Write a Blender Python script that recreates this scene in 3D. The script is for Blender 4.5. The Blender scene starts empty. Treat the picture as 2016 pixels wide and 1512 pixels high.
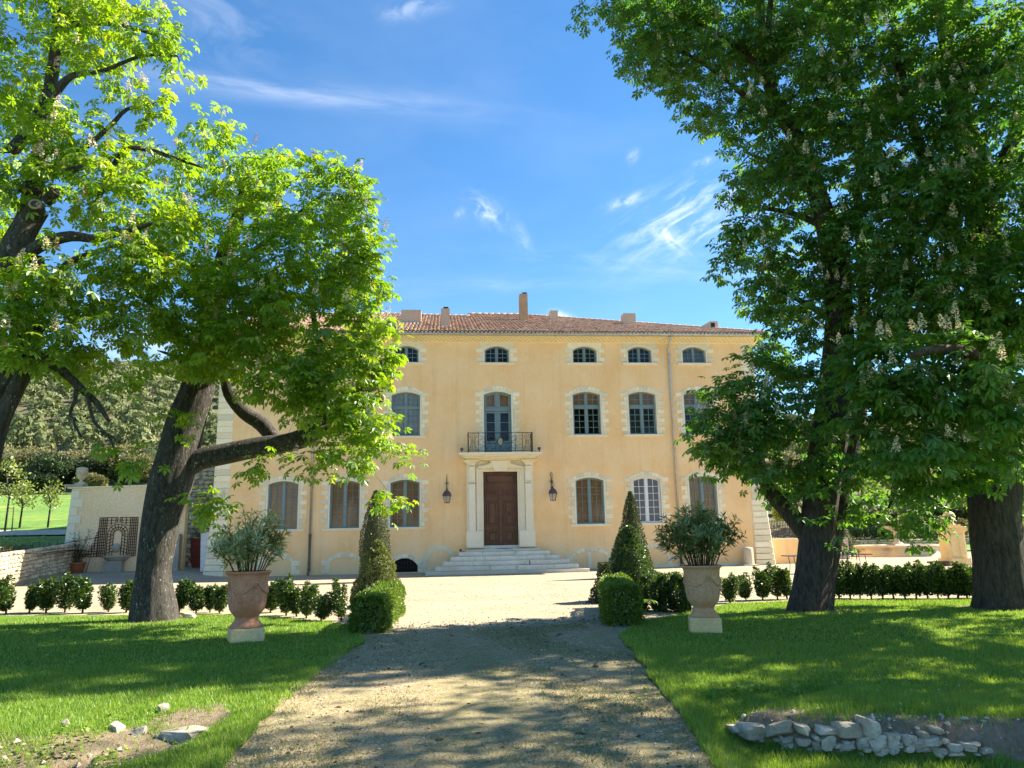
import bpy, bmesh, math, random
import numpy as np
from mathutils import Vector, Matrix, noise as mnoise
from mathutils.geometry import delaunay_2d_cdt

S = bpy.context.scene
COL = S.collection
R = math.radians
PI = math.pi
random.seed(7)
RNG = np.random.default_rng(7)

# ------------------------------------------------------------------ camera
PITCH, ROLL, YAW = R(11.34), R(-1.093), R(5.32)
CAM = Vector((-2.94, -39.03, 1.63))
HEAD = Vector((math.sin(YAW), math.cos(YAW), 0))
RIGHT = Vector((math.cos(YAW), -math.sin(YAW), 0))
FWD = HEAD * math.cos(PITCH) + Vector((0, 0, math.sin(PITCH)))
UP = Vector((0, 0, math.cos(PITCH))) - HEAD * math.sin(PITCH)
FPX = 1515.0
cr, sr = math.cos(ROLL), math.sin(ROLL)
cam_r = RIGHT * cr + UP * sr             # the photograph is rolled by about one degree
cam_u = UP * cr - RIGHT * sr
cam_d = bpy.data.cameras.new('camera')
cam_d.sensor_width = 36.0
cam_d.lens = 36.0 * FPX / 2016.0
cam_d.clip_start = 0.05
cam_d.clip_end = 4000
cam = bpy.data.objects.new('camera', cam_d)
COL.objects.link(cam)
mw = Matrix(((cam_r.x, cam_u.x, -FWD.x, CAM.x), (cam_r.y, cam_u.y, -FWD.y, CAM.y),
             (cam_r.z, cam_u.z, -FWD.z, CAM.z), (0, 0, 0, 1)))
cam.matrix_world = mw
S.camera = cam

def ray(px, py):
    U, V = px - 1008, py - 756
    u = U * cr + V * sr
    v = -U * sr + V * cr
    return FWD + RIGHT * (u / FPX) - UP * (v / FPX)
def at(px, py, Y):
    "the point of the place seen at a photograph position, on the plane y = Y"
    d = ray(px, py)
    return CAM + d * ((Y - CAM.y) / d.y)
def gp(px, py, z=0.0):
    d = ray(px, py)
    return CAM + d * ((z - CAM.z) / d.z)

# ------------------------------------------------------------------ light
SUN_AZ, SUN_EL = R(76.0), R(42.0)        # azimuth from +y towards +x
SUNV = Vector((math.sin(SUN_AZ) * math.cos(SUN_EL), math.cos(SUN_AZ) * math.cos(SUN_EL), math.sin(SUN_EL)))
sun_d = bpy.data.lights.new('sun', 'SUN')
sun_d.energy = 3.7
sun_d.angle = R(0.53)
sun_d.color = (1.0, 0.905, 0.735)
sun = bpy.data.objects.new('sun', sun_d)
COL.objects.link(sun)
sun.rotation_euler = SUNV.to_track_quat('Z', 'Y').to_euler()
sun.location = (30, 10, 40)

S.view_settings.view_transform = 'Standard'
S.view_settings.look = 'None'
S.view_settings.gamma = 1.0
S.view_settings.use_curve_mapping = False
S.view_settings.exposure = 2.2
S.render.engine = 'CYCLES'
S.cycles.max_bounces = 8
S.cycles.diffuse_bounces = 4
S.cycles.transparent_max_bounces = 8
S.cycles.caustics_reflective = False
S.cycles.caustics_refractive = False

# ------------------------------------------------------------------ sky
world = bpy.data.worlds.new('World')
S.world = world
world.use_nodes = True
wn, wl = world.node_tree.nodes, world.node_tree.links
wn.clear()
def N(nodes, t, **kw):
    n = nodes.new(t)
    for k, v in kw.items():
        setattr(n, k, v)
    return n
w_out = N(wn, 'ShaderNodeOutputWorld')
w_bg = N(wn, 'ShaderNodeBackground')
sky = N(wn, 'ShaderNodeTexSky', sky_type='NISHITA')
sky.sun_disc = False
sky.sun_elevation = SUN_EL
sky.sun_rotation = SUN_AZ
sky.altitude = 1000
sky.air_density = 1.0
sky.dust_density = 0.1
sky.ozone_density = 2.5
w_bg.inputs['Strength'].default_value = 0.056
w_geo = N(wn, 'ShaderNodeTexCoord')
def wmath(op, a, b=None, clamp=False):
    m = N(wn, 'ShaderNodeMath', operation=op, use_clamp=clamp)
    for i, v in enumerate((a, b)):
        if v is None: continue
        if isinstance(v, (int, float)): m.inputs[i].default_value = v
        else: wl.new(v, m.inputs[i])
    return m.outputs[0]
def wdot(vec):
    m = N(wn, 'ShaderNodeVectorMath', operation='DOT_PRODUCT')
    wl.new(w_geo.outputs['Generated'], m.inputs[0])
    m.inputs[1].default_value = vec
    return m.outputs['Value']
def cloud_noise(along, across, sc_a, sc_b, seed, detail=7):
    c = N(wn, 'ShaderNodeCombineXYZ')
    wl.new(wmath('MULTIPLY', wdot(along), sc_a), c.inputs[0])
    wl.new(wmath('MULTIPLY', wdot(across), sc_b), c.inputs[1])
    c.inputs[2].default_value = seed
    n = N(wn, 'ShaderNodeTexNoise')
    n.inputs['Scale'].default_value = 1.0
    n.inputs['Detail'].default_value = detail
    n.inputs['Roughness'].default_value = 0.62
    n.inputs['Distortion'].default_value = 0.5
    wl.new(c.outputs[0], n.inputs['Vector'])
    return n.outputs['Fac']
# wisps of cirrus: (photo position of the middle, end of its long axis, half width in px, strength, noise along, across, threshold)
CLOUDS = [
    ((640, 190), (960, 218), 22, 0.22, 9, 60, .33),
    ((450, 165), (640, 196), 12, 0.26, 9, 60, .30),
    ((430, 40), (560, 100), 70, 0.30, 10, 22, .42),
    ((810, 16), (870, 6), 16, 0.55, 22, 40, .42),
    ((1340, 425), (1450, 358), 48, 0.85, 20, 70, .45),
    ((1400, 436), (1510, 369), 40, 0.75, 20, 70, .47),
    ((1320, 470), (1350, 495), 14, 0.80, 40, 90, .38),
    ((1235, 395), (1275, 380), 10, 0.75, 40, 90, .36),
    ((1245, 308), (1256, 296), 10, 0.45, 60, 90, .40),
    ((1385, 318), (1402, 312), 8, 0.60, 60, 90, .36),
    ((960, 415), (995, 440), 20, 0.80, 45, 60, .42),
    ((905, 420), (915, 410), 9, 0.35, 60, 60, .36),
    ((1030, 470), (1045, 500), 14, 0.25, 60, 60, .36),
    ((1105, 622), (1128, 628), 9, 0.85, 60, 60, .30),
    ((1460, 612), (1470, 610), 8, 0.55, 60, 60, .34),
    ((1300, 520), (1620, 545), 26, 0.18, 12, 50, .40),
    ((1000, 560), (1400, 545), 20, 0.14, 9, 50, .36),
    ((310, 690), (420, 680), 36, 0.75, 18, 40, .36),
    ((1600, 500), (1690, 480), 50, 0.6, 18, 40, .45),
]
acc = None
for i, (c0, c1, wpx, st, na, nb, th) in enumerate(CLOUDS):
    d0 = ray(*c0).normalized(); d1 = ray(*c1).normalized()
    al = (d1 - d0); L = al.length; al.normalize()
    ac = d0.cross(al).normalized()
    wd = wpx / FPX
    a = wmath('DIVIDE', wmath('SUBTRACT', wdot(al), d0.dot(al)), L)
    b = wmath('DIVIDE', wdot(ac), wd)
    r2 = wmath('ADD', wmath('MULTIPLY', a, a), wmath('MULTIPLY', b, b))
    g = wmath('EXPONENT', wmath('MULTIPLY', r2, -1.2))
    front = wmath('GREATER_THAN', wdot(d0), 0.5)
    n = cloud_noise(al, ac, na, nb, i * 3.7)
    n = wmath('MULTIPLY', wmath('SUBTRACT', n, th), 2.3, True)
    m = wmath('MULTIPLY', wmath('MULTIPLY', wmath('MULTIPLY', g, n), st), front)
    acc = m if acc is None else wmath('ADD', acc, m)
# a thin even veil everywhere in the sky
vn = N(wn, 'ShaderNodeTexNoise')
vmap = N(wn, 'ShaderNodeMapping')
vmap.inputs['Scale'].default_value = (2.0, 2.0, 5.0)
wl.new(w_geo.outputs['Generated'], vmap.inputs[0])
wl.new(vmap.outputs[0], vn.inputs['Vector'])
vn.inputs['Scale'].default_value = 2.2
vn.inputs['Detail'].default_value = 6
veil = wmath('MULTIPLY', wmath('SUBTRACT', vn.outputs['Fac'], 0.47, True), 0.18)
acc = wmath('MINIMUM', wmath('ADD', acc, veil), 1.0)
hsv = N(wn, 'ShaderNodeHueSaturation')
hsv.inputs['Hue'].default_value = 0.497
hsv.inputs['Saturation'].default_value = 1.22
hsv.inputs['Value'].default_value = 1.0
wl.new(sky.outputs[0], hsv.inputs['Color'])
wmix = N(wn, 'ShaderNodeMix', data_type='RGBA')
wl.new(acc, wmix.inputs[0])
wl.new(hsv.outputs[0], wmix.inputs[6])
wmix.inputs[7].default_value = (6.4, 6.6, 6.8, 1)
wl.new(wmix.outputs[2], w_bg.inputs['Color'])
wl.new(w_bg.outputs[0], w_out.inputs['Surface'])

# ------------------------------------------------------------------ materials
def newmat(name):
    m = bpy.data.materials.new(name)
    m.use_nodes = True
    nt = m.node_tree
    b = nt.nodes['Principled BSDF']
    return m, nt, b
def link(nt, a, b): nt.links.new(a, b)
def tex(nt, kind, scale, detail=4, coord='Object', stretch=None, rough=0.55, dist=0.0):
    tc = nt.nodes.new('ShaderNodeTexCoord')
    t = nt.nodes.new(kind)
    t.inputs['Scale'].default_value = scale
    if kind == 'ShaderNodeTexNoise':
        t.inputs['Detail'].default_value = detail
        t.inputs['Roughness'].default_value = rough
        t.inputs['Distortion'].default_value = dist
    src = tc.outputs[coord]
    if stretch:
        mp = nt.nodes.new('ShaderNodeMapping')
        mp.inputs['Scale'].default_value = stretch
        link(nt, src, mp.inputs[0]); src = mp.outputs[0]
    link(nt, src, t.inputs['Vector'])
    return t
def geo_tex(nt, kind, scale, detail=4, stretch=None, rough=0.55, dist=0.0):
    "texture in world space"
    g = nt.nodes.new('ShaderNodeNewGeometry')
    t = nt.nodes.new(kind)
    t.inputs['Scale'].default_value = scale
    if kind == 'ShaderNodeTexNoise':
        t.inputs['Detail'].default_value = detail
        t.inputs['Roughness'].default_value = rough
        t.inputs['Distortion'].default_value = dist
    src = g.outputs['Position']
    if stretch:
        mp = nt.nodes.new('ShaderNodeMapping')
        mp.inputs['Scale'].default_value = stretch
        link(nt, src, mp.inputs[0]); src = mp.outputs[0]
    link(nt, src, t.inputs['Vector'])
    return t
def ramp(nt, fac, stops):
    r = nt.nodes.new('ShaderNodeValToRGB')
    e = r.color_ramp.elements
    while len(e) < len(stops): e.new(0.5)
    for k, (p, c) in zip(e, stops):
        k.position = p
        k.color = (*c, 1) if len(c) == 3 else c
    link(nt, fac, r.inputs[0])
    return r.outputs['Color']
def mix(nt, fac, a, b, mode='MIX'):
    m = nt.nodes.new('ShaderNodeMix')
    m.data_type = 'RGBA'; m.blend_type = mode
    for s, v in ((0, fac), (6, a), (7, b)):
        if isinstance(v, (int, float)): m.inputs[s].default_value = v
        elif isinstance(v, tuple): m.inputs[s].default_value = (*v, 1)
        else: link(nt, v, m.inputs[s])
    return m.outputs[2]
def mth(nt, op, a, b=None, clamp=False):
    m = nt.nodes.new('ShaderNodeMath'); m.operation = op; m.use_clamp = clamp
    for i, v in enumerate((a, b)):
        if v is None: continue
        if isinstance(v, (int, float)): m.inputs[i].default_value = v
        else: link(nt, v, m.inputs[i])
    return m.outputs[0]
def bump(nt, b, height, strength=0.4, dist=0.02):
    n = nt.nodes.new('ShaderNodeBump')
    n.inputs['Strength'].default_value = strength
    n.inputs['Distance'].default_value = dist
    link(nt, height, n.inputs['Height'])
    link(nt, n.outputs[0], b.inputs['Normal'])
def rnd_out(nt):
    "a number per piece: the face attribute rnd plus the object's own random"
    at_ = nt.nodes.new('ShaderNodeAttribute'); at_.attribute_name = 'rnd'
    oi = nt.nodes.new('ShaderNodeObjectInfo')
    return mth(nt, 'FRACT', mth(nt, 'ADD', at_.outputs['Fac'], oi.outputs['Random']))

def mat_mottled(name, c1, c2, scale=1.2, fine=25, rough=0.9, bmp=0.25, c3=None, dark=None, piece=0.0, dist=0.01, fv=0.20, streak=0.0):
    m, nt, b = newmat(name)
    n1 = geo_tex(nt, 'ShaderNodeTexNoise', scale, 6, rough=0.6)
    col = ramp(nt, n1.outputs['Fac'], [(0.32, c1), (0.68, c2)])
    n2 = geo_tex(nt, 'ShaderNodeTexNoise', fine, 5, rough=0.7)
    f2 = ramp(nt, n2.outputs['Fac'], [(0.3, (1 - fv, 1 - fv, 1 - fv)), (0.7, (1 + fv * .6, 1 + fv * .6, 1 + fv * .6))])
    col = mix(nt, 1.0, col, f2, 'MULTIPLY')
    if c3:
        n3 = geo_tex(nt, 'ShaderNodeTexNoise', scale * 2.7, 7, rough=0.7, dist=0.6)
        col = mix(nt, mth(nt, 'MULTIPLY', mth(nt, 'SUBTRACT', n3.outputs['Fac'], 0.55, True), 4.0, True), col, c3)
    if dark:
        n4 = geo_tex(nt, 'ShaderNodeTexNoise', scale * 4.5, 8, rough=0.75, stretch=(1, 1, 2.4))
        col = mix(nt, mth(nt, 'MULTIPLY', mth(nt, 'SUBTRACT', n4.outputs['Fac'], 0.57, True), 5.0, True), col, dark)
    if streak:
        n5 = geo_tex(nt, 'ShaderNodeTexNoise', 1.6, 6, stretch=(1.6, 1.6, .12), rough=0.65)
        col = mix(nt, mth(nt, 'MULTIPLY', mth(nt, 'SUBTRACT', n5.outputs['Fac'], 0.52, True), streak, True), col, (c1[0] * .78, c1[1] * .74, c1[2] * .68))
    if piece:
        v = rnd_out(nt)
        g = mth(nt, 'ADD', mth(nt, 'MULTIPLY', v, piece), 1.0 - piece / 2)
        cc = nt.nodes.new('ShaderNodeCombineColor')
        for i in range(3): link(nt, g, cc.inputs[i])
        col = mix(nt, 1.0, col, cc.outputs[0], 'MULTIPLY')
    link(nt, col, b.inputs['Base Color'])
    b.inputs['Roughness'].default_value = rough
    b.inputs['Specular IOR Level'].default_value = 0.25
    if bmp: bump(nt, b, n2.outputs['Fac'], bmp, dist)
    return m

def mat_plain(name, col, rough=0.5, metal=0.0, var=0.12, scale=18, bmp=0.0):
    m, nt, b = newmat(name)
    n = geo_tex(nt, 'ShaderNodeTexNoise', scale, 5, rough=0.65)
    lo = tuple(max(0, c * (1 - var)) for c in col); hi = tuple(c * (1 + var) for c in col)
    link(nt, ramp(nt, n.outputs['Fac'], [(0.3, lo), (0.7, hi)]), b.inputs['Base Color'])
    b.inputs['Roughness'].default_value = rough
    b.inputs['Metallic'].default_value = metal
    if bmp: bump(nt, b, n.outputs['Fac'], bmp, 0.005)
    return m

def mat_leaf(name, cols, trans=0.45, tcol=None, gloss=0.06, rough=0.45):
    m, nt, b = newmat(name)
    nt.nodes.remove(b)
    out = nt.nodes['Material Output']
    v = rnd_out(nt)
    k = len(cols) - 1
    col = ramp(nt, v, [(i / k, c) for i, c in enumerate(cols)])
    d = nt.nodes.new('ShaderNodeBsdfDiffuse'); link(nt, col, d.inputs[0])
    t = nt.nodes.new('ShaderNodeBsdfTranslucent')
    tc = mix(nt, 1.0, col, tcol or (1.9, 1.75, 0.7), 'MULTIPLY')
    link(nt, tc, t.inputs[0])
    ms = nt.nodes.new('ShaderNodeMixShader'); ms.inputs[0].default_value = trans
    link(nt, d.outputs[0], ms.inputs[1]); link(nt, t.outputs[0], ms.inputs[2])
    g = nt.nodes.new('ShaderNodeBsdfGlossy'); g.inputs['Roughness'].default_value = rough
    g.inputs[0].default_value = (0.9, 0.95, 0.9, 1)
    ms2 = nt.nodes.new('ShaderNodeMixShader'); ms2.inputs[0].default_value = gloss
    link(nt, ms.outputs[0], ms2.inputs[1]); link(nt, g.outputs[0], ms2.inputs[2])
    link(nt, ms2.outputs[0], out.inputs['Surface'])
    return m

def mat_wood(name, c1, c2, stretch=(14, 14, 1.2), rough=0.55, bmp=0.25):
    m, nt, b = newmat(name)
    n = geo_tex(nt, 'ShaderNodeTexNoise', 4.0, 7, stretch=stretch, rough=0.65, dist=0.4)
    n2 = geo_tex(nt, 'ShaderNodeTexNoise', 2.0, 4)
    col = ramp(nt, n.outputs['Fac'], [(0.3, c1), (0.72, c2)])
    col = mix(nt, 0.35, col, ramp(nt, n2.outputs['Fac'], [(0.35, c1), (0.65, c2)]))
    link(nt, col, b.inputs['Base Color'])
    b.inputs['Roughness'].default_value = rough
    bump(nt, b, n.outputs['Fac'], bmp, 0.006)
    return m

def mat_bark(name, c1, c2, spot, spots=0.5, zs=0.22):
    m, nt, b = newmat(name)
    n = geo_tex(nt, 'ShaderNodeTexNoise', 17, 7, stretch=(1, 1, zs), rough=0.7, dist=0.8)
    n2 = geo_tex(nt, 'ShaderNodeTexNoise', 3.0, 5)
    col = ramp(nt, n.outputs['Fac'], [(0.32, c1), (0.66, c2)])
    vo = geo_tex(nt, 'ShaderNodeTexNoise', 26, 3, stretch=(1, 1, 0.55), rough=0.5)
    sp = mth(nt, 'MULTIPLY', mth(nt, 'SUBTRACT', vo.outputs['Fac'], 0.60, True), 14.0, True)
    zone = mth(nt, 'MULTIPLY', mth(nt, 'SUBTRACT', n2.outputs['Fac'], 0.40, True), 4.0, True)
    col = mix(nt, mth(nt, 'MULTIPLY', mth(nt, 'MULTIPLY', sp, zone), spots), col, spot)
    link(nt, col, b.inputs['Base Color'])
    b.inputs['Roughness'].default_value = 0.92
    b.inputs['Specular IOR Level'].default_value = 0.15
    bump(nt, b, n.outputs['Fac'], 0.9, 0.04)
    return m

M = {}
M['plaster'] = mat_mottled('plaster_ochre', (0.87, 0.55, 0.25), (0.93, 0.665, 0.375), 0.62, 9, 0.92, 0.05, c3=(0.91, 0.73, 0.47), fv=.05, streak=1.6)
M['plaster_pale'] = mat_mottled('plaster_pale', (0.85, 0.62, 0.37), (0.90, 0.70, 0.46), 0.5, 10, 0.92, 0.12, c3=(0.72, 0.51, 0.30))
M['stone'] = mat_mottled('limestone_cream', (0.80, 0.70, 0.49), (0.87, 0.79, 0.59), 1.8, 28, 0.88, 0.25, piece=0.26)
M['stone_smooth'] = mat_mottled('limestone_dressed', (0.82, 0.72, 0.52), (0.88, 0.80, 0.62), 1.3, 35, 0.85, 0.15, piece=0.06)
M['stone_step'] = mat_mottled('limestone_worn_steps', (0.68, 0.60, 0.47), (0.82, 0.755, 0.63), 1.6, 22, 0.9, 0.5, dark=(0.20, 0.155, 0.10), piece=0.12)
M['stone_clean'] = mat_mottled('limestone_new_plinth', (0.66, 0.57, 0.44), (0.74, 0.65, 0.52), 1.4, 30, 0.9, 0.2, piece=0.10)
M['stone_grey'] = mat_mottled('stone_grey', (0.33, 0.30, 0.25), (0.46, 0.43, 0.36), 2.2, 30, 0.9, 0.4, dark=(0.16, 0.14, 0.11))
M['stone_yellow'] = mat_mottled('stone_yellow', (0.76, 0.53, 0.235), (0.84, 0.64, 0.34), 1.8, 30, 0.9, 0.35, c3=(0.56, 0.45, 0.30))
M['stone_fountain'] = mat_mottled('stone_fountain', (0.52, 0.43, 0.30), (0.62, 0.53, 0.39), 1.1, 30, 0.9, 0.35, dark=(0.22, 0.19, 0.14))
M['rubble'] = mat_mottled('rubble_stone', (0.42, 0.34, 0.235), (0.66, 0.56, 0.41), 2.2, 16, 0.95, 0.6, piece=0.45)
M['rubble_white'] = mat_mottled('pale_rock', (0.37, 0.32, 0.235), (0.57, 0.51, 0.395), 4.0, 40, 0.95, 0.8, c3=(0.52, 0.41, 0.27), dark=(0.22, 0.175, 0.13), piece=0.35)
M['mortar'] = mat_mottled('mortar_earth', (0.34, 0.27, 0.19), (0.44, 0.36, 0.26), 3, 30, 0.98, 0.5)
M['paint_blue'] = mat_plain('blue_grey_paint', (0.165, 0.235, 0.245), 0.45, 0, 0.12, 6)
M['paint_white'] = mat_plain('white_paint', (0.72, 0.73, 0.74), 0.45, 0, 0.04, 6)
M['wood_shutter'] = mat_wood('shutter_wood', (0.42, 0.185, 0.062), (0.60, 0.32, 0.125))
M['wood_door'] = mat_wood('walnut_door', (0.060, 0.024, 0.012), (0.17, 0.078, 0.040))
M['wood_pale'] = mat_wood('pale_wood', (0.42, 0.20, 0.07), (0.55, 0.31, 0.13))
M['curtain'] = mat_plain('grey_inner_shutter', (0.52, 0.55, 0.56), 0.8, 0, 0.06, 4)
M['curtain_blue'] = mat_plain('grey_curtain', (0.30, 0.33, 0.37), 0.8, 0, 0.10, 3)
M['iron'] = mat_plain('wrought_iron', (0.022, 0.017, 0.016), 0.5, 0.4, 0.3, 30)
M['iron_brown'] = mat_plain('brown_iron', (0.055, 0.030, 0.028), 0.5, 0.3, 0.3, 30)
M['zinc'] = mat_plain('zinc', (0.42, 0.42, 0.42), 0.42, 0.55, 0.22, 5)
M['cast_iron'] = mat_plain('cast_iron_brown', (0.14, 0.10, 0.085), 0.6, 0.3, 0.2, 12)
M['copper'] = mat_plain('aged_copper', (0.125, 0.078, 0.075), 0.5, 0.45, 0.25, 14)
M['dark'] = mat_plain('dark_interior', (0.012, 0.012, 0.014), 0.9, 0, 0.1)
M['red_iron'] = mat_plain('red_planter', (0.20, 0.040, 0.030), 0.7, 0, 0.2, 9)
M['white_board'] = mat_plain('white_board', (0.74, 0.71, 0.68), 0.6, 0, 0.08, 5)
M['chimney'] = mat_mottled('chimney_render', (0.60, 0.42, 0.28), (0.68, 0.50, 0.35), 1.5, 20, 0.92, 0.15)
M['chimney_stain'] = mat_mottled('chimney_stained', (0.44, 0.27, 0.13), (0.60, 0.42, 0.25), 1.4, 12, 0.92, 0.2, dark=(0.12, 0.07, 0.035))
M['terracotta'] = mat_mottled('terracotta_weathered', (0.52, 0.215, 0.11), (0.62, 0.315, 0.19), 2.6, 22, 0.85, 0.3, c3=(0.60, 0.42, 0.30), dark=(0.34, 0.13, 0.065))
M['terracotta_old'] = mat_mottled('terracotta_old_glaze', (0.56, 0.31, 0.155), (0.63, 0.43, 0.26), 1.9, 24, 0.8, 0.3, c3=(0.60, 0.25, 0.13), dark=(0.20, 0.13, 0.07))
M['terracotta_red'] = mat_mottled('terracotta_red', (0.34, 0.11, 0.05), (0.42, 0.155, 0.075), 2.2, 24, 0.85, 0.2)
M['soil'] = mat_mottled('soil', (0.10, 0.06, 0.04), (0.19, 0.125, 0.085), 6, 40, 0.98, 0.8)

# roof tiles: each tile its own tint
m, nt, b = newmat('clay_roof_tile')
v = rnd_out(nt)
col = ramp(nt, v, [(0.0, (0.40, 0.22, 0.14)), (0.2, (0.56, 0.36, 0.245)), (0.45, (0.52, 0.29, 0.19)), (0.65, (0.64, 0.49, 0.36)), (0.85, (0.60, 0.39, 0.27)), (1.0, (0.33, 0.20, 0.14))])
n2 = geo_tex(nt, 'ShaderNodeTexNoise', 9, 6, rough=0.7)
col = mix(nt, 1.0, col, ramp(nt, n2.outputs['Fac'], [(0.3, (0.62, 0.62, 0.60)), (0.7, (1.15, 1.12, 1.1))]), 'MULTIPLY')
link(nt, col, b.inputs['Base Color']); b.inputs['Roughness'].default_value = 0.92
M['tile'] = m
M['tile_edge'] = mat_mottled('tile_edge_mortar', (0.42, 0.37, 0.29), (0.52, 0.47, 0.38), 3, 20, 0.95, 0.3)

# window glass: a thin pane, reflecting more at a slant
m, nt, b = newmat('window_glass')
nt.nodes.remove(b)
tr = nt.nodes.new('ShaderNodeBsdfTransparent'); tr.inputs[0].default_value = (0.86, 0.88, 0.88, 1)
gl = nt.nodes.new('ShaderNodeBsdfGlossy'); gl.inputs['Roughness'].default_value = 0.015
fr = nt.nodes.new('ShaderNodeFresnel'); fr.inputs['IOR'].default_value = 1.5
nn = tex(nt, 'ShaderNodeTexNoise', 1.3, 2)
bp = nt.nodes.new('ShaderNodeBump'); bp.inputs['Strength'].default_value = 0.08; bp.inputs['Distance'].default_value = 0.05
link(nt, nn.outputs['Fac'], bp.inputs['Height']); link(nt, bp.outputs[0], gl.inputs['Normal'])
ms = nt.nodes.new('ShaderNodeMixShader')
link(nt, mth(nt, 'ADD', mth(nt, 'MULTIPLY', fr.outputs[0], 0.5), 0.0), ms.inputs[0])
link(nt, tr.outputs[0], ms.inputs[1]); link(nt, gl.outputs[0], ms.inputs[2])
link(nt, ms.outputs[0], nt.nodes['Material Output'].inputs['Surface'])
M['glass'] = m
M['dark_pane'] = mat_plain('grey_pane', (0.085, 0.085, 0.115), 0.18, 0, 0.1, 3)

# foliage
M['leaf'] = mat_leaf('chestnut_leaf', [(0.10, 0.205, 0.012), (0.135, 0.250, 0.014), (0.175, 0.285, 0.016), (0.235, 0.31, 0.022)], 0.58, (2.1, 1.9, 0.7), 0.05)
M['leaf_shaded'] = mat_leaf('chestnut_leaf_shaded', [(0.048, 0.145, 0.024), (0.066, 0.175, 0.027), (0.092, 0.205, 0.030), (0.125, 0.23, 0.033)], 0.50, (1.8, 1.75, 0.8), 0.05)  # same chestnut leaf, shade of the right-hand crowns put into a darker colour
M['blossom'] = mat_leaf('chestnut_blossom', [(0.76, 0.66, 0.43), (0.86, 0.79, 0.60), (0.80, 0.68, 0.47)], 0.25, (1.1, 1.0, 0.8), 0.02)
M['blossom_bud'] = mat_leaf('chestnut_bud', [(0.30, 0.22, 0.10), (0.42, 0.30, 0.14), (0.36, 0.20, 0.12)], 0.25, (1.2, 1.0, 0.6), 0.02)
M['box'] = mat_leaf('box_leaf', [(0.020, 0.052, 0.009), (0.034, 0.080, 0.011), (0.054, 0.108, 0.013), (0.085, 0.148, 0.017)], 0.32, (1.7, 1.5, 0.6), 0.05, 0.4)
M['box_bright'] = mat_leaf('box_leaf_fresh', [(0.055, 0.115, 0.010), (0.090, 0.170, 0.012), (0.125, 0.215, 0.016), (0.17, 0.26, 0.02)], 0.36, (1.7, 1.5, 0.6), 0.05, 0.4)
M['yew'] = mat_leaf('clipped_cone_leaf', [(0.026, 0.052, 0.013), (0.040, 0.068, 0.017), (0.058, 0.082, 0.022), (0.085, 0.092, 0.030)], 0.18, (1.5, 1.35, 0.7), 0.04)
M['yew_light'] = mat_leaf('clipped_cone_leaf_light', [(0.085, 0.13, 0.030), (0.12, 0.165, 0.042), (0.165, 0.19, 0.058), (0.22, 0.205, 0.085)], 0.30, (1.5, 1.35, 0.7), 0.04)
M['box_core'] = mat_plain('shrub_core', (0.030, 0.058, 0.012), 0.95, 0, 0.3, 25)
M['yew_core'] = mat_plain('cone_core', (0.042, 0.048, 0.018), 0.95, 0, 0.3, 25)
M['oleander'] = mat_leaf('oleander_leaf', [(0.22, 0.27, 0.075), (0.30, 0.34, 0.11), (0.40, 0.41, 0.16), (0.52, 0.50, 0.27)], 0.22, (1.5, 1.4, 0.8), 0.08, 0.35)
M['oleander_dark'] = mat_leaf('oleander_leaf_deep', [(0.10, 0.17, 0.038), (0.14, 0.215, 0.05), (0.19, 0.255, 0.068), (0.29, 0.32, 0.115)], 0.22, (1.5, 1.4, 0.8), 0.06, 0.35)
M['rose'] = mat_leaf('rose_leaf', [(0.09, 0.11, 0.045), (0.14, 0.16, 0.065), (0.17, 0.13, 0.07)], 0.3)
M['young'] = mat_leaf('young_tree_leaf', [(0.14, 0.20, 0.045), (0.20, 0.26, 0.06), (0.27, 0.29, 0.09)], 0.45)
M['pine'] = mat_leaf('pine_needles', [(0.125, 0.155, 0.075), (0.17, 0.20, 0.095), (0.215, 0.24, 0.115), (0.27, 0.285, 0.15)], 0.18, (1.3, 1.3, 0.8), 0.0)
M['oak'] = mat_leaf('evergreen_oak_leaf', [(0.10, 0.115, 0.050), (0.15, 0.152, 0.063), (0.21, 0.195, 0.088), (0.28, 0.25, 0.125)], 0.25, (1.3, 1.2, 0.7), 0.02)
M['oak_dark'] = mat_leaf('dark_bush_leaf', [(0.030, 0.052, 0.024), (0.046, 0.072, 0.032), (0.065, 0.092, 0.04)], 0.2, (1.3, 1.2, 0.7), 0.02)
M['bark'] = mat_bark('bark_grey', (0.022, 0.020, 0.018), (0.098, 0.090, 0.080), (0.38, 0.39, 0.34), 0.9)
M['bark_dark'] = mat_bark('bark_brown', (0.028, 0.022, 0.019), (0.110, 0.088, 0.072), (0.20, 0.21, 0.185), 0.35)
M['twig'] = mat_plain('twig_bark', (0.055, 0.043, 0.034), 0.9, 0, 0.3, 30)
M['twig_green'] = mat_plain('green_stem', (0.085, 0.062, 0.034), 0.8, 0, 0.3, 30)
M['cut_wood'] = mat_plain('cut_wood', (0.34, 0.27, 0.20), 0.9, 0, 0.15, 30)
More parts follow.
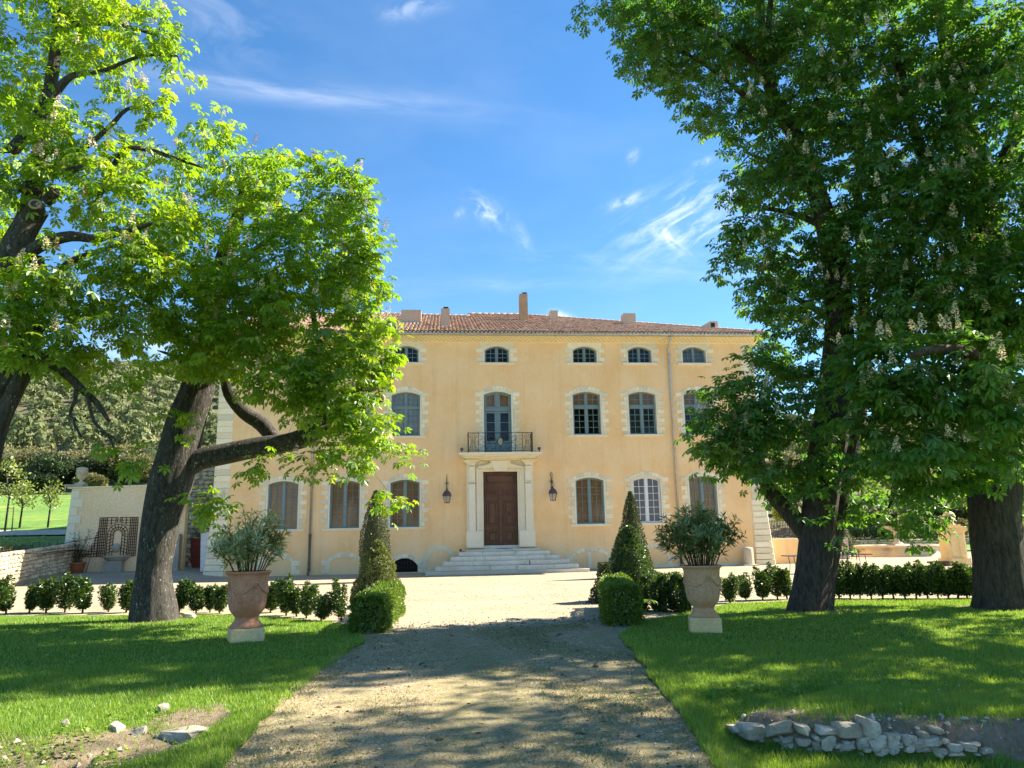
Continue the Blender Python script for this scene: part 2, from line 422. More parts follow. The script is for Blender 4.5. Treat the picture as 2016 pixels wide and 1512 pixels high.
# ------------------------------------------------------------------ helpers
WP = {}                                    # world position of every object built
def wpos(o): return WP.get(o.name, Vector((0, 0, 0))) if o else Vector((0, 0, 0))
def tag(o, label=None, cat=None, group=None, kind=None):
    if label: o['label'] = label
    if cat: o['category'] = cat
    if group: o['group'] = group
    if kind: o['kind'] = kind
    return o
def thing(name, label, cat, loc, group=None):
    o = bpy.data.objects.new(name, None)
    COL.objects.link(o)
    o.location = loc
    o.empty_display_size = 0.2
    WP[o.name] = Vector(loc)
    return tag(o, label, cat, group)
def put(name, mesh, parent=None, loc=(0, 0, 0), scale=None, rot=None, kind=None):
    "link an object that uses the mesh, at a world position"
    o = bpy.data.objects.new(name, mesh)
    COL.objects.link(o)
    loc = Vector(loc)
    WP[o.name] = loc
    if parent: o.parent = parent
    o.location = loc - wpos(parent)
    if scale is not None: o.scale = scale
    if rot is not None: o.rotation_euler = rot
    if kind: o['kind'] = kind
    return o
def copy_tree(src, loc, rotz=None, scale=None):
    "a copy of a thing with copies of its parts and their sub-parts"
    r = src.copy(); COL.objects.link(r); r.location = loc
    WP[r.name] = Vector(loc)
    if rotz is not None: r.rotation_euler = (0, 0, rotz)
    if scale is not None: r.scale = scale
    for ch in src.children:
        c = ch.copy(); COL.objects.link(c); c.parent = r
        for g in ch.children:
            d = g.copy(); COL.objects.link(d); d.parent = c
    return r

def np_mesh(name, V, F, mats, rnd=None, smooth=False, fm=None):
    "a mesh from arrays: V (n,3), F (m,3) or (m,4)"
    V = np.asarray(V, dtype=np.float32); F = np.asarray(F, dtype=np.int32)
    me = bpy.data.meshes.new(name)
    k = F.shape[1]
    me.vertices.add(len(V)); me.vertices.foreach_set('co', V.ravel())
    me.loops.add(F.size); me.loops.foreach_set('vertex_index', F.ravel())
    me.polygons.add(len(F))
    me.polygons.foreach_set('loop_start', np.arange(0, F.size, k, dtype=np.int32))
    me.polygons.foreach_set('loop_total', np.full(len(F), k, dtype=np.int32))
    me.polygons.foreach_set('use_smooth', np.full(len(F), smooth))
    if fm is not None: me.polygons.foreach_set('material_index', np.asarray(fm, dtype=np.int32))
    for mt in (mats if isinstance(mats, (list, tuple)) else [mats]): me.materials.append(M[mt] if isinstance(mt, str) else mt)
    me.update(calc_edges=True)
    if rnd is not None:
        a = me.attributes.new('rnd', 'FLOAT', 'FACE')
        a.data.foreach_set('value', np.asarray(rnd, dtype=np.float32))
    return me

class MB:
    "collects faces in world coordinates; build() links them as one object"
    def __init__(s): s.v = []; s.f = []; s.m = []; s.sm = []
    def add(s, vs, fs, mi=0, smooth=False):
        o = len(s.v); s.v += [tuple(v) for v in vs]
        s.f += [tuple(i + o for i in f) for f in fs]
        s.m += [mi] * len(fs); s.sm += [smooth] * len(fs)
        return s
    def box(s, c, d, mi=0, rz=0.0, taper=1.0):
        x, y, z = d[0] / 2, d[1] / 2, d[2] / 2
        vs = []
        for dz in (-z, z):
            k = taper if dz > 0 else 1.0
            for dx, dy in ((-x, -y), (x, -y), (x, y), (-x, y)):
                dx *= k; dy *= k
                vs.append((c[0] + dx * math.cos(rz) - dy * math.sin(rz), c[1] + dx * math.sin(rz) + dy * math.cos(rz), c[2] + dz))
        return s.add(vs, [(3, 2, 1, 0), (4, 5, 6, 7), (0, 1, 5, 4), (1, 2, 6, 5), (2, 3, 7, 6), (3, 0, 4, 7)], mi)
    def bx(s, x0, x1, y0, y1, z0, z1, mi=0): return s.box(((x0 + x1) / 2, (y0 + y1) / 2, (z0 + z1) / 2), (x1 - x0, y1 - y0, z1 - z0), mi)
    def bbox(s, x0, x1, y0, y1, z0, z1, b=0.012, mi=0, jit=0.0):
        "a box with its front (-y) edges bevelled"
        j = lambda: (random.random() - .5) * jit
        vs = [(x0 + j(), y0 + b, z0 + j()), (x1 + j(), y0 + b, z0 + j()), (x1 + j(), y0 + b, z1 + j()), (x0 + j(), y0 + b, z1 + j()),
              (x0 + b + j(), y0 + j() * .4, z0 + b + j()), (x1 - b + j(), y0 + j() * .4, z0 + b + j()), (x1 - b + j(), y0 + j() * .4, z1 - b + j()), (x0 + b + j(), y0 + j() * .4, z1 - b + j()),
              (x0, y1, z0), (x1, y1, z0), (x1, y1, z1), (x0, y1, z1)]
        fs = [(4, 5, 6, 7), (0, 1, 5, 4), (1, 2, 6, 5), (2, 3, 7, 6), (3, 0, 4, 7), (8, 9, 1, 0), (9, 10, 2, 1), (10, 11, 3, 2), (11, 8, 0, 3), (11, 10, 9, 8)]
        return s.add(vs, fs, mi)
    def tube(s, pts, rad, n=8, mi=0, cap=True, smooth=True, wob=None):
        pts = [Vector(p) for p in pts]
        if not isinstance(rad, (list, tuple, np.ndarray)): rad = [rad] * len(pts)
        vs = []; u = None
        for i, p in enumerate(pts):
            t = (pts[min(i + 1, len(pts) - 1)] - pts[max(i - 1, 0)])
            if t.length < 1e-9: t = Vector((0, 0, 1))
            t.normalize()
            if u is None:
                u = t.orthogonal().normalized()
                if abs(t.z) > .6: u = (Vector((1, 0, 0)) - t * t.x).normalized()
            u = (u - t * u.dot(t)).normalized(); w = t.cross(u)
            for k in range(n):
                a = 2 * PI * k / n
                r = rad[i]
                if wob: r = wob(r, a, i, p)
                vs.append(p + (u * math.cos(a) + w * math.sin(a)) * r)
        fs = []
        for i in range(len(pts) - 1):
            for k in range(n):
                fs.append((i * n + k, i * n + (k + 1) % n, (i + 1) * n + (k + 1) % n, (i + 1) * n + k))
        if cap:
            fs.append(tuple(range(n))[::-1]); fs.append(tuple((len(pts) - 1) * n + k for k in range(n)))
        return s.add(vs, fs, mi, smooth)
    def lathe(s, prof, c, n=32, mi=0, smooth=True, sq=None):
        "revolve (radius, z) pairs about the vertical through c"
        vs = []
        for r, z in prof:
            for k in range(n):
                a = 2 * PI * k / n
                vs.append((c[0] + r * math.cos(a), c[1] + r * math.sin(a), c[2] + z))
        fs = []
        for i in range(len(prof) - 1):
            for k in range(n):
                fs.append((i * n + k, i * n + (k + 1) % n, (i + 1) * n + (k + 1) % n, (i + 1) * n + k))
        return s.add(vs, fs, mi, smooth)
    def ball(s, c, r, n=16, mi=0, sc=(1, 1, 1)):
        prof = [(max(1e-4, r * math.sin(PI * i / (n // 2))), -r * math.cos(PI * i / (n // 2))) for i in range(n // 2 + 1)]
        o = len(s.v); s.lathe(prof, (0, 0, 0), n, mi)
        for i in range(o, len(s.v)):
            v = s.v[i]; s.v[i] = (c[0] + v[0] * sc[0], c[1] + v[1] * sc[1], c[2] + v[2] * sc[2])
        return s
    def prism(s, poly, y0, y1, mi=0, smooth=False):
        "polygon of (x, z), counter-clockwise seen from the front, from y0 (front) to y1"
        n = len(poly)
        vs = [(x, y0, z) for x, z in poly] + [(x, y1, z) for x, z in poly]
        fs = [tuple(range(n)), tuple(range(2 * n - 1, n - 1, -1))]
        for i in range(n):
            j = (i + 1) % n
            fs.append((j, i, n + i, n + j))
        return s.add(vs, fs, mi, smooth)
    def mesh(s, name, mats, org=(0, 0, 0)):
        me = bpy.data.meshes.new(name)
        o = Vector(org)
        me.from_pydata([(v[0] - o.x, v[1] - o.y, v[2] - o.z) for v in s.v], [], s.f)
        for mt in (mats if isinstance(mats, (list, tuple)) else [mats]): me.materials.append(M[mt] if isinstance(mt, str) else mt)
        me.polygons.foreach_set('material_index', s.m)
        me.polygons.foreach_set('use_smooth', s.sm)
        me.update()
        return me
    def build(s, name, mats, parent=None, org=None, kind=None):
        org = Vector(org) if org is not None else wpos(parent)
        return put(name, s.mesh(name, mats, org), parent, org, kind=kind)

def unit_mesh(name, mat, fn):
    mb = MB(); fn(mb); return mb.mesh(name, mat)
def rough_block(name, mat, seed, b=0.05, jit=0.03):
    "a dressed block one unit long, deep and high, front towards -y"
    random.seed(seed)
    return unit_mesh(name, mat, lambda mb: mb.bbox(-.5, .5, -.5, .5, -.5, .5, b, 0, jit))
def rubble_mesh(name, mat, seed, flat=0.0):
    "an irregular stone, about one unit across"
    rs = np.random.default_rng(seed)
    bm = bmesh.new()
    bmesh.ops.create_icosphere(bm, subdivisions=2, radius=0.5)
    pl = [(Vector(rs.normal(size=3)).normalized(), rs.uniform(.30, .43)) for _ in range(9)]
    pl += [(Vector((0, -1, 0)), .34), (Vector((0, 0, 1)), .38), (Vector((0, 0, -1)), .38)]
    for v in bm.verts:
        p = v.co * 1.18
        for n_, d in pl:
            e = p.dot(n_)
            if e > d: p = p - n_ * (e - d)
        v.co = p + Vector(rs.normal(size=3)) * 0.008
    me = bpy.data.meshes.new(name); bm.to_mesh(me); bm.free()
    me.materials.append(M[mat])
    return me

def angular_mesh(name, mat, seed):
    "a roughly squared field stone, about one unit across"
    rs = np.random.default_rng(seed)
    bm = bmesh.new(); bmesh.ops.create_icosphere(bm, subdivisions=3, radius=0.62)
    pl = []
    for ax in ((1, 0, 0), (-1, 0, 0), (0, 1, 0), (0, -1, 0), (0, 0, 1), (0, 0, -1)):
        pl.append(((Vector(ax) + Vector(rs.normal(size=3)) * .16).normalized(), rs.uniform(.38, .46)))
    for _ in range(6): pl.append((Vector(rs.normal(size=3)).normalized(), rs.uniform(.44, .54)))
    for v in bm.verts:
        p = v.co * 1.25
        for n_, d in pl:
            e = p.dot(n_)
            if e > d: p = p - n_ * (e - d)
        v.co = p + p.normalized() * mnoise.noise(p * 4 + Vector((seed, 0, 0))) * .035
    me = bpy.data.meshes.new(name); bm.to_mesh(me); bm.free()
    me.materials.append(M[mat])
    return me

def cat_rom(pts, rad, step=0.25):
    "smooth a polyline of points and radii"
    P = [Vector(p) for p in pts]; out = []; ro = []
    for i in range(len(P) - 1):
        p0, p1, p2, p3 = P[max(i - 1, 0)], P[i], P[i + 1], P[min(i + 2, len(P) - 1)]
        n = max(2, int((p2 - p1).length / step))
        for k in range(n):
            t = k / n
            out.append(0.5 * ((2 * p1) + (p2 - p0) * t + (2 * p0 - 5 * p1 + 4 * p2 - p3) * t * t + (3 * p1 - p0 - 3 * p2 + p3) * t ** 3))
            ro.append(rad[i] * (1 - t) + rad[i + 1] * t)
    out.append(P[-1]); ro.append(rad[-1])
    return out, ro

def arch_pts(x0, x1, zs, rise, n=12):
    "points of a flat arch from left to right springing at zs"
    a = (x1 - x0) / 2; xc = (x0 + x1) / 2
    if rise >= a * .999:
        return [(xc - a * math.cos(PI * i / n), zs + rise * math.sin(PI * i / n)) for i in range(n + 1)]
    Rr = (a * a + rise * rise) / (2 * rise); th = math.asin(a / Rr)
    return [(xc + Rr * math.sin(-th + 2 * th * i / n), zs + rise - Rr + Rr * math.cos(-th + 2 * th * i / n)) for i in range(n + 1)]
def rnd3(n): return RNG.normal(size=(n, 3))
def norm(a): return a / np.maximum(1e-9, np.linalg.norm(a, axis=1, keepdims=True))

# ---- leaves
def leaflet_template(n=6, spread=130, widths=0.21):
    V = []; F = []
    angs = np.linspace(-spread, spread, n)
    for a in angs:
        L = 0.5 * (1.0 - 0.34 * abs(a) / spread)
        ca, sa = math.cos(R(a)), math.sin(R(a))
        o = len(V)
        w = L * widths * 1.15
        for x, y, z in ((0.02, 0, 0), (L * .64, w, -L * .16), (L, 0, -L * .42), (L * .64, -w, -L * .16)):
            V.append((x * ca - y * sa, x * sa + y * ca, z))
        F += [(o, o + 1, o + 2), (o, o + 2, o + 3)]
    return np.array(V), np.array(F)
PALM_V, PALM_F = leaflet_template()
def instance_arrays(TV, TF, pos, fwd, nor, size):
    "copies of a template at positions with a forward and a normal direction"
    fwd = norm(fwd); side = norm(np.cross(nor, fwd)); nor = np.cross(fwd, side)
    n, k = len(pos), len(TV)
    V = (pos[:, None, :] + size[:, None, None] * (TV[None, :, 0:1] * fwd[:, None, :] + TV[None, :, 1:2] * side[:, None, :] + TV[None, :, 2:3] * nor[:, None, :])).reshape(-1, 3)
    F = (TF[None] + (np.arange(n) * k)[:, None, None]).reshape(-1, TF.shape[1])
    return V, F
SMALL_V = np.array([(0, 0, 0), (.5, .26, -.04), (1, 0, -.12), (.5, -.26, -.04)]); SMALL_F = np.array([(0, 1, 2), (0, 2, 3)])
LANCE_V = np.array([(0, 0, 0), (.45, .105, .01), (1, 0, -.10), (.45, -.105, .01)]); LANCE_F = SMALL_F
TRI_V = np.array([(-.5, -.3, 0), (.5, -.3, 0), (0, .6, .1)]); TRI_F = np.array([(0, 1, 2)])
# ------------------------------------------------------------------ the ground
def smooth(a, b, x):
    t = np.clip((np.asarray(x, dtype=float) - a) / (b - a), 0, 1)
    return t * t * (3 - 2 * t)
def court_z(x, y):
    return 0.06 * smooth(-6, 0, y) + 0.30 * smooth(-5, 2.5, y) * smooth(-12.5, -15.5, x)
def grid_mesh(name, xs, ys, zf, mat):
    X, Y = np.meshgrid(xs, ys)
    Z = zf(X, Y)
    nx, ny = len(xs), len(ys)
    V = np.stack([X.ravel(), Y.ravel(), Z.ravel()], 1)
    i = np.arange(nx * ny).reshape(ny, nx)
    F = np.stack([i[:-1, :-1].ravel(), i[:-1, 1:].ravel(), i[1:, 1:].ravel(), i[1:, :-1].ravel()], 1)
    return np_mesh(name, V, F, mat, smooth=True)

# gravel: cream limestone chippings
m, nt, b = newmat('cream_gravel')
vo = geo_tex(nt, 'ShaderNodeTexVoronoi', 60)
n1 = geo_tex(nt, 'ShaderNodeTexNoise', 0.45, 5)
n2 = geo_tex(nt, 'ShaderNodeTexNoise', 60, 3)
n3 = geo_tex(nt, 'ShaderNodeTexNoise', 7, 6, rough=0.75)
sep = nt.nodes.new('ShaderNodeSeparateColor'); link(nt, vo.outputs['Color'], sep.inputs[0])
col = ramp(nt, sep.outputs[0], [(0.0, (0.22, 0.175, 0.115)), (0.22, (0.37, 0.305, 0.21)), (0.7, (0.45, 0.38, 0.275)), (1.0, (0.58, 0.50, 0.385))])
col = mix(nt, 1.0, col, ramp(nt, n1.outputs['Fac'], [(0.3, (0.80, 0.78, 0.74)), (0.7, (1.06, 1.06, 1.05))]), 'MULTIPLY')
col = mix(nt, mth(nt, 'MULTIPLY', mth(nt, 'SUBTRACT', n3.outputs['Fac'], 0.60, True), 1.6, True), col, (0.36, 0.29, 0.20))
link(nt, col, b.inputs['Base Color']); b.inputs['Roughness'].default_value = 0.95
b.inputs['Specular IOR Level'].default_value = 0.1
bump(nt, b, mth(nt, 'SUBTRACT', 1.0, vo.outputs['Distance']), 0.55, 0.02)
M['gravel'] = m

# driveway: trodden earth, thin grass, chippings
m, nt, b = newmat('trodden_drive')
n1 = geo_tex(nt, 'ShaderNodeTexNoise', 0.55, 6, rough=0.62, stretch=(1.0, 0.55, 1), dist=0.3)
n2 = geo_tex(nt, 'ShaderNodeTexNoise', 70, 4, rough=0.7)
n3 = geo_tex(nt, 'ShaderNodeTexNoise', 9, 6, rough=0.75)
vo = geo_tex(nt, 'ShaderNodeTexVoronoi', 85)
sep = nt.nodes.new('ShaderNodeSeparateColor'); link(nt, vo.outputs['Color'], sep.inputs[0])
earth = ramp(nt, n3.outputs['Fac'], [(0.3, (0.27, 0.205, 0.115)), (0.5, (0.36, 0.285, 0.17)), (0.72, (0.45, 0.365, 0.235))])
earth = mix(nt, mth(nt, 'GREATER_THAN', sep.outputs[0], 0.90), earth, (0.50, 0.43, 0.33))
earth = mix(nt, mth(nt, 'LESS_THAN', sep.outputs[0], 0.10), earth, (0.10, 0.072, 0.05))
n5 = geo_tex(nt, 'ShaderNodeTexNoise', 2.6, 7, rough=0.8)
earth = mix(nt, 1.0, earth, ramp(nt, n5.outputs['Fac'], [(0.35, (0.78, 0.77, 0.74)), (0.65, (1.12, 1.11, 1.08))]), 'MULTIPLY')
grassc = ramp(nt, n2.outputs['Fac'], [(0.35, (0.10, 0.15, 0.045)), (0.65, (0.22, 0.235, 0.095))])
gm = mth(nt, 'MULTIPLY', mth(nt, 'SUBTRACT', n1.outputs['Fac'], 0.43, True), 5.0, True)
gm = mth(nt, 'MULTIPLY', gm, mth(nt, 'MULTIPLY', mth(nt, 'SUBTRACT', n2.outputs['Fac'], 0.38, True), 5.0, True))
col = mix(nt, mth(nt, 'MULTIPLY', gm, 0.75), earth, grassc)
link(nt, col, b.inputs['Base Color']); b.inputs['Roughness'].default_value = 0.97
b.inputs['Specular IOR Level'].default_value = 0.1
bump(nt, b, mth(nt, 'ADD', n2.outputs['Fac'], n3.outputs['Fac']), 0.55, 0.02)
M['drive'] = m

# lawn: green turf, bare earth where the attribute dirt says so
m, nt, b = newmat('lawn_turf')
da = nt.nodes.new('ShaderNodeAttribute'); da.attribute_name = 'dirt'
n1 = geo_tex(nt, 'ShaderNodeTexNoise', 0.8, 5, rough=0.6)
n2 = geo_tex(nt, 'ShaderNodeTexNoise', 45, 4, rough=0.75)
n3 = geo_tex(nt, 'ShaderNodeTexNoise', 8, 6, rough=0.75)
g1 = ramp(nt, n1.outputs['Fac'], [(0.3, (0.095, 0.19, 0.024)), (0.7, (0.15, 0.25, 0.036))])
g1 = mix(nt, 1.0, g1, ramp(nt, n2.outputs['Fac'], [(0.3, (0.55, 0.55, 0.5)), (0.7, (1.3, 1.25, 1.2))]), 'MULTIPLY')
e1 = ramp(nt, n3.outputs['Fac'], [(0.3, (0.17, 0.125, 0.085)), (0.55, (0.28, 0.215, 0.15)), (0.75, (0.37, 0.30, 0.22))])
dm = mth(nt, 'MULTIPLY', mth(nt, 'SUBTRACT', mth(nt, 'ADD', da.outputs['Fac'], mth(nt, 'MULTIPLY', n3.outputs['Fac'], 0.6)), 0.62, True), 4.0, True)
link(nt, mix(nt, dm, g1, e1), b.inputs['Base Color']); b.inputs['Roughness'].default_value = 0.95
b.inputs['Specular IOR Level'].default_value = 0.1
bump(nt, b, mth(nt, 'ADD', n2.outputs['Fac'], n3.outputs['Fac']), 0.8, 0.03)
M['lawn'] = m
M['grass'] = mat_leaf('grass_blade', [(0.115, 0.235, 0.024), (0.155, 0.285, 0.030), (0.20, 0.32, 0.042), (0.30, 0.36, 0.10)], 0.42, (1.7, 1.6, 0.7), 0.03, 0.5)

# meadow and wooded hill
m, nt, b = newmat('meadow')
n1 = geo_tex(nt, 'ShaderNodeTexNoise', 0.16, 6, rough=0.65, dist=0.4)
n2 = geo_tex(nt, 'ShaderNodeTexNoise', 1.8, 6, rough=0.75)
n3 = geo_tex(nt, 'ShaderNodeTexNoise', 0.5, 5, stretch=(0.5, 1.4, 1))
col = ramp(nt, n1.outputs['Fac'], [(0.3, (0.085, 0.185, 0.022)), (0.55, (0.13, 0.245, 0.030)), (0.75, (0.18, 0.26, 0.04))])
col = mix(nt, 1.0, col, ramp(nt, n2.outputs['Fac'], [(0.3, (0.6, 0.62, 0.6)), (0.7, (1.2, 1.2, 1.1))]), 'MULTIPLY')
col = mix(nt, mth(nt, 'MULTIPLY', mth(nt, 'SUBTRACT', n3.outputs['Fac'], 0.58, True), 6.0, True), col, (0.36, 0.33, 0.035))
link(nt, col, b.inputs['Base Color']); b.inputs['Roughness'].default_value = 0.95
bump(nt, b, n2.outputs['Fac'], 0.6, 0.2)
M['meadow'] = m
M['hill'] = mat_mottled('hill_scrub', (0.085, 0.090, 0.045), (0.16, 0.145, 0.080), 0.06, 0.6, 0.98, 0.5, c3=(0.24, 0.20, 0.135), dist=0.5)
M['earth'] = mat_mottled('bare_earth', (0.16, 0.12, 0.08), (0.26, 0.20, 0.14), 0.3, 4, 0.98, 0.4)
M['pale_path'] = mat_mottled('pale_track', (0.46, 0.38, 0.27), (0.56, 0.48, 0.36), 0.8, 12, 0.98, 0.4)

mb = MB()
mb.add([(-1500, -1500, -0.9), (1500, -1500, -0.9), (1500, 1500, -0.9), (-1500, 1500, -0.9)], [(0, 1, 2, 3)])
tag(mb.build('ground', 'earth'), 'bare earth under the whole grounds', None, None, 'structure')

xs = np.concatenate([np.arange(-26, -12, 0.5), np.arange(-12, 40, 2.0), np.arange(40, 85, 5.0)])
ys = np.concatenate([np.arange(-27, -7, 1.0), np.arange(-7, 4, 0.5), np.arange(4, 42, 2.0)])
o = put('gravel_court', grid_mesh('gravel_court', xs, ys, court_z, 'gravel')); tag(o, 'cream gravel forecourt in front of the house', None, None, 'structure')

P_L = [(440, 1512), (500, 1442), (550, 1392), (640, 1318), (722, 1260)]
P_R = [(1410, 1512), (1362, 1440), (1310, 1372), (1252, 1296), (1216, 1252)]
EDGE_L = [Vector((-5.0, -62, 0)), Vector((-4.7, -45, 0)), Vector((-4.55, -37, 0))] + [gp(*p) for p in P_L]
EDGE_R = [Vector((-0.6, -62, 0)), Vector((-1.0, -45, 0)), Vector((-1.15, -37, 0))] + [gp(*p) for p in P_R]
FAR_L = [gp(*p) for p in ((705, 1234), (640, 1224), (560, 1217), (440, 1212), (200, 1212), (0, 1213))] + [Vector((-24, gp(0, 1213).y + .6, 0))]
FAR_R = [gp(*p) for p in ((1262, 1226), (1350, 1207), (1440, 1189), (1600, 1184), (1910, 1180), (2016, 1181))] + [Vector((30, gp(2016, 1181).y, 0))]

# the drive runs a hand's breadth under the turf on both sides
def dense(line, step):
    out = []
    for a_, b_ in zip(line[:-1], line[1:]):
        n = max(1, int((b_ - a_).length / step))
        out += [a_.lerp(b_, k / n) for k in range(n)]
    return out + [line[-1]]
random.seed(3)
dl = [p + Vector((-.14, 0, 0)) for p in dense(EDGE_L, .6)] ; dr_ = [p + Vector((.14, 0, 0)) for p in dense(EDGE_R, .6)]
yend = -23.6
far = [Vector((x, yend + random.uniform(-.25, .25) + .55 * math.sin(x * .9 + 1), 0)) for x in np.linspace(dr_[-1].x + .1, dl[-1].x - .1, 26)]
poly = dr_ + far + dl[::-1]
def cdt_mesh(name, poly, inner, zf, mat, attr=None):
    pts = [Vector((p[0], p[1])) for p in poly] + [Vector((p[0], p[1])) for p in inner]
    n = len(poly)
    v, e, f, *_ = delaunay_2d_cdt(pts, [(i, (i + 1) % n) for i in range(n)], [list(range(n))], 1, 1e-4)
    A = np.array([(p.x, p.y) for p in v])
    Z = zf(A[:, 0], A[:, 1])
    me = np_mesh(name, np.c_[A, Z], [t for t in f if len(t) == 3], mat, smooth=True)
    me.flip_normals() if sum(p.normal.z for p in me.polygons) < 0 else None
    if attr is not None:
        a = me.attributes.new('dirt', 'FLOAT', 'POINT'); a.data.foreach_set('value', attr(A[:, 0], A[:, 1]).astype(np.float32))
    return me
inner = [(x + random.uniform(-.1, .1), y + random.uniform(-.1, .1)) for x in np.arange(-4.2, -0.6, .4) for y in np.arange(-38, -24.6, .4)]
def drive_z(x, y):
    # two faint wheel ruts
    return 0.006 + 0.012 * np.sin(x * 2.1 + .6) * smooth(-23.5, -25, y) * 0.5 + 0.003
tag(put('driveway', cdt_mesh('driveway', poly, inner, drive_z, 'drive')), 'trodden earth drive with thin grass between the lawns', None, None, 'structure')

# ---- lawns, with the ditch and the old wall on the right and the washed-out hollow on the left
STEP = np.array([gp(*p)[:2] for p in ((1405, 1424), (1440, 1438), (1500, 1450), (1600, 1458), (1750, 1466), (1900, 1474), (2016, 1478), (2300, 1490))])
HOLL = np.array([gp(*p)[:2] for p in ((436, 1404), (400, 1424), (350, 1452), (290, 1480), (200, 1505), (90, 1530), (-150, 1550))])
def line_dist(line, x, y):
    "distance to a polyline, signed distance (positive on its left) and length along it"
    x = np.asarray(x, float); y = np.asarray(y, float)
    best = np.full(x.shape, 1e9); sg = np.zeros(x.shape); tt = np.zeros(x.shape); L = 0
    for (ax, ay), (bx_, by) in zip(line[:-1], line[1:]):
        dx, dy = bx_ - ax, by - ay; l = math.hypot(dx, dy)
        t = np.clip(((x - ax) * dx + (y - ay) * dy) / (l * l), 0, 1)
        ex, ey = x - ax - t * dx, y - ay - t * dy
        d = np.hypot(ex, ey); k = d < best
        best = np.where(k, d, best); sg = np.where(k, np.sign(dx * ey - dy * ex) * d, sg); tt = np.where(k, L + t * l, tt)
        L += l
    return best, sg, tt
def lawn_z(x, y):
    d, s, t = line_dist(STEP, x, y)
    right = smooth(-1.35, -1.05, x)
    ed = line_dist(np.array([p[:2] for p in EDGE_R]), x, y)[0]
    right = right * smooth(0.03, 0.45, ed)
    H = 0.11 * smooth(0.05, 0.5, t)
    z = -H * (1 - smooth(-0.02, 0.10, s)) * (1 - smooth(1.6, 4.0, -s)) * right
    z = z + 0.15 * smooth(0.05, 0.5, t) * (1 - smooth(0.35, 2.6, s)) * smooth(-0.02, 0.1, s) * right
    d2, s2, t2 = line_dist(HOLL, x, y)
    left = 1 - smooth(-4.3, -4.0, x)
    D = (0.07 + 0.16 * smooth(0.2, 1.6, t2)) * smooth(-.02, .3, t2)
    prof = np.where(s2 > 0, 1 - smooth(0.0, 0.30, s2), 1 - smooth(0.35, 1.6, -s2))
    z = z - D * prof * left
    base = 0.014 + 0.02 * np.sin(x * .7 + 1.3) * np.sin(y * .6) * smooth(-24.5, -27, y)
    return base + z
def lawn_dirt(x, y):
    d, s, t = line_dist(STEP, x, y)
    right = smooth(-1.3, -1.1, x)
    a = smooth(-.01, .04, s) * (1 - smooth(.22, .60, s)) * smooth(-.1, .3, t) * right
    d2, s2, t2 = line_dist(HOLL, x, y)
    left = 1 - smooth(-4.3, -4.0, x)
    w = 0.60 + 1.05 * smooth(0.1, 1.1, t2)
    b_ = np.where(s2 > 0, 1 - smooth(0.05, 0.20, s2), 1 - smooth(w * .6, w * 1.3, -s2)) * smooth(-.15, .1, t2) * left
    r_ = np.zeros(np.shape(x))
    for tx, ty, tr_ in TREE_FEET: r_ = np.maximum(r_, .62 * (1 - smooth(tr_, tr_ + .55, np.hypot(x - tx, y - ty))))
    return np.maximum(np.maximum(a, b_), r_)
TREE_FEET = [(gp(303, 1222).x, gp(303, 1222).y, .50), (gp(1600, 1203).x, gp(1600, 1203).y, .50), (gp(1978, 1198).x, gp(1978, 1198).y, .70)]
def jit(line, j): return [p + Vector((random.uniform(-j, j) + 2.6 * j * mnoise.noise((p.x * .3, p.y * 1.6, 7)), random.uniform(-j, j), 0)) for p in line]
def lawn(name, label, edge, farl, side):
    e = jit(dense(edge, .12), .022); f = jit(dense(farl, .4), .03)
    out = [Vector((side, farl[-1].y - .01, 0)), Vector((side, -62, 0))]
    poly = e + f + out
    x0, x1 = (side, -3.6) if side < 0 else (-1.4, side)
    inner = []
    from mathutils.geometry import intersect_point_tri_2d
    P = np.array([(p.x, p.y) for p in poly])
    def inside(x, y):
        c = np.zeros(len(x), bool); j = len(P) - 1
        for i in range(len(P)):
            k = ((P[i, 1] > y) != (P[j, 1] > y)) & (x < (P[j, 0] - P[i, 0]) * (y - P[i, 1]) / (P[j, 1] - P[i, 1] + 1e-12) + P[i, 0])
            c ^= k; j = i
        return c
    for st, ya, yb, xa, xb in ((.075, -35.2, -30.5, max(x0, -10), min(x1, 5)), (.35, -30.5, -20, max(x0, -15), min(x1, 12))):
        gx, gy = np.meshgrid(np.arange(xa, xb, st), np.arange(ya, yb, st))
        gx = gx.ravel() + RNG.uniform(-.3, .3, gx.size) * st; gy = gy.ravel() + RNG.uniform(-.3, .3, gy.size) * st
        k = inside(gx, gy); inner += list(zip(gx[k], gy[k]))
    me = cdt_mesh(name, poly, inner, lawn_z, 'lawn', lawn_dirt)
    tag(put(name, me), label, None, None, 'structure')
    return inside
IN_L = lawn('lawn', 'mown lawn left of the drive', EDGE_L, FAR_L, -26)
IN_R = lawn('lawn', 'mown lawn right of the drive', EDGE_R, FAR_R, 32)

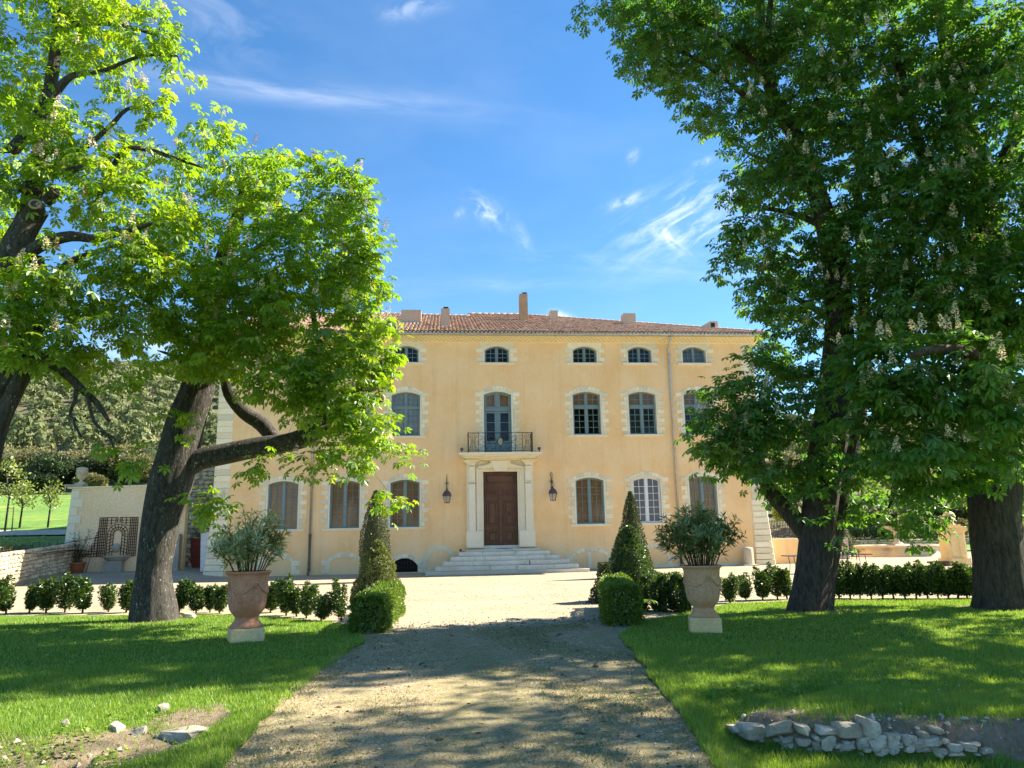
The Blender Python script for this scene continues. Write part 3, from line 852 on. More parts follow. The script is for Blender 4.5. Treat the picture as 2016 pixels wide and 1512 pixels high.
def grass(name, inside, x0, x1, bands):
    Vs, Fs, Rs = [], [], []; off = 0
    for ya, yb, dens, h, w in bands:
        n = int((yb - ya) * (x1 - x0) * dens)
        x = RNG.uniform(x0, x1, n); y = RNG.uniform(ya, yb, n)
        # only what lies before the camera and a few steps to its sides
        dist = np.hypot(x - CAM.x, y - CAM.y)
        k = inside(x, y) & (np.abs((x - CAM.x) * RIGHT.x + (y - CAM.y) * RIGHT.y) < 1.4 + 0.78 * ((x - CAM.x) * HEAD.x + (y - CAM.y) * HEAD.y))
        x, y = x[k], y[k]
        dm = lawn_dirt(x, y); patch = np.array([mnoise.noise((a * 1.3, b_ * 1.3, 0)) for a, b_ in zip(x, y)])
        keep = RNG.random(len(x)) > np.clip(dm * 1.15 - 0.25 - 0.3 * (patch > .3), 0, 1)
        x, y, patch = x[keep], y[keep], patch[keep]
        n = len(x)
        # longer towards the drive's verge
        _, _, tl = 0, 0, 0
        dv = np.minimum(line_dist(np.array([p[:2] for p in EDGE_L]), x, y)[0], line_dist(np.array([p[:2] for p in EDGE_R]), x, y)[0])
        hh = h * RNG.uniform(.55, 1.25, n) * (1 + 0.5 * (1 - smooth(0, .5, dv))) * (1 + .35 * patch)
        a = RNG.uniform(0, 2 * PI, n); lean = RNG.uniform(.15, .8, n) * hh; la = RNG.uniform(0, 2 * PI, n)
        z = lawn_z(x, y) - .004
        ww = w * RNG.uniform(.7, 1.3, n)
        A = np.stack([x - np.cos(a) * ww, y - np.sin(a) * ww, z], 1)
        B = np.stack([x + np.cos(a) * ww, y + np.sin(a) * ww, z], 1)
        C = np.stack([x + np.cos(la) * lean, y + np.sin(la) * lean, z + hh], 1)
        Vs.append(np.stack([A, B, C], 1).reshape(-1, 3)); Fs.append(np.arange(3 * n).reshape(-1, 3) + off); off += 3 * n
        Rs.append(np.clip(RNG.random(n) * .75 + patch * .3, 0, .999))
    me = np_mesh(name, np.concatenate(Vs), np.concatenate(Fs), 'grass', np.concatenate(Rs))
    o = put(name, me); return o
BANDS = [(-36.5, -31, 5600, .055, .0038), (-31, -27.5, 2400, .05, .005), (-27.5, -19.5, 800, .045, .008)]
tag(grass('grass', IN_L, -15, -3.6, BANDS), 'short green grass of the left lawn', 'grass', None, 'stuff')
tag(grass('grass', IN_R, -1.4, 13, BANDS), 'short green grass of the right lawn', 'grass', None, 'stuff')

# thin grass and chippings scattered on the drive
n = 90000
x = RNG.uniform(-4.9, -.3, n); y = RNG.uniform(-36, -24, n)
el = np.interp(y, [p.y for p in EDGE_L], [p.x for p in EDGE_L]); er = np.interp(y, [p.y for p in EDGE_R], [p.x for p in EDGE_R])
pn = np.array([mnoise.noise((a * .9, b_ * .5, 4)) for a, b_ in zip(x, y)])
edge = np.minimum(x - el, er - x)
k = (edge > -.02) & (RNG.random(n) < np.clip(.12 + pn * 2.0, .02, 1) + .35 * (edge < .25))
x, y = x[k], y[k]; n = len(x); a = RNG.uniform(0, 2 * PI, n); hh = RNG.uniform(.012, .04, n); la = RNG.uniform(0, 2 * PI, n)
A = np.stack([x - np.cos(a) * .004, y - np.sin(a) * .004, np.full(n, .006)], 1); B = np.stack([x + np.cos(a) * .004, y + np.sin(a) * .004, np.full(n, .006)], 1)
C = np.stack([x + np.cos(la) * .025, y + np.sin(la) * .025, .006 + hh], 1)
M['thin_grass'] = mat_leaf('thin_dry_grass', [(0.10, 0.16, 0.04), (0.15, 0.20, 0.06), (0.22, 0.23, 0.10), (0.30, 0.26, 0.15)], 0.3, (1.4, 1.3, .8), 0.02)
o = put('grass', np_mesh('thin_grass', np.stack([A, B, C], 1).reshape(-1, 3), np.arange(3 * n).reshape(-1, 3), 'thin_grass', RNG.random(n)))
tag(o, 'thin worn grass growing on the drive', 'grass', None, 'stuff')
OCT_V = np.array([(1, 0, 0), (-1, 0, 0), (0, 1, 0), (0, -1, 0), (0, 0, 1), (0, 0, -1.)]); OCT_F = np.array([(0, 2, 4), (2, 1, 4), (1, 3, 4), (3, 0, 4), (2, 0, 5), (1, 2, 5), (3, 1, 5), (0, 3, 5)])
def scatter(name, label, x, y, z, size, mat, flat=.55, cat='gravel'):
    n = len(x)
    pos = np.stack([x, y, z + size * flat * .3], 1)
    f = rnd3(n); f[:, 2] *= .25; nr = np.tile([0, 0, 1.], (n, 1)) + rnd3(n) * .3
    TV = OCT_V * np.array([1, .72, flat])
    V, F = instance_arrays(TV, OCT_F, pos, f, nr, size)
    tag(put(name, np_mesh(name, V, F, mat, np.repeat(RNG.random(n), 8))), label, cat, None, 'stuff')
M['chip'] = mat_mottled('stone_chip', (0.44, 0.37, 0.27), (0.62, 0.55, 0.43), 5, 60, 0.95, 0, piece=.5)
M['litter'] = mat_mottled('dry_litter', (0.10, 0.06, 0.035), (0.20, 0.13, 0.07), 8, 60, 0.95, 0, piece=.6)
n = 11000
y = -36 + 12.5 * RNG.random(n); x = RNG.uniform(-4.7, -.4, n)
el = np.interp(y, [p.y for p in EDGE_L], [p.x for p in EDGE_L]); er = np.interp(y, [p.y for p in EDGE_R], [p.x for p in EDGE_R])
k = (x > el + .03) & (x < er - .03); x, y = x[k], y[k]
scatter('gravel', 'small pale chippings scattered on the drive', x, y, np.full(len(x), .008), RNG.gamma(2.0, .0026, len(x)) + .002, 'chip')
n = 9000
x = RNG.uniform(-5.0, 1.2, n); y = RNG.uniform(-24.2, -8, n)
scatter('gravel', 'loose cream chippings on the forecourt before the steps', x, y, np.full(n, 0.0), RNG.gamma(2.0, .0035, n) + .005, 'chip')
n = 1500
y = np.concatenate([RNG.normal(-23.4, .45, 600), RNG.uniform(-36, -24, 900)]); x = np.where(np.arange(1500) < 600, RNG.uniform(-4.3, 1.0, 1500), RNG.uniform(-4.3, -.9, 1500))
scatter('leaves', 'dry brown leaf litter where the drive meets the gravel', x, y, np.full(n, .008), RNG.gamma(2.2, .006, n) + .006, 'litter', .3, 'leaf litter')

# weeds, daisies and fallen bits in the turf
def weeds(name, label, cx, cy, sx, sy, n, size, mat):
    x = RNG.normal(cx, sx, n); y = RNG.normal(cy, sy, n)
    keep = (mnoise_arr(x, y, 2.5) > -.05); x, y = x[keep], y[keep]; n = len(x)
    pos = np.stack([x, y, lawn_z(x, y) + RNG.uniform(.01, .06, n)], 1)
    f = rnd3(n); f[:, 2] = np.abs(f[:, 2]) * .4
    V, F = instance_arrays(SMALL_V * np.array([1, 1.6, 1]), SMALL_F, pos, f, np.tile([0, 0, 1.], (n, 1)) + rnd3(n) * .4, RNG.uniform(.6, 1.3, n) * size)
    tag(put(name, np_mesh(name, V, F, mat, np.repeat(RNG.random(n), 2))), label, 'weeds', None, 'stuff')
def mnoise_arr(x, y, s): return np.array([mnoise.noise((a_ * s, b_ * s, 11)) for a_, b_ in zip(x, y)])
q_ = gp(1450, 1372); weeds('weeds', 'broad leaved weeds above the old stone wall', q_.x + .3, q_.y, .55, .16, 900, .045, 'grass')
q_ = gp(215, 1455); weeds('weeds', 'broad leaved weeds in the washed-out hollow', q_.x, q_.y, .5, .3, 800, .045, 'grass')
n = 130; x = np.concatenate([RNG.uniform(-11, -5, 90), RNG.uniform(0, 7, 60)]); y = RNG.uniform(-33, -24, 150)
k = lawn_dirt(x, y) < .3; x, y = x[k], y[k]
scatter('daisies', 'tiny white daisies and fallen petals in the lawns', x, y, lawn_z(x, y) + .05, RNG.uniform(.006, .012, len(x)), 'paint_white', .4, 'daisies')

# ---- meadow, wooded hill, slope on the right
MEADOW_TOP = at(60, 968, 78).z
def meadow_z(x, y): return 1.42 + (MEADOW_TOP - 1.42) * np.clip((y + 2) / 80.0, 0, 1) ** 1.05 + 0.25 * np.sin(x * .13) * np.sin(y * .11) * smooth(5, 25, y)
xs = np.concatenate([np.arange(-220, -60, 8.0), np.arange(-60, -22, 1.5), [-21.9]])
ys = np.concatenate([np.arange(-60, -8, 4.0), np.arange(-8, 30, 1.2), np.arange(30, 92, 5.0)])
def mz(x, y): return meadow_z(x, y)
tag(put('meadow', grid_mesh('meadow', xs, ys, mz, 'meadow')), 'sunny meadow with yellow flowers on the left', None, None, 'structure')
CREST = at(150, 732, 330).z
def hill_z(x, y):
    t = np.clip((y - 74) / 256.0, 0, 1.6)
    side = 1 - 0.45 * smooth(-40, 120, x)
    z = MEADOW_TOP - .8 + (CREST - MEADOW_TOP) * (t ** 0.92) * side
    return z + 3.5 * np.sin(x * .031 + 1) * np.sin(y * .027) * smooth(90, 160, y) + 1.6 * np.sin(x * .09) * np.cos(y * .07) * smooth(85, 130, y)
tag(put('hillside', grid_mesh('hillside', np.arange(-420, 420, 10.0), np.arange(74, 420, 8.0), hill_z, 'hill')), 'wooded hillside behind the estate', None, None, 'structure')
def slope_z(x, y): return 0.55 + 0.0 * x + 2.0 * smooth(27, 34, y) * 0 + (y - 25.5) * 0.20 * smooth(25.5, 40, y)
tag(put('terrace', grid_mesh('terrace', np.arange(14, 140, 3.0), np.arange(25.2, 78, 1.5), slope_z, 'hill')), 'planted slope rising behind the fountain court', None, None, 'structure')
# ------------------------------------------------------------------ the house
HX0, HX1, HTOP, DEPTH = -14.04, 13.80, 11.76, 23.0
house = thing('country_house', 'three storey ochre country house with blue windows and a tiled roof', 'house', (0, 0, 0))
WIN = []                                     # (kind, xc, z0, w, h, rise)
for k, xc in (('shut', -10.71), ('shut', -7.72), ('shut', -4.77), ('shut', 4.575), ('white', 7.53), ('shut', 10.50)):
    WIN.append((k, xc, 2.27, 1.45, 2.34, 0.16))
for k, xc in (('grey', -4.77), ('open', 4.575), ('open', 7.53), ('open', 10.50)):
    WIN.append((k, xc, 6.81, 1.45, 2.27, 0.17))
WIN.append(('french', -0.075, 5.90, 1.42, 3.20, 0.17))
for k, xc in (('top_dark', -4.77), ('top', -0.075), ('top', 4.575), ('top', 7.53), ('top_grey', 10.50)):
    WIN.append((k, xc, 10.62, 1.27, 0.90, 0.22))
DOOR = (-0.86, 0.87, 1.20, 4.95)
CELLAR = (-5.42, -4.12, 0.10, 0.42, 0.36)     # x0, x1, z0, z spring, rise

# wall with its openings, and the reveals behind them
def opening(x0, x1, z0, zs, rise): return [(x0, z0)] + [(x1, z0)] + arch_pts(x0, x1, zs, rise, 12)[::-1]
OPEN = [opening(xc - w / 2, xc + w / 2, z0, z0 + h - r, r) for k, xc, z0, w, h, r in WIN]
OPEN.append([(DOOR[0], DOOR[2]), (DOOR[1], DOOR[2]), (DOOR[1], DOOR[3]), (DOOR[0], DOOR[3])])
OPEN.append(opening(CELLAR[0], CELLAR[1], CELLAR[2], CELLAR[3], CELLAR[4]))
def wall_with_holes(name, outer, holes, y, depth, mats, parent):
    pts, edges = [], []
    for loop in [outer] + holes:
        o = len(pts); pts += [Vector(p) for p in loop]; n = len(loop)
        edges += [(o + i, o + (i + 1) % n) for i in range(n)]
    v, e, f, ov, oe, of = delaunay_2d_cdt(pts, edges, [], 2, 1e-5)
    def in_poly(p, P):
        c = False; j = len(P) - 1
        for i in range(len(P)):
            if (P[i][1] > p[1]) != (P[j][1] > p[1]) and p[0] < (P[j][0] - P[i][0]) * (p[1] - P[i][1]) / (P[j][1] - P[i][1]) + P[i][0]: c = not c
            j = i
        return c
    mb = MB()
    vs = [(p.x, y, p.y) for p in v]; fs = []
    for t in f:
        c = (sum(v[i].x for i in t) / len(t), sum(v[i].y for i in t) / len(t))
        if in_poly(c, outer) and not any(in_poly(c, h) for h in holes): fs.append(tuple(t))
    mb.add(vs, fs, 0)
    for h in holes:
        n = len(h)
        vs = [(x, y, z) for x, z in h] + [(x, y + depth, z) for x, z in h]
        mb.add(vs, [((i + 1) % n, i, n + i, n + (i + 1) % n) for i in range(n)], 1)
    return mb
outer = [(HX0, -0.3), (HX1, -0.3), (HX1, HTOP), (HX0, HTOP)]
mb = wall_with_holes('wall', outer, OPEN, 0.0, 0.36, None, house)
mb.build('front_wall', ['plaster', 'stone_smooth'], house)
mb = MB()
mb.bx(HX0, HX0 + .4, 0.002, DEPTH, -.3, HTOP); mb.bx(HX1 - .4, HX1, 0.002, DEPTH, -.3, HTOP)
mb.bx(HX0 + .4, HX1 - .4, DEPTH - .4, DEPTH, -.3, HTOP)
mb.build('side_wall', 'plaster', house)
mb = MB()
mb.bx(HX0 + .41, HX1 - .41, 3.2, 3.3, -.2, HTOP - .02); mb.bx(HX0 + .41, HX1 - .41, .37, 3.2, 5.40, 5.50); mb.bx(HX0 + .41, HX1 - .41, .37, 3.2, 10.05, 10.15)
mb.bx(HX0 + .41, HX1 - .41, .37, 3.2, HTOP - .1, HTOP - .02); mb.bx(HX0 + .41, HX1 - .41, .37, 3.2, 1.0, 1.1)
mb.build('interior', 'dark', house)

# shared stones
BLOCKS = [rough_block('stone_block', 'stone', i, .045, .02) for i in range(5)]
def stone(name, parent, x0, x1, z0, z1, proud=.030, deep=.10, mesh=None, ytop=0.0):
    me = mesh or random.choice(BLOCKS)
    return put(name, me, parent, ((x0 + x1) / 2, ytop + (deep / 2 - proud), (z0 + z1) / 2), (x1 - x0 - .016, deep, z1 - z0 - .020))
def wedge(name, parent, a, b, c, d, mat='stone', proud=.022):
    "an arch stone with the four corners in (x, z), front proud of the wall"
    cx = sum(p[0] for p in (a, b, c, d)) / 4; cz = sum(p[1] for p in (a, b, c, d)) / 4
    q = [(cx + (p[0] - cx) * .955, cz + (p[1] - cz) * .955) for p in (a, b, c, d)]
    q2 = [(cx + (p[0] - cx) * .87, cz + (p[1] - cz) * .87) for p in (a, b, c, d)]
    m_ = MB(); vs = [(x, -proud, z) for x, z in q2] + [(x, -proud + .012, z) for x, z in q] + [(x, .06, z) for x, z in q]
    fs = [(0, 1, 2, 3)]
    for o in (0, 4):
        for i in range(4):
            j = (i + 1) % 4; fs.append((j + o, i + o, i + o + 4, j + o + 4))
    m_.add(vs, fs)
    return m_.build(name, mat, parent, (cx, 0, cz))

PANE = unit_mesh('pane', 'glass', lambda mb: mb.box((0, 0, 0), (1, 1, 1)))
PANE_D = unit_mesh('pane', 'dark_pane', lambda mb: mb.box((0, 0, 0), (1, 1, 1)))
def arch_z(x, xc, w, zs, rise):
    a = w / 2; Rr = (a * a + rise * rise) / (2 * rise)
    return zs + math.sqrt(max(0, Rr * Rr - (x - xc) ** 2)) - (Rr - rise)
def arch_slab(mb, x0, x1, z0, xc, w, zs, rise, drop, y0, y1, mi=0, n=8):
    "a plate from z0 up to the arch line lowered by drop"
    top = [(x0 + (x1 - x0) * i / n, arch_z(x0 + (x1 - x0) * i / n, xc, w, zs, rise) - drop) for i in range(n + 1)]
    mb.prism([(x0, z0), (x1, z0)] + top[::-1], y0, y1, mi)

def window(kind, xc, z0, w, h, rise):
    x0, x1, z1 = xc - w / 2, xc + w / 2, z0 + h
    zs = z1 - rise
    fmat = 'paint_white' if kind == 'white' else 'paint_blue'
    fy = 0.17 if kind != 'white' else 0.09        # front of the frame inside the reveal
    fr = MB()
    fw, st = 0.055, 0.055
    Y0, Y1 = fy, fy + .075
    # outer frame: sides, bottom and the arched head
    fr.bx(x0, x0 + fw, Y0, Y1, z0, zs); fr.bx(x1 - fw, x1, Y0, Y1, z0, zs); fr.bx(x0 + fw, x1 - fw, Y0, Y1, z0, z0 + fw)
    n = 14
    ap = arch_pts(x0, x1, zs, rise, n)
    ip = [(x0 + fw + (w - 2 * fw) * i / n, arch_z(x0 + fw + (w - 2 * fw) * i / n, xc, w, zs, rise) - fw) for i in range(n + 1)]
    for i in range(n):
        a, b_, c, d = ap[i], ap[i + 1], ip[i + 1], ip[i]
        vs = [(p[0], Y0, p[1]) for p in (a, b_, c, d)] + [(p[0], Y1, p[1]) for p in (a, b_, c, d)]
        fr.add(vs, [(3, 2, 1, 0), (4, 5, 6, 7), (2, 3, 7, 6)])
    fr.bx(x0, x0 + fw, Y0, Y1, zs, ip[0][1] + .02); fr.bx(x1 - fw, x1, Y0, Y1, zs, ip[-1][1] + .02)
    top = kind.startswith('top')
    cw = 0.115 if not top else .10
    YS0, YS1 = Y0 + .012, Y1 - .01
    # meeting stiles in the middle
    arch_slab(fr, xc - cw / 2, xc + cw / 2, z0 + fw, xc, w, zs, rise, fw - .005, Y0 - .014, Y1 - .004, 0, 4)
    # horizontal zones: (bottom, top, rows, columns per leaf)
    zones = {'shut': [(z0 + fw, None, 6, 2)], 'white': [(z0 + fw, None, 6, 2)],
             'french': [(z0 + .55, z0 + 2.18, 3, 1), (z0 + 2.36, None, 1, 1)]}.get(kind)
    if zones is None:
        zones = [(z0 + fw, None, 3, 2)] if top else [(z0 + fw, z0 + 1.42, 4, 2), (z0 + 1.57, None, 2, 2)]
    if kind in ('open', 'grey'): fr.bx(x0 + fw, x1 - fw, Y0 - .02, Y1 - .006, z0 + 1.40, z0 + 1.60); fr.bx(x0 + fw, x1 - fw, Y0 - .05, Y0 - .02, z0 + 1.53, z0 + 1.575)
    if kind == 'french':
        fr.bx(x0 + fw, x1 - fw, Y0 - .02, Y1 - .006, z0 + 2.20, z0 + 2.40); fr.bx(x0 + fw, x1 - fw, Y0 - .05, Y0 - .02, z0 + 2.32, z0 + 2.37)
        for s in (-1, 1):
            a, b_ = (x0 + fw, xc - cw / 2) if s < 0 else (xc + cw / 2, x1 - fw)
            fr.bx(a, b_, YS0, YS1, z0 + fw, z0 + .52); fr.bbox(a + .09, b_ - .09, YS0 - .02, YS0, z0 + .16, z0 + .44, .015)
    parts = []
    mw_ = 0.024
    for zb, zt, rows, cols in zones:
        for s in (-1, 1):
            a, b_ = (x0 + fw, xc - cw / 2) if s < 0 else (xc + cw / 2, x1 - fw)
            stile = 0.038 if not top else .032
            if kind == 'french': stile = .09
            zt_ = zt if zt else z1 - fw - .01
            # leaf: stiles and rails
            fr_top = (lambda x, e=0: (arch_z(x, xc, w, zs, rise) - fw + .012) if zt is None else zt_)
            for xa, xb in ((a, a + stile), (b_ - stile, b_)):
                if zt is None: arch_slab(fr, xa, xb, zb, xc, w, zs, rise, fw - .012, YS0, YS1, 0, 2)
                else: fr.bx(xa, xb, YS0, YS1, zb, zt_)
            fr.bx(a + stile, b_ - stile, YS0, YS1, zb, zb + stile)
            if zt is None:
                m8 = 6
                for i in range(m8):
                    xa = a + stile + (b_ - a - 2 * stile) * i / m8; xb = a + stile + (b_ - a - 2 * stile) * (i + 1) / m8
                    za, zb2 = fr_top(xa), fr_top(xb)
                    fr.prism([(xa, za - stile), (xb, zb2 - stile), (xb, zb2), (xa, za)], YS0, YS1)
            else: fr.bx(a + stile, b_ - stile, YS0, YS1, zt_ - stile, zt_)
            ia, ib = a + stile, b_ - stile
            izb, izt = zb + stile, (zt_ - stile) if zt else (arch_z((a + b_) / 2, xc, w, zs, rise) - fw - stile)
            pw = (ib - ia) / cols; ph = (izt - izb) / rows
            for c in range(1, cols): 
                xm = ia + pw * c
                zt2 = izt if zt else arch_z(xm, xc, w, zs, rise) - fw - stile + .005
                fr.bx(xm - mw_ / 2, xm + mw_ / 2, YS0 + .005, YS1 - .005, izb, zt2)
            for r in range(1, rows): fr.bx(ia, ib, YS0 + .008, YS1 - .008, izb + ph * r - mw_ / 2, izb + ph * r + mw_ / 2)
            for c in range(cols):
                for r in range(rows):
                    ht = ph
                    zc = izb + ph * (r + .5)
                    if zt is None and r == rows - 1: ht = ph + .06; zc += .03
                    parts.append((ia + pw * (c + .5), zc, pw - .012, ht - .012))
    wo = fr.build('window', fmat, house, (xc, 0, z0))
    if kind == 'white': wo['label'] = 'white painted window with dark grey panes'
    elif kind == 'french': wo['label'] = 'tall blue french window behind the balcony railing'
    elif kind in ('open', 'grey'): wo['label'] = 'blue window with a transom and small panes on the first floor'
    elif top: wo['label'] = 'low arched blue window under the eaves'
    else: wo['label'] = 'blue window with closed brown inner shutters'
    for x, z, pw, ph in parts:
        put('pane', PANE_D if kind == 'white' else PANE, wo, (x, fy + .045, z), (pw, .004, ph))
    # what stands behind the glass
    ys = fy + .12
    def leaves(zb, zt, mat, kindp):
        for s in (-1, 1):
            a, b_ = (x0 + .02, xc - .012) if s < 0 else (xc + .012, x1 - .02)
            sh = MB()
            if zt is None: arch_slab(sh, a, b_, zb, xc, w, zs, rise, .02, ys, ys + .035, 0, 6); ztt = zs
            else: sh.bx(a, b_, ys, ys + .035, zb, zt); ztt = zt
            if kindp == 'panel':
                rows = max(1, int(round((ztt - zb) / .36))); ww = (b_ - a - .10) / 2
                for c in range(2):
                    for r in range(rows):
                        pa = a + .05 + c * (ww + .0) + .03; pb = a + .05 + (c + 1) * ww - .03
                        za = zb + .03 + (ztt - zb - .02) * r / rows; zc = zb + (ztt - zb - .02) * (r + 1) / rows - .03
                        rr = (pb - pa) / 2
                        up = r % 2
                        if up: poly = [(pa, za), (pb, za), (pb, zc - rr * .7)] + [((pa + pb) / 2 + rr * math.cos(t), zc - rr * .7 + rr * .7 * math.sin(t)) for t in (PI * .25, PI * .5, PI * .75)] + [(pa, zc - rr * .7)]
                        else: poly = [(pb, za + rr * .7), (pb, zc), (pa, zc), (pa, za + rr * .7)] + [((pa + pb) / 2 + rr * math.cos(t), za + rr * .7 - rr * .7 * math.sin(-t)) for t in (-PI * .75, -PI * .5, -PI * .25)]
                        sh.prism(poly, ys - .014, ys + .002)
                sh.bx(a + .002, a + .04, ys - .020, ys, zb, ztt); sh.bx(b_ - .04, b_ - .002, ys - .020, ys, zb, ztt)
            elif kindp == 'plank':
                for i in range(4):
                    xa = a + (b_ - a) * i / 4; sh.bx(xa + .006, xa + (b_ - a) / 4 - .006, ys - .012, ys, zb, ztt - .02)
            elif kindp == 'frame':
                for za, zc in ((zb + .1, zb + (ztt - zb) * .48), (zb + (ztt - zb) * .52, ztt - .08)):
                    sh.bbox(a + .10, b_ - .10, ys - .02, ys, za, zc, .02)
            elif kindp == 'fold':
                for i in range(7):
                    xa = a + (b_ - a) * i / 7; sh.tube([(xa + .05, ys - .01, zb), (xa + .05, ys - .01, ztt)], .045, 6)
            sh.build('shutter' if mat.startswith('wood') else 'inner_blind', mat, wo, (xc, 0, z0))
    if kind == 'shut': leaves(z0 + .01, None, 'wood_shutter', 'panel')
    if kind == 'open': leaves(z0 + 1.50, None, 'wood_shutter', 'frame')
    if kind == 'grey': leaves(z0 + .01, None, 'curtain', 'frame')
    if kind == 'french': leaves(z0 + 2.30, None, 'wood_shutter', 'plank')
    if kind == 'top_grey': leaves(z0 + .01, None, 'curtain_blue', 'fold')
    # stone surround: the dressed inner band and sill, then the toothed stones
    sb = MB()
    bw = 0.085
    ap_o = [(x, z + 0) for x, z in arch_pts(x0 - bw, x1 + bw, zs + .02, rise + bw * .75, n)]
    ap_i = arch_pts(x0, x1, zs, rise, n)
    for i in range(n):
        a, b_, c, d = ap_i[i], ap_i[i + 1], ap_o[i + 1], ap_o[i]
        vs = [(p[0], -.030, p[1]) for p in (a, b_, c, d)] + [(p[0], .05, p[1]) for p in (a, b_, c, d)]
        sb.add(vs, [(0, 1, 2, 3), (1, 0, 4, 5), (3, 2, 6, 7)])
    sb.bx(x0 - bw, x0, -.030, .05, z0, zs + .01); sb.bx(x1, x1 + bw, -.030, .05, z0, zs + .01)
    if kind != 'french':
        sp = .34 if not top else .32
        sb.bx(x0 - sp, x1 + sp, -.085, .10, z0 - .055, z0); sb.bx(x0 - sp + .02, x1 + sp - .02, -.055, .10, z0 - .12, z0 - .055)
        sb.bx(x0, x1, .10, fy + .02, z0 - .03, z0 + .004)
    so = sb.build('stone_surround', 'stone_smooth', house, (xc, 0, z0))
    longw, shortw = (.44, .25)
    zz = zs + .13 if not top else zs + .10
    hgt = .228 if not top else .235
    i = 0
    while zz - hgt > z0 - .01:
        ww = longw if i % 2 == 0 else shortw
        ww += random.uniform(-.012, .012)
        stone('stone', so, x0 - ww, x0 - bw, zz - hgt, zz); stone('stone', so, x1 + bw, x1 + ww, zz - hgt, zz)
        zz -= hgt; i += 1
    if zz - z0 > .05:
        stone('stone', so, x0 - shortw, x0 - bw, z0, zz); stone('stone', so, x1 + bw, x1 + shortw, z0, zz)
    if not top:
        nv = 9 if kind != 'french' else 9
        inn = arch_pts(x0 - bw, x1 + bw, zs + .02 + .11 * 0, rise + bw * .75, nv); out_ = arch_pts(x0 - bw - .10, x1 + bw + .10, zs + .13, rise + .165, nv)
        for i in range(nv): wedge('voussoir', so, inn[i], inn[i + 1], out_[i + 1], out_[i])
    else:
        # a flat lintel block above the low arch, cut by it
        lb = MB()
        lo = arch_pts(x0 - bw, x1 + bw, zs + .02, rise + bw * .75, n)
        zt = HTOP - .02
        for i in range(n):
            a, b_ = lo[i], lo[i + 1]
            lb.add([(a[0], -.022, a[1]), (b_[0], -.022, b_[1]), (b_[0], -.022, zt), (a[0], -.022, zt)], [(0, 1, 2, 3)])
        lb.bx(x0 - .27, x0 - bw, -.022, .05, zs + .10, zt); lb.bx(x1 + bw, x1 + .27, -.022, .05, zs + .10, zt)
        lb.build('lintel', 'stone', so, (xc, 0, z0))
    return wo
for wdef in WIN: window(*wdef)

# corner quoins: courses of long stones, a little wider at the foot
for side in (-1, 1):
    qp = MB().bx(-.02, .02, .3, .34, 1, 1.04).build('quoin', 'stone', house) if False else None
    z = 0.03; i = 0
    while z < HTOP - .1:
        hh = min(.305, HTOP - .02 - z)
        bat = 0.24 * max(0, 1 - z / 3.6) ** 1.3
        wq = .76
        if side < 0: xa, xb = HX0 - .015 - bat, HX0 + wq + random.uniform(-.01, .01) - bat * .3
        else: xa, xb = HX1 - wq + random.uniform(-.01, .01) - bat * .25, HX1 + .015 + bat * .85
        o = stone('quoin_stone', house, xa, xb, z, z + hh, .028 + bat * .55, .5 + bat * .55)
        z += hh; i += 1

# eaves: a sloping cove with a raised lozenge lattice, gutter, rain pipes
def cove(t): return (-0.02 - 0.46 * t ** 1.25, HTOP - .04 + 0.235 * t)
cv = MB()
xa, xb = HX0 - .02, HX1 + .02
for i in range(5):
    (ya, za), (yb, zb) = cove(i / 5), cove((i + 1) / 5)
    ea, eb = -ya, -yb
    cv.add([(xa - ea, ya, za), (xb + ea, ya, za), (xb + eb, yb, zb), (xa - eb, yb, zb)], [(0, 1, 2, 3)])
    cv.add([(xb + ea, ya, za), (xb + ea, DEPTH, za), (xb + eb, DEPTH, zb), (xb + eb, yb, zb)], [(0, 1, 2, 3)])
    cv.add([(xa - ea, DEPTH, za), (xa - ea, ya, za), (xa - eb, yb, zb), (xa - eb, DEPTH, zb)], [(0, 1, 2, 3)])
cv.bx(xa - .5, xb + .5, -.50, DEPTH, HTOP + .195, HTOP + .235)
M['cove'] = mat_mottled('eaves_cove', (0.74, 0.57, 0.30), (0.80, 0.65, 0.37), 1.5, 20, 0.9, 0.15)
M['cove_rib'] = mat_mottled('eaves_lattice', (0.86, 0.76, 0.52), (0.90, 0.82, 0.60), 1.5, 20, 0.9, 0.15)
cvo = cv.build('cornice', 'cove', house)
lt = MB()
px_ = 0.235
for d in (-1, 1):
    x = xa - 1.0
    while x < xb + 1.0:
        for k in range(4):
            t0, t1 = k / 4, (k + 1) / 4
            (ya, za), (yb, zb) = cove(t0), cove(t1)
            w_ = .021
            x0_ = x + d * px_ * 2 * t0; x1_ = x + d * px_ * 2 * t1
            if x0_ < xa - .0 or x1_ < xa or x0_ > xb or x1_ > xb: continue
            e = .022
            lt.add([(x0_ - w_, ya - e, za - e * .6), (x0_ + w_, ya - e, za - e * .6), (x1_ + w_, yb - e, zb - e * .6), (x1_ - w_, yb - e, zb - e * .6),
                    (x0_ - w_ * 1.5, ya + .005, za), (x0_ + w_ * 1.5, ya + .005, za), (x1_ + w_ * 1.5, yb + .005, zb), (x1_ - w_ * 1.5, yb + .005, zb)],
                   [(0, 1, 2, 3), (0, 3, 7, 4), (1, 5, 6, 2)])
        x += px_
lt.bx(xa, xb, -.035, .0, HTOP - .07, HTOP - .03)
o = lt.build('lattice', 'cove_rib', cvo); o['kind'] = 'stuff'
g = MB()
gy, gz = -.60, 12.03
prof = [(gy + .085 * math.cos(t), gz + .085 * math.sin(t)) for t in np.linspace(PI, 2 * PI, 9)]
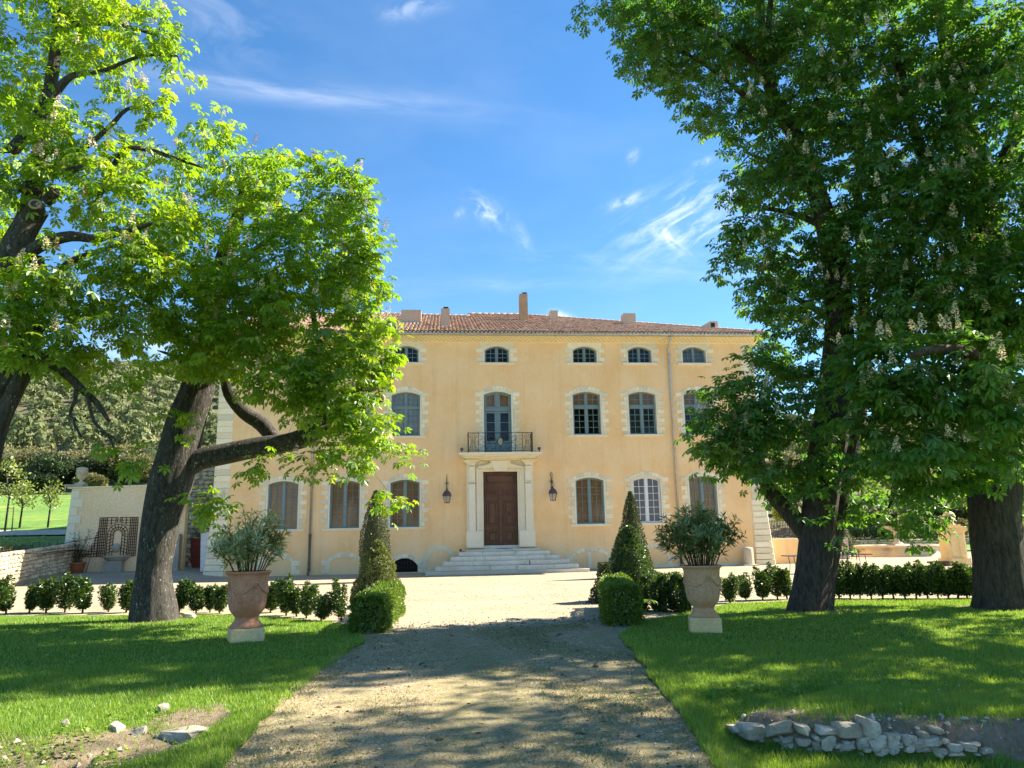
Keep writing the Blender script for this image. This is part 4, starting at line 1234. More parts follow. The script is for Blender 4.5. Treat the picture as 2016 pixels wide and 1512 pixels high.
for i in range(8):
    (ya, za), (yb, zb) = prof[i], prof[i + 1]
    g.add([(HX0 - .55, ya, za), (HX1 + .62, ya, za), (HX1 + .62, yb, zb), (HX0 - .55, yb, zb)], [(3, 2, 1, 0)], 0, True)
g.tube([(HX0 - .55, gy - .085, gz), (HX1 + .62, gy - .085, gz)], .016, 6)
g.tube([(HX1 + .62, gy - .085, gz - .02), (HX1 + .68, gy + .02, gz - .02), (HX1 + .68, 6, gz - .02)], .075, 8)
g.build('gutter', 'zinc', house)
def rain_pipe(x, top):
    p = MB()
    yy = -.10
    path = [(x, gy, gz - .07), (x, gy, gz - .16), (x - .06, gy + .2, gz - .42), (x - .02, yy, gz - .72), (x, yy, gz - 1.0), (x, yy, 2.0)] if top else []
    p.tube(path, .055, 10)
    for z in (gz - 1.02, 8.6, 6.0, 4.3): p.tube([(x, yy, z), (x, yy, z + .07)], .066, 10)
    o = p.build('rain_pipe', 'zinc', house)
    q = MB(); q.tube([(x, yy, 2.02), (x, yy, .30), (x - .02, yy - .05, .16), (x - .02, yy - .13, .10)], .062, 10)
    for z in (1.92, .62, .30): q.tube([(x, yy, z), (x, yy, z + .09)], .074, 10)
    q.build('foot_pipe', 'cast_iron', o)
    return o
rain_pipe(-9.34, True); rain_pipe(9.10, True)

# roof planes and clay tiles
SL = math.tan(R(20.0)); EY, EZ = -0.66, 12.10
def roof_z(y): return EZ + (y - EY) * SL
TOPL = [(-14.5, 11.6), (-6.5, 12.2), (-1.15, 10.6), (-1.10, 12.9), (2.4, 12.7), (14.25, -.45)]     # (x, y) of the upper edge, left to right
def roof_top(x):
    for (xa_, ya_), (xb_, yb_) in zip(TOPL[:-1], TOPL[1:]):
        if xa_ <= x <= xb_: return ya_ + (yb_ - ya_) * (x - xa_) / (xb_ - xa_)
    return -.5
rf = MB()
ed = [(-14.6, EY), (14.25, EY)] + [(x, y) for x, y in TOPL[::-1]]
rf.add([(x, y, roof_z(y) - .05) for x, y in ed], [tuple(range(len(ed)))])
# back slopes so that the roof is closed
rf.add([(-14.5, 11.6, roof_z(11.6) - .05), (2.4, 12.7, roof_z(12.7) - .05), (14.25, -.45, roof_z(-.45) - .05), (14.3, DEPTH + .5, 12.1), (-14.6, DEPTH + .5, 12.1), (-14.6, EY, roof_z(EY) - .05)], [(0, 1, 3, 4), (1, 2, 3), (5, 0, 4)])
M['roof_bed'] = mat_plain('roof_bed', (0.20, 0.105, 0.07), 0.95, 0, 0.3, 6)
rfo = rf.build('roof', 'roof_bed', house)
TV, TF = [], []
for j, (xx, rr, lift) in enumerate(((0, .098, .012), (.46, .078, -.004))):
    for k in range(7):
        a = PI * k / 6
        TV.append((rr * math.cos(a), xx, rr * math.sin(a) * .86 + lift - .012))
for k in range(6): TF.append((k, k + 1, 8 + k, 7 + k))
ti = len(TV)
for k in range(7):
    a = PI * k / 6; TV.append((.080 * math.cos(a), 0, .080 * math.sin(a) * .86 + .004 - .012))
for k in range(6): TF.append((k + 1, k, ti + k, ti + k + 1))
TV = np.array(TV); TF = np.array(TF)
s_ax = Vector((0, math.cos(R(20)), math.sin(R(20)))); n_ax = Vector((0, -math.sin(R(20)), math.cos(R(20))))
pitch, rowl = 0.205, 0.34
single = np_mesh('roof_tile', TV, TF, 'tile', np.zeros(len(TF)), True)
bulkP, bulkR = [], []
edge_mb = MB()
ncol = int(28.8 / pitch)
for c in range(ncol):
    x = -14.5 + pitch * (c + .5)
    yt = roof_top(x)
    r = 0
    while True:
        y = EY + r * rowl * s_ax.y
        if y > yt - .1: break
        p = Vector((x + random.uniform(-.012, .012), y + random.uniform(-.02, .02), roof_z(y) + .03 + random.uniform(-.004, .008)))
        if r < 2 and x > -14.3:
            put('roof_tile', single, rfo, p, rot=(R(20) + random.uniform(-.01, .03), 0, random.uniform(-.05, .05)))
        else: bulkP.append(p)
        r += 1
    edge_mb.tube([(x, EY - .015, EZ - .035), (x, EY + .12, EZ + .0)], .082, 8, smooth=False)
bulkP = np.array(bulkP); nb_ = len(bulkP)
fw_ = np.tile(np.array(s_ax), (nb_, 1)) + np.c_[RNG.normal(size=nb_) * .03, np.zeros(nb_), RNG.normal(size=nb_) * .015]
# template axes: x across, y up the slope, z normal
V, F = instance_arrays(TV[:, [1, 0, 2]] * np.array([1, -1, 1]), TF, bulkP, fw_, np.tile(np.array(n_ax), (nb_, 1)), np.ones(nb_))
put('tile_field', np_mesh('tile_field', V, F, 'tile', np.repeat(RNG.random(nb_), len(TF)), True), rfo, wpos(rfo), kind='stuff')
edge_mb.build('tile_bedding', 'tile_edge', rfo)['kind'] = 'stuff'
# ridge and hip cappings
rc = MB()
for (xa_, ya_), (xb_, yb_) in ((TOPL[0], TOPL[1]), (TOPL[1], TOPL[2]), (TOPL[3], TOPL[4]), (TOPL[4], TOPL[5])):
    L = math.hypot(xb_ - xa_, yb_ - ya_); k = max(1, int(L / .42))
    for i in range(k):
        t0, t1 = i / k, (i + 1.12) / k
        a = Vector((xa_ + (xb_ - xa_) * t0, ya_ + (yb_ - ya_) * t0, 0)); b_ = Vector((xa_ + (xb_ - xa_) * t1, ya_ + (yb_ - ya_) * t1, 0))
        a.z = roof_z(a.y) + .03; b_.z = roof_z(b_.y) + .05
        rc.tube([a, b_], [.10, .115], 8)
rc.build('ridge_tiles', 'tile', rfo)['kind'] = 'stuff'

# chimneys
def chimney(px0, px1, ptop, pbot, Y, depth, mat='chimney', style=''):
    a = at(px0, ptop, Y); b_ = at(px1, ptop, Y)
    zt = a.z; zb = roof_z(Y) - .25
    c = MB()
    x0, x1 = a.x, b_.x
    if style == 'slant':
        c.prism([(x0 - .1, zb), (x1, zb), (x1, zt), (x0 + .75, zt), (x0, zt - .42)], Y, Y + depth)
    else: c.bx(x0, x1, Y, Y + depth, zb, zt)
    o = c.build('chimney', mat, house)
    if style in ('', 'flue'):
        k = MB(); k.bx(x0 - .03, x1 + .03, Y - .03, Y + depth + .03, roof_z(Y) - .02, roof_z(Y) + .06 + depth * SL * .3); k.build('flashing', 'zinc', o)
    if style in ('flue', 'tall'):
        xm = (x0 + x1) / 2 + (.03 if style == 'flue' else .08)
        k = MB(); k.bx(xm - .14, xm + .14, Y + .1, Y + depth - .1, zt, zt + .12); k.build('flue_cap', 'iron', o)
    if style == 'slant':
        k = MB(); k.bx(x1 - .42, x1 - .18, Y - .004, Y + .2, zt - .36, zt - .10); k.build('flue_opening', 'iron', o)
    return o
chimney(790, 829, 609.5, 630, 4.6, .8)['label'] = 'low wide rendered chimney'
chimney(868, 885.5, 607, 640, 2.4, .55, style='flue')['label'] = 'slim rendered chimney with a black flue cap'
chimney(1023, 1038.5, 578, 628, 7.0, .7, 'chimney_stain', 'tall')['label'] = 'tall stained chimney'
chimney(1083, 1098, 611, 627, 7.5, .7, style='plain')['label'] = 'short chimney just above the ridge'
chimney(1227, 1251, 616.5, 637, 4.2, .7, style='plain')['label'] = 'square rendered chimney on the right slope'
chimney(1373, 1413, 632, 645, 1.7, .7, style='slant')['label'] = 'slanted chimney with a dark square opening'

# cellar openings at the foot of the wall
def blind_arch(x0, x1, z0, zs, rise, nv, jamb, parent=house, th=.22, proud=.024):
    p = MB(); p.bx(x0 - .02, x1 + .02, -.006, .02, z0 - .05, z0 - .02); po = p.build('arch_trace', 'stone', parent, ((x0 + x1) / 2, 0, z0))
    inn = arch_pts(x0, x1, zs, rise, nv); out_ = arch_pts(x0 - th * .55, x1 + th * .55, zs + th * .55, rise + th * .5, nv)
    for i in range(nv): wedge('voussoir', po, inn[i], inn[i + 1], out_[i + 1], out_[i], 'stone', proud)
    for s, x in ((-1, x0), (1, x1)):
        z = zs
        for i in range(jamb):
            ww = (.42, .22)[i % 2]; hh = (zs - z0) / jamb + (.05 if i == 0 else 0)
            stone('stone', po, *((x - ww, x) if s < 0 else (x, x + ww)), z - hh + (.05 if i == 0 else 0), z + (.05 if i == 0 else 0), proud)
            z = z - hh + (.05 if i == 0 else 0)
    return po
blind_arch(-11.55, -10.20, .10, .72, .20, 9, 3)
blind_arch(-8.36, -6.92, .12, .70, .19, 8, 3)
blind_arch(CELLAR[0], CELLAR[1], .08, .42, .36, 5, 2)
po = blind_arch(3.62, 5.30, .12, .70, .22, 8, 1, th=.2)
MB().bx(4.33, 4.52, -.020, .04, .10, .88).build('mullion_stone', 'stone', po)
blind_arch(7.05, 8.42, .12, .62, .40, 8, 2)
# the larger bricked-up arch beside the steps: a plain ring
ring = MB(); inn = arch_pts(-3.66, -2.42, .50, .66, 16); out_ = arch_pts(-3.88, -2.24, .46, .92, 16)
for i in range(16):
    a, b_, c, d = inn[i], inn[i + 1], out_[i + 1], out_[i]
    vs = [(p[0], -.024, p[1]) for p in (a, b_, c, d)] + [(p[0], .03, p[1]) for p in (a, b_, c, d)]
    ring.add(vs, [(0, 1, 2, 3), (1, 0, 4, 5), (3, 2, 6, 7)])
ring.bx(-3.88, -3.66, -.024, .03, .06, .49); ring.bx(-4.04, -3.885, -.024, .03, .56, .72)
ring.build('arch_ring', 'stone', house)
MB().bx(CELLAR[0] - .02, CELLAR[1] + .02, .34, .36, .0, .85).build('cellar_back', 'dark', house)
gr = MB()
for i in range(9):
    x = CELLAR[0] + (CELLAR[1] - CELLAR[0]) * (i + .5) / 9
    gr.tube([(x, .06, .10), (x, .06, arch_z(x, (CELLAR[0] + CELLAR[1]) / 2, 1.30, .42, .36))], .016, 6)
for z in (.30, .55): gr.bx(CELLAR[0], CELLAR[1], .03, .05, z - .02, z + .02)
gr.build('cellar_grille', 'iron', house)
MB().bx(5.6, 12.2, -.035, .05, .04, .17).build('wall_plinth', 'stone_smooth', house)

# ---- doorway: architrave, pilasters, keystone, cornice
portal = MB()
PY = -.16
portal.bx(-1.70, -1.30, PY, .05, 1.22, 5.32); portal.bx(1.28, 1.66, PY, .05, 1.22, 5.32)
portal.bx(-1.30, 1.28, -.075, .05, 4.95, 5.53)
po = portal.build('portal', 'stone_smooth', house)
def ppart(name, fn, mat='stone_smooth'):
    m_ = MB(); fn(m_); return m_.build(name, mat, po)
ppart('plinth_block', lambda m_: (m_.bbox(-1.73, -.90, -.24, .04, 1.20, 2.02, .012)))
ppart('plinth_block', lambda m_: (m_.bbox(.90, 1.70, -.24, .04, 1.20, 2.02, .012)))
for s, (xa_, xb_) in ((-1, (-1.60, -1.26)), (1, (1.24, 1.57))):
    def pil(m_):
        m_.bbox(xa_, xb_, -.225, PY, 2.02, 4.35, .01)
        m_.bbox(xa_, xb_, -.225, PY, 4.48, 5.24, .01)
        for i in range(8): m_.bx(xa_ + (xb_ - xa_) * (i + .15) / 8, xa_ + (xb_ - xa_) * (i + .8) / 8, -.245, PY, 4.37, 4.42)
        m_.bx(xa_, xb_, -.24, PY, 4.42, 4.47)
        m_.bbox(xa_ + .05, xb_ - .08, -.265, -.22, 4.98, 5.22, .012)
    ppart('pilaster', pil)
    def cap(m_):
        c = (xa_ + xb_) / 2 + s * .04
        for i, (w_, y_, z_) in enumerate(((.36, -.26, 5.26), (.42, -.29, 5.31), (.52, -.34, 5.36), (.66, -.42, 5.41), (.84, -.50, 5.46))):
            m_.bx(c - w_ / 2, c + w_ / 2, y_, PY + .02, z_, z_ + .055)
    ppart('capital', cap)
def arc_(m_):
    for i, (o_, y_, w_) in enumerate(((.0, -.055, .12), (.12, -.105, .12), (.24, -.145, .12))):
        for s in (-1, 1):
            xi = .87 + o_ if s > 0 else -.86 - o_
            xa_, xb_ = sorted((xi, xi + s * w_))
            m_.bx(xa_, xb_, y_, .33 if i == 0 else .04, 2.02 if o_ else 1.20, 4.95 + o_)
        m_.bx(-.86 - o_, .87 + o_, y_, .33 if i == 0 else .04, 4.95 + o_, 4.95 + o_ + w_ * .9)
ppart('architrave', arc_)
ppart('keystone', lambda m_: (m_.prism([(-.30, 4.95), (.30, 4.95), (.50, 5.42), (-.48, 5.42)], -.30, .02), m_.prism([(-.33, 5.10), (.33, 5.10), (.50, 5.43), (-.48, 5.43)], -.335, -.30), m_.bx(-.52, .54, -.36, .0, 5.43, 5.50)))
for s in (-1, 1):
    cv_ = [(s * (.46 + .66 * t), 5.42 - .21 * (1 - (1 - t) ** 2.2)) for t in np.linspace(0, 1, 8)]
    poly = [(s * .36, 5.13)] + [(s * 1.12, 5.13)] + cv_[::-1] if s > 0 else cv_ + [(s * 1.12, 5.13), (s * .36, 5.13)][0:2]
    ppart('pediment_wing', lambda m_: m_.prism(poly, -.27, .0))
def slab(m_):
    for i, (e, z_, h_) in enumerate(((1.76, 5.52, .07), (1.84, 5.59, .08), (1.94, 5.67, .06), (2.08, 5.73, .12))):
        d = -.42 - .17 * i + (.0 if i else 0)
        m_.bx(-e, e - .03, max(-1.02, d), .02, z_, z_ + h_)
ppart('balcony_slab', slab)
# door leaves
door = MB()
dy = .20
door.bx(DOOR[0], DOOR[1], dy + .05, dy + .1, 1.30, 4.95)
for xa_, xb_ in ((DOOR[0], -.80), (.81, DOOR[1])): door.bx(xa_, xb_, dy - .02, dy + .05, 1.30, 4.95)
door.bx(DOOR[0], DOOR[1], dy - .03, dy + .05, 4.20, 4.36); door.bx(DOOR[0], DOOR[1], dy - .07, dy - .03, 4.30, 4.36); door.bx(DOOR[0], DOOR[1], dy - .02, dy + .05, 4.88, 4.95)
do = door.build('door', 'wood_door', house)
m_ = MB(); m_.bx(-.80, .81, dy, dy + .05, 4.36, 4.88); m_.bbox(-.70, .71, dy - .035, dy, 4.44, 4.80, .03); m_.bx(-.64, .65, dy - .045, dy - .035, 4.50, 4.74); m_.build('transom_panel', 'wood_door', do)
for s in (-1, 1):
    xa_, xb_ = (-.80, -.055) if s < 0 else (.065, .81)
    m_ = MB(); m_.bx(xa_, xb_, dy, dy + .05, 1.30, 4.20)
    for za, zb in ((1.42, 2.06), (2.26, 3.52), (3.74, 4.06)):
        for ra, rb, rc_, rd in ((xa_ + .10, xb_ - .10, za, za + .06), (xa_ + .10, xb_ - .10, zb - .06, zb)): m_.bbox(ra, rb, dy - .04, dy, rc_, rd, .015)
        m_.bbox(xa_ + .10, xa_ + .16, dy - .04, dy, za + .06, zb - .06, .015); m_.bbox(xb_ - .16, xb_ - .10, dy - .04, dy, za + .06, zb - .06, .015)
        m_.bbox(xa_ + .21, xb_ - .21, dy - .025, dy, za + .11, zb - .11, .03)
    m_.bx(xa_, xb_, dy - .028, dy, 3.60, 3.66); m_.bx(xa_, xb_, dy - .028, dy, 2.12, 2.20)
    m_.build('door_leaf', 'wood_door', do)
m_ = MB(); m_.bbox(-.075, .085, dy - .06, dy + .02, 1.30, 4.20, .02)
for i in range(16): m_.bx(-.03, .04, dy - .075, dy - .06, 1.8 + i * .145, 1.88 + i * .145)
m_.build('meeting_stile', 'wood_door', do)
m_ = MB(); m_.tube([(.44 + .065 * math.cos(t), dy - .06, 2.86 + .075 * math.sin(t)) for t in np.linspace(PI * .85, PI * 2.15, 12)], .013, 6); m_.ball((.44, dy - .05, 2.93), .03, 8); m_.build('knocker', 'iron', do)
MB().bx(DOOR[0], DOOR[1], -.02, dy + .12, 1.12, 1.30).build('threshold', 'stone_step', house)

# balcony railing
RB = 5.855; RT = 6.83; RY = -.92
rail = MB()
x0, x1 = -1.63, 1.57
rail.bx(x0, x1, RY - .018, RY + .018, RT - .03, RT); rail.bx(x0, x1, RY - .012, RY + .012, RB + .05, RB + .075); rail.bx(x0, x1, RY - .012, RY + .012, RT - .11, RT - .095) if False else None
for x in (x0, x1): rail.bx(x - .022, x + .022, RY - .022, RY + .022, RB, RT + .02); rail.bx(x - .015, x + .015, RY, -.02, RT - .03, RT); rail.bx(x - .012, x + .012, RY, -.02, RB + .05, RB + .075)
for x in (-1.13, -.78, .72, 1.08): rail.bx(x - .012, x + .012, RY - .012, RY + .012, RB, RT)
for s, x in ((-1, x0), (1, x1)):
    for k in range(1, 6): rail.tube([(x, RY + k * .15, RB + .06), (x, RY + k * .15, RT - .02)], .008, 5)
ro = rail.build('balcony_railing', 'iron', house)
def scroll(m_, cx, cz, r0, r1, a0, a1, n=18, rad=.011, sx=1):
    m_.tube([(cx + sx * (r0 + (r1 - r0) * t) * math.cos(a0 + (a1 - a0) * t), RY, cz + (r0 + (r1 - r0) * t) * math.sin(a0 + (a1 - a0) * t)) for t in np.linspace(0, 1, n)], rad, 5)
zm = (RB + RT) / 2 + .02
for cx in (-1.38, 1.325):
    m_ = MB()
    for s in (-1, 1):
        m_.tube([(cx + s * .02, RY, RT - .03), (cx + s * .07, RY, RT - .10), (cx + s * .17, RY, RT - .14), (cx + s * .16, RY, RT - .24), (cx + s * .08, RY, RT - .22), (cx + s * .07, RY, RT - .16)], .011, 5)
        m_.tube([(cx + s * .16, RY, RT - .20), (cx + s * .09, RY, zm + .12), (cx + s * .09, RY, zm - .12), (cx + s * .15, RY, RB + .22), (cx + s * .20, RY, RB + .10)], .011, 5)
        m_.tube([(cx + s * .20, RY, RB + .26), (cx + s * .10, RY, RB + .26), (cx + s * .10, RY, RB + .12), (cx + s * .20, RY, RB + .12)], .010, 5)
        m_.tube([(cx + s * .035, RY, RT - .12), (cx + s * .035, RY, zm + .05)], .009, 5); m_.tube([(cx + s * .035, RY, zm - .05), (cx + s * .035, RY, RB + .1)], .009, 5)
    m_.bx(cx - .05, cx + .05, RY - .012, RY + .012, zm - .055, zm - .04); m_.bx(cx - .05, cx + .05, RY - .012, RY + .012, zm + .04, zm + .055)
    m_.bx(cx - .055, cx - .04, RY - .012, RY + .012, zm - .055, zm + .055); m_.bx(cx + .04, cx + .055, RY - .012, RY + .012, zm - .055, zm + .055)
    m_.build('lyre_panel', 'iron', ro)
for s in (-1, 1):
    m_ = MB(); cx = s * .74 - .02
    scroll(m_, cx - s * .02, zm + .17, .20, .05, PI * 1.25, -PI * .6, sx=s); scroll(m_, cx - s * .02, zm - .19, .20, .05, -PI * 1.25, PI * .6, sx=s)
    m_.tube([(cx - s * .22, RY, zm), (cx - s * .05, RY, zm + .07), (cx + s * .12, RY, zm), (cx - s * .05, RY, zm - .07), (cx - s * .22, RY, zm)], .010, 5)
    m_.tube([(cx + s * .32, RY, zm + .30), (cx + s * .18, RY, zm + .30), (cx + s * .18, RY, zm + .14), (cx + s * .32, RY, zm + .14)], .010, 5)
    m_.tube([(cx + s * .32, RY, zm - .30), (cx + s * .18, RY, zm - .30), (cx + s * .18, RY, zm - .14), (cx + s * .32, RY, zm - .14)], .010, 5)
    scroll(m_, cx - s * .42, zm + .16, .17, .04, 0, PI * 1.6, sx=s); scroll(m_, cx - s * .42, zm - .20, .17, .04, 0, -PI * 1.6, sx=s)
    m_.tube([(cx - s * .25, RY, zm - .38), (cx - s * .45, RY, zm - .30), (cx - s * .62, RY, zm - .38), (cx - s * .72, RY, zm - .26)], .010, 5)
    m_.tube([(cx - s * .25, RY, zm + .34), (cx - s * .40, RY, zm + .22), (cx - s * .58, RY, zm + .02), (cx - s * .50, RY, zm - .1)], .010, 5)
    m_.build('scroll_panel', 'iron', ro)
m_ = MB(); m_.tube([(-.03 + .135 * math.cos(t), RY, zm + .02 + .20 * math.sin(t)) for t in np.linspace(0, 2 * PI, 24)], .016, 6)
m_.tube([(-.03, RY, zm + .22), (-.03, RY, RT - .03)], .010, 5); m_.tube([(-.03, RY, zm - .18), (-.03, RY, RB + .06)], .010, 5)
m_.build('medallion', 'iron', ro)
m_ = MB()
m_.add([(-.03 + .12 * math.cos(t), RY + .006, zm + .02 + .185 * math.sin(t)) for t in np.linspace(0, 2 * PI, 24)[:-1]], [tuple(range(23))])
M['gilt'] = mat_plain('faded_gilt_plate', (0.30, 0.29, 0.21), 0.5, 0.3, 0.2, 20)
m_.build('medallion_plate', 'gilt', ro)

# ---- small things about the door
for k, (xx, lab) in enumerate(((-1.95, 'round dark spotlight on the left end of the door cornice'), (1.93, 'round dark spotlight on the right end of the door cornice'))):
    t = thing('spotlight', lab, 'spotlight', (xx, -.80, 5.85), 'spotlights on the door cornice')
    a = MB(); a.ball((xx, -.80, 6.02), .085, 14); a.build('lamp_head', 'copper', t)
    a = MB(); a.tube([(xx, -.80, 5.95), (xx, -.80, 5.86)], .025, 8); a.lathe([(.06, .012), (.06, 0)], (xx, -.80, 5.85), 12); a.tube([(xx, -.80, 5.862), (xx + (.16 if xx < 0 else -.16), -.78, 5.862), (xx + (.24 if xx < 0 else -.24), -.74, 5.93)], .010, 5); a.build('lamp_base', 'iron', t)
def wall_lantern(xc, zc, lab, flip):
    t = thing('wall_lantern', lab, 'lantern', (xc, -.02, zc), 'lanterns beside the front door')
    yl = -.50
    a = MB()
    # bracket: rod from the wall, spear tip above
    a.tube([(xc, -.03, zc + .62), (xc, -.03, zc + 1.12)], [.022, .006], 6); a.bx(xc - .02, xc + .02, -.035, .0, zc - .1, zc + .62)
    for s in (-1, 1): a.tube([(xc, -.05, zc + .62), (xc + s * .08, -.07, zc + .67), (xc + s * .10, -.07, zc + .60)], .012, 5)
    a.tube([(xc, -.04, zc + .55), (xc, -.30, zc + .60), (xc, yl, zc + .58), (xc, yl, zc + .36)], .016, 6)
    if flip: a.tube([(xc + .02 + .06 * math.cos(u), -.05, zc + .92 + .16 * math.sin(u)) for u in np.linspace(PI, -PI * .6, 14)], .010, 5); a.tube([(xc + .05, -.05, zc + .75), (xc + .02, -.2, zc + .55), (xc + .10, yl, zc + .46), (xc + .06, yl, zc + .34)], .008, 5)
    a.build('bracket', 'iron_brown', t)
    a = MB(); prof = [(.235, .0), (.215, .055), (.175, .16), (.10, .235), (.045, .265), (.04, .30), (.055, .32), (.03, .36), (.004, .37)]
    a.lathe(prof, (xc, yl, zc), 16); a.build('lantern_dome', 'copper', t)
    a = MB()
    for i in range(6):
        an = PI / 3 * i + .25
        p0 = (xc + .215 * math.cos(an), yl + .215 * math.sin(an), zc + .0); p1 = (xc + .13 * math.cos(an), yl + .13 * math.sin(an), zc - .34)
        a.tube([p0, p1], .009, 5); an2 = an + PI / 3
        a.tube([p1, (xc + .13 * math.cos(an2), yl + .13 * math.sin(an2), zc - .34)], .012, 5); a.tube([p0, (xc + .215 * math.cos(an2), yl + .215 * math.sin(an2), zc)], .014, 5)
        a.tube([p1, (xc + .16 * math.cos(an), yl + .16 * math.sin(an), zc - .37)], .008, 5)
    a.tube([(xc, yl, zc - .34), (xc, yl, zc - .42)], [.012, .003], 5)
    a.build('cage', 'iron_brown', t)
    for i in range(6):
        an = PI / 3 * i + .25; an2 = an + PI / 3
        q = [(xc + r_ * math.cos(z_), yl + r_ * math.sin(z_), zz) for r_, z_, zz in ((.205, an, zc - .005), (.205, an2, zc - .005), (.125, an2, zc - .335), (.125, an, zc - .335))]
        a = MB(); a.add(q, [(0, 1, 2, 3)]); a.build('lantern_pane', 'lantern_glass', t)
    a = MB(); a.tube([(xc, yl, zc - .34), (xc, yl, zc - .18)], .035, 8); a.ball((xc, yl, zc - .12), .055, 10); a.build('bulb', 'curtain', t)
m, nt, b = newmat('frosted_lantern_glass'); b.inputs['Base Color'].default_value = (0.75, 0.72, 0.66, 1); b.inputs['Roughness'].default_value = .3
nt.nodes.remove(b); tr = nt.nodes.new('ShaderNodeBsdfTranslucent'); tr.inputs[0].default_value = (.8, .78, .72, 1); df = nt.nodes.new('ShaderNodeBsdfDiffuse'); df.inputs[0].default_value = (.6, .57, .5, 1); tp = nt.nodes.new('ShaderNodeBsdfTransparent')
a1 = nt.nodes.new('ShaderNodeMixShader'); link(nt, tr.outputs[0], a1.inputs[1]); link(nt, df.outputs[0], a1.inputs[2]); a2 = nt.nodes.new('ShaderNodeMixShader'); a2.inputs[0].default_value = .45; link(nt, a1.outputs[0], a2.inputs[1]); link(nt, tp.outputs[0], a2.inputs[2]); link(nt, a2.outputs[0], nt.nodes['Material Output'].inputs['Surface'])
M['lantern_glass'] = m
wall_lantern(-2.69, 3.76, 'copper domed lantern on the wall left of the front door', False)
wall_lantern(2.60, 3.80, 'copper domed lantern with a curled bracket right of the front door', True)

# ---- staircase of six stone steps
st = thing('staircase', 'broad stone staircase of six worn steps up to the front door', 'staircase', (0, -1.4, 0))
tops = [1.20, 1.02, .82, .61, .40, .19, -.10]
HW = [(-1.76, 1.84), (-2.14, 2.29), (-2.53, 2.70), (-2.90, 3.09), (-3.28, 3.48), (-3.70, 3.92)]
YF = [-.72, -1.10, -1.48, -1.88, -2.28, -2.70]
JO = [(.50,), (-1.0, .6), (-.9, .75, 2.0), (-1.5, 1.2), (-.7, .55, 2.3), (-2.3, -.95, .55, 1.9)]
WORN = [rough_block('step_block', 'stone_step', 20 + i, .035, .03) for i in range(4)]
CLEAN = [rough_block('step_block', 'stone_clean', 30 + i, .02, .01) for i in range(2)]
for i in range(6):
    zt, zb = tops[i] - (.09 if i == 0 else 0) * 0, (tops[i + 1] if i < 5 else -.10)
    zt = tops[i] if i else 1.13
    (xa_, xb_), yf = HW[i], YF[i]
    core = MB(); core.bx(xa_ + .15, xb_ - .15, yf + .15, 0.0, zb - .05, zt - .012); so = core.build('step', 'stone_step', st, ((xa_ + xb_) / 2, yf, zb))
    xs_ = [xa_] + list(JO[i]) + [xb_]
    ms_ = CLEAN if i == 5 else WORN
    def blk(xa2, xb2, ya2, yb2): put('step_stone', random.choice(ms_), so, ((xa2 + xb2) / 2, (ya2 + yb2) / 2, (zb + zt) / 2 + random.uniform(-.004, .004)), (xb2 - xa2 - .006, yb2 - ya2, zt - zb - .004))
    for a_, b_ in zip(xs_[:-1], xs_[1:]): blk(a_, b_, yf, yf + .48)
    # side returns behind the front row
    for s in (-1, 1):
        y_ = yf + .485
        while y_ < -.1:
            y2 = min(0.0, y_ + .95)
            blk(*((xa_, xa_ + .46) if s < 0 else (xb_ - .46, xb_)), y_, y2); y_ = y2 + .004
mt = MB(); mt.lathe([(.001, .02), (.36, .02), (.36, .0)], (0, 0, 0), 24)
for i, v in enumerate(mt.v): mt.v[i] = (.14 + v[0] * 1.05, -.33 + min(v[1], .14) * .85, 1.135 + v[2])
tag(mt.build('doormat', 'soil', None, (.14, -.33, 1.13)), 'half round brown doormat before the front door', 'doormat')
M['rust'] = mat_plain('rusty_grate', (0.17, 0.105, 0.075), 0.8, 0.2, 0.3, 30)
a = MB(); q = gp(1000, 1136); 
for i in range(9): a.bx(-.46 + i * .1, -.40 + i * .1, -3.02, -2.74, .012, .03)
a.bx(-.5, .5, -3.06, -3.02, .008, .035); a.bx(-.5, .5, -2.74, -2.71, .008, .035)
tag(a.build('drain_grate', 'rust', None, (0, -2.9, 0)), 'rusty drain grate in the gravel at the foot of the steps', 'grate')
t = thing('spotlight', 'small dark spotlight on the left end of the third step', 'spotlight', (-2.03, -.6, 1.02))
a = MB(); a.ball((-2.03, -.6, 1.12), .06, 12); a.build('lamp_head', 'copper', t)
a = MB(); a.tube([(-2.03, -.6, 1.07), (-2.03, -.6, 1.02)], .025, 8); a.tube([(-2.03, -.6, 1.08), (-1.88, -.6, 1.05)], .012, 5); a.build('lamp_base', 'iron', t)
# stone stub against the wall on the right
t = thing('stone_column', 'short pale stone column against the house wall near the right corner', 'column', (12.48, -.42, .02))
a = MB(); a.lathe([(.27, .10), (.25, .5), (.255, .84), (.22, .93), (.10, .955), (.001, .96)], (12.48, -.42, .02), 18); a.build('shaft', 'stone_fountain', t)
a = MB(); a.bx(12.1, 12.86, -.80, -.06, .0, .12); a.build('base', 'stone_clean', t)
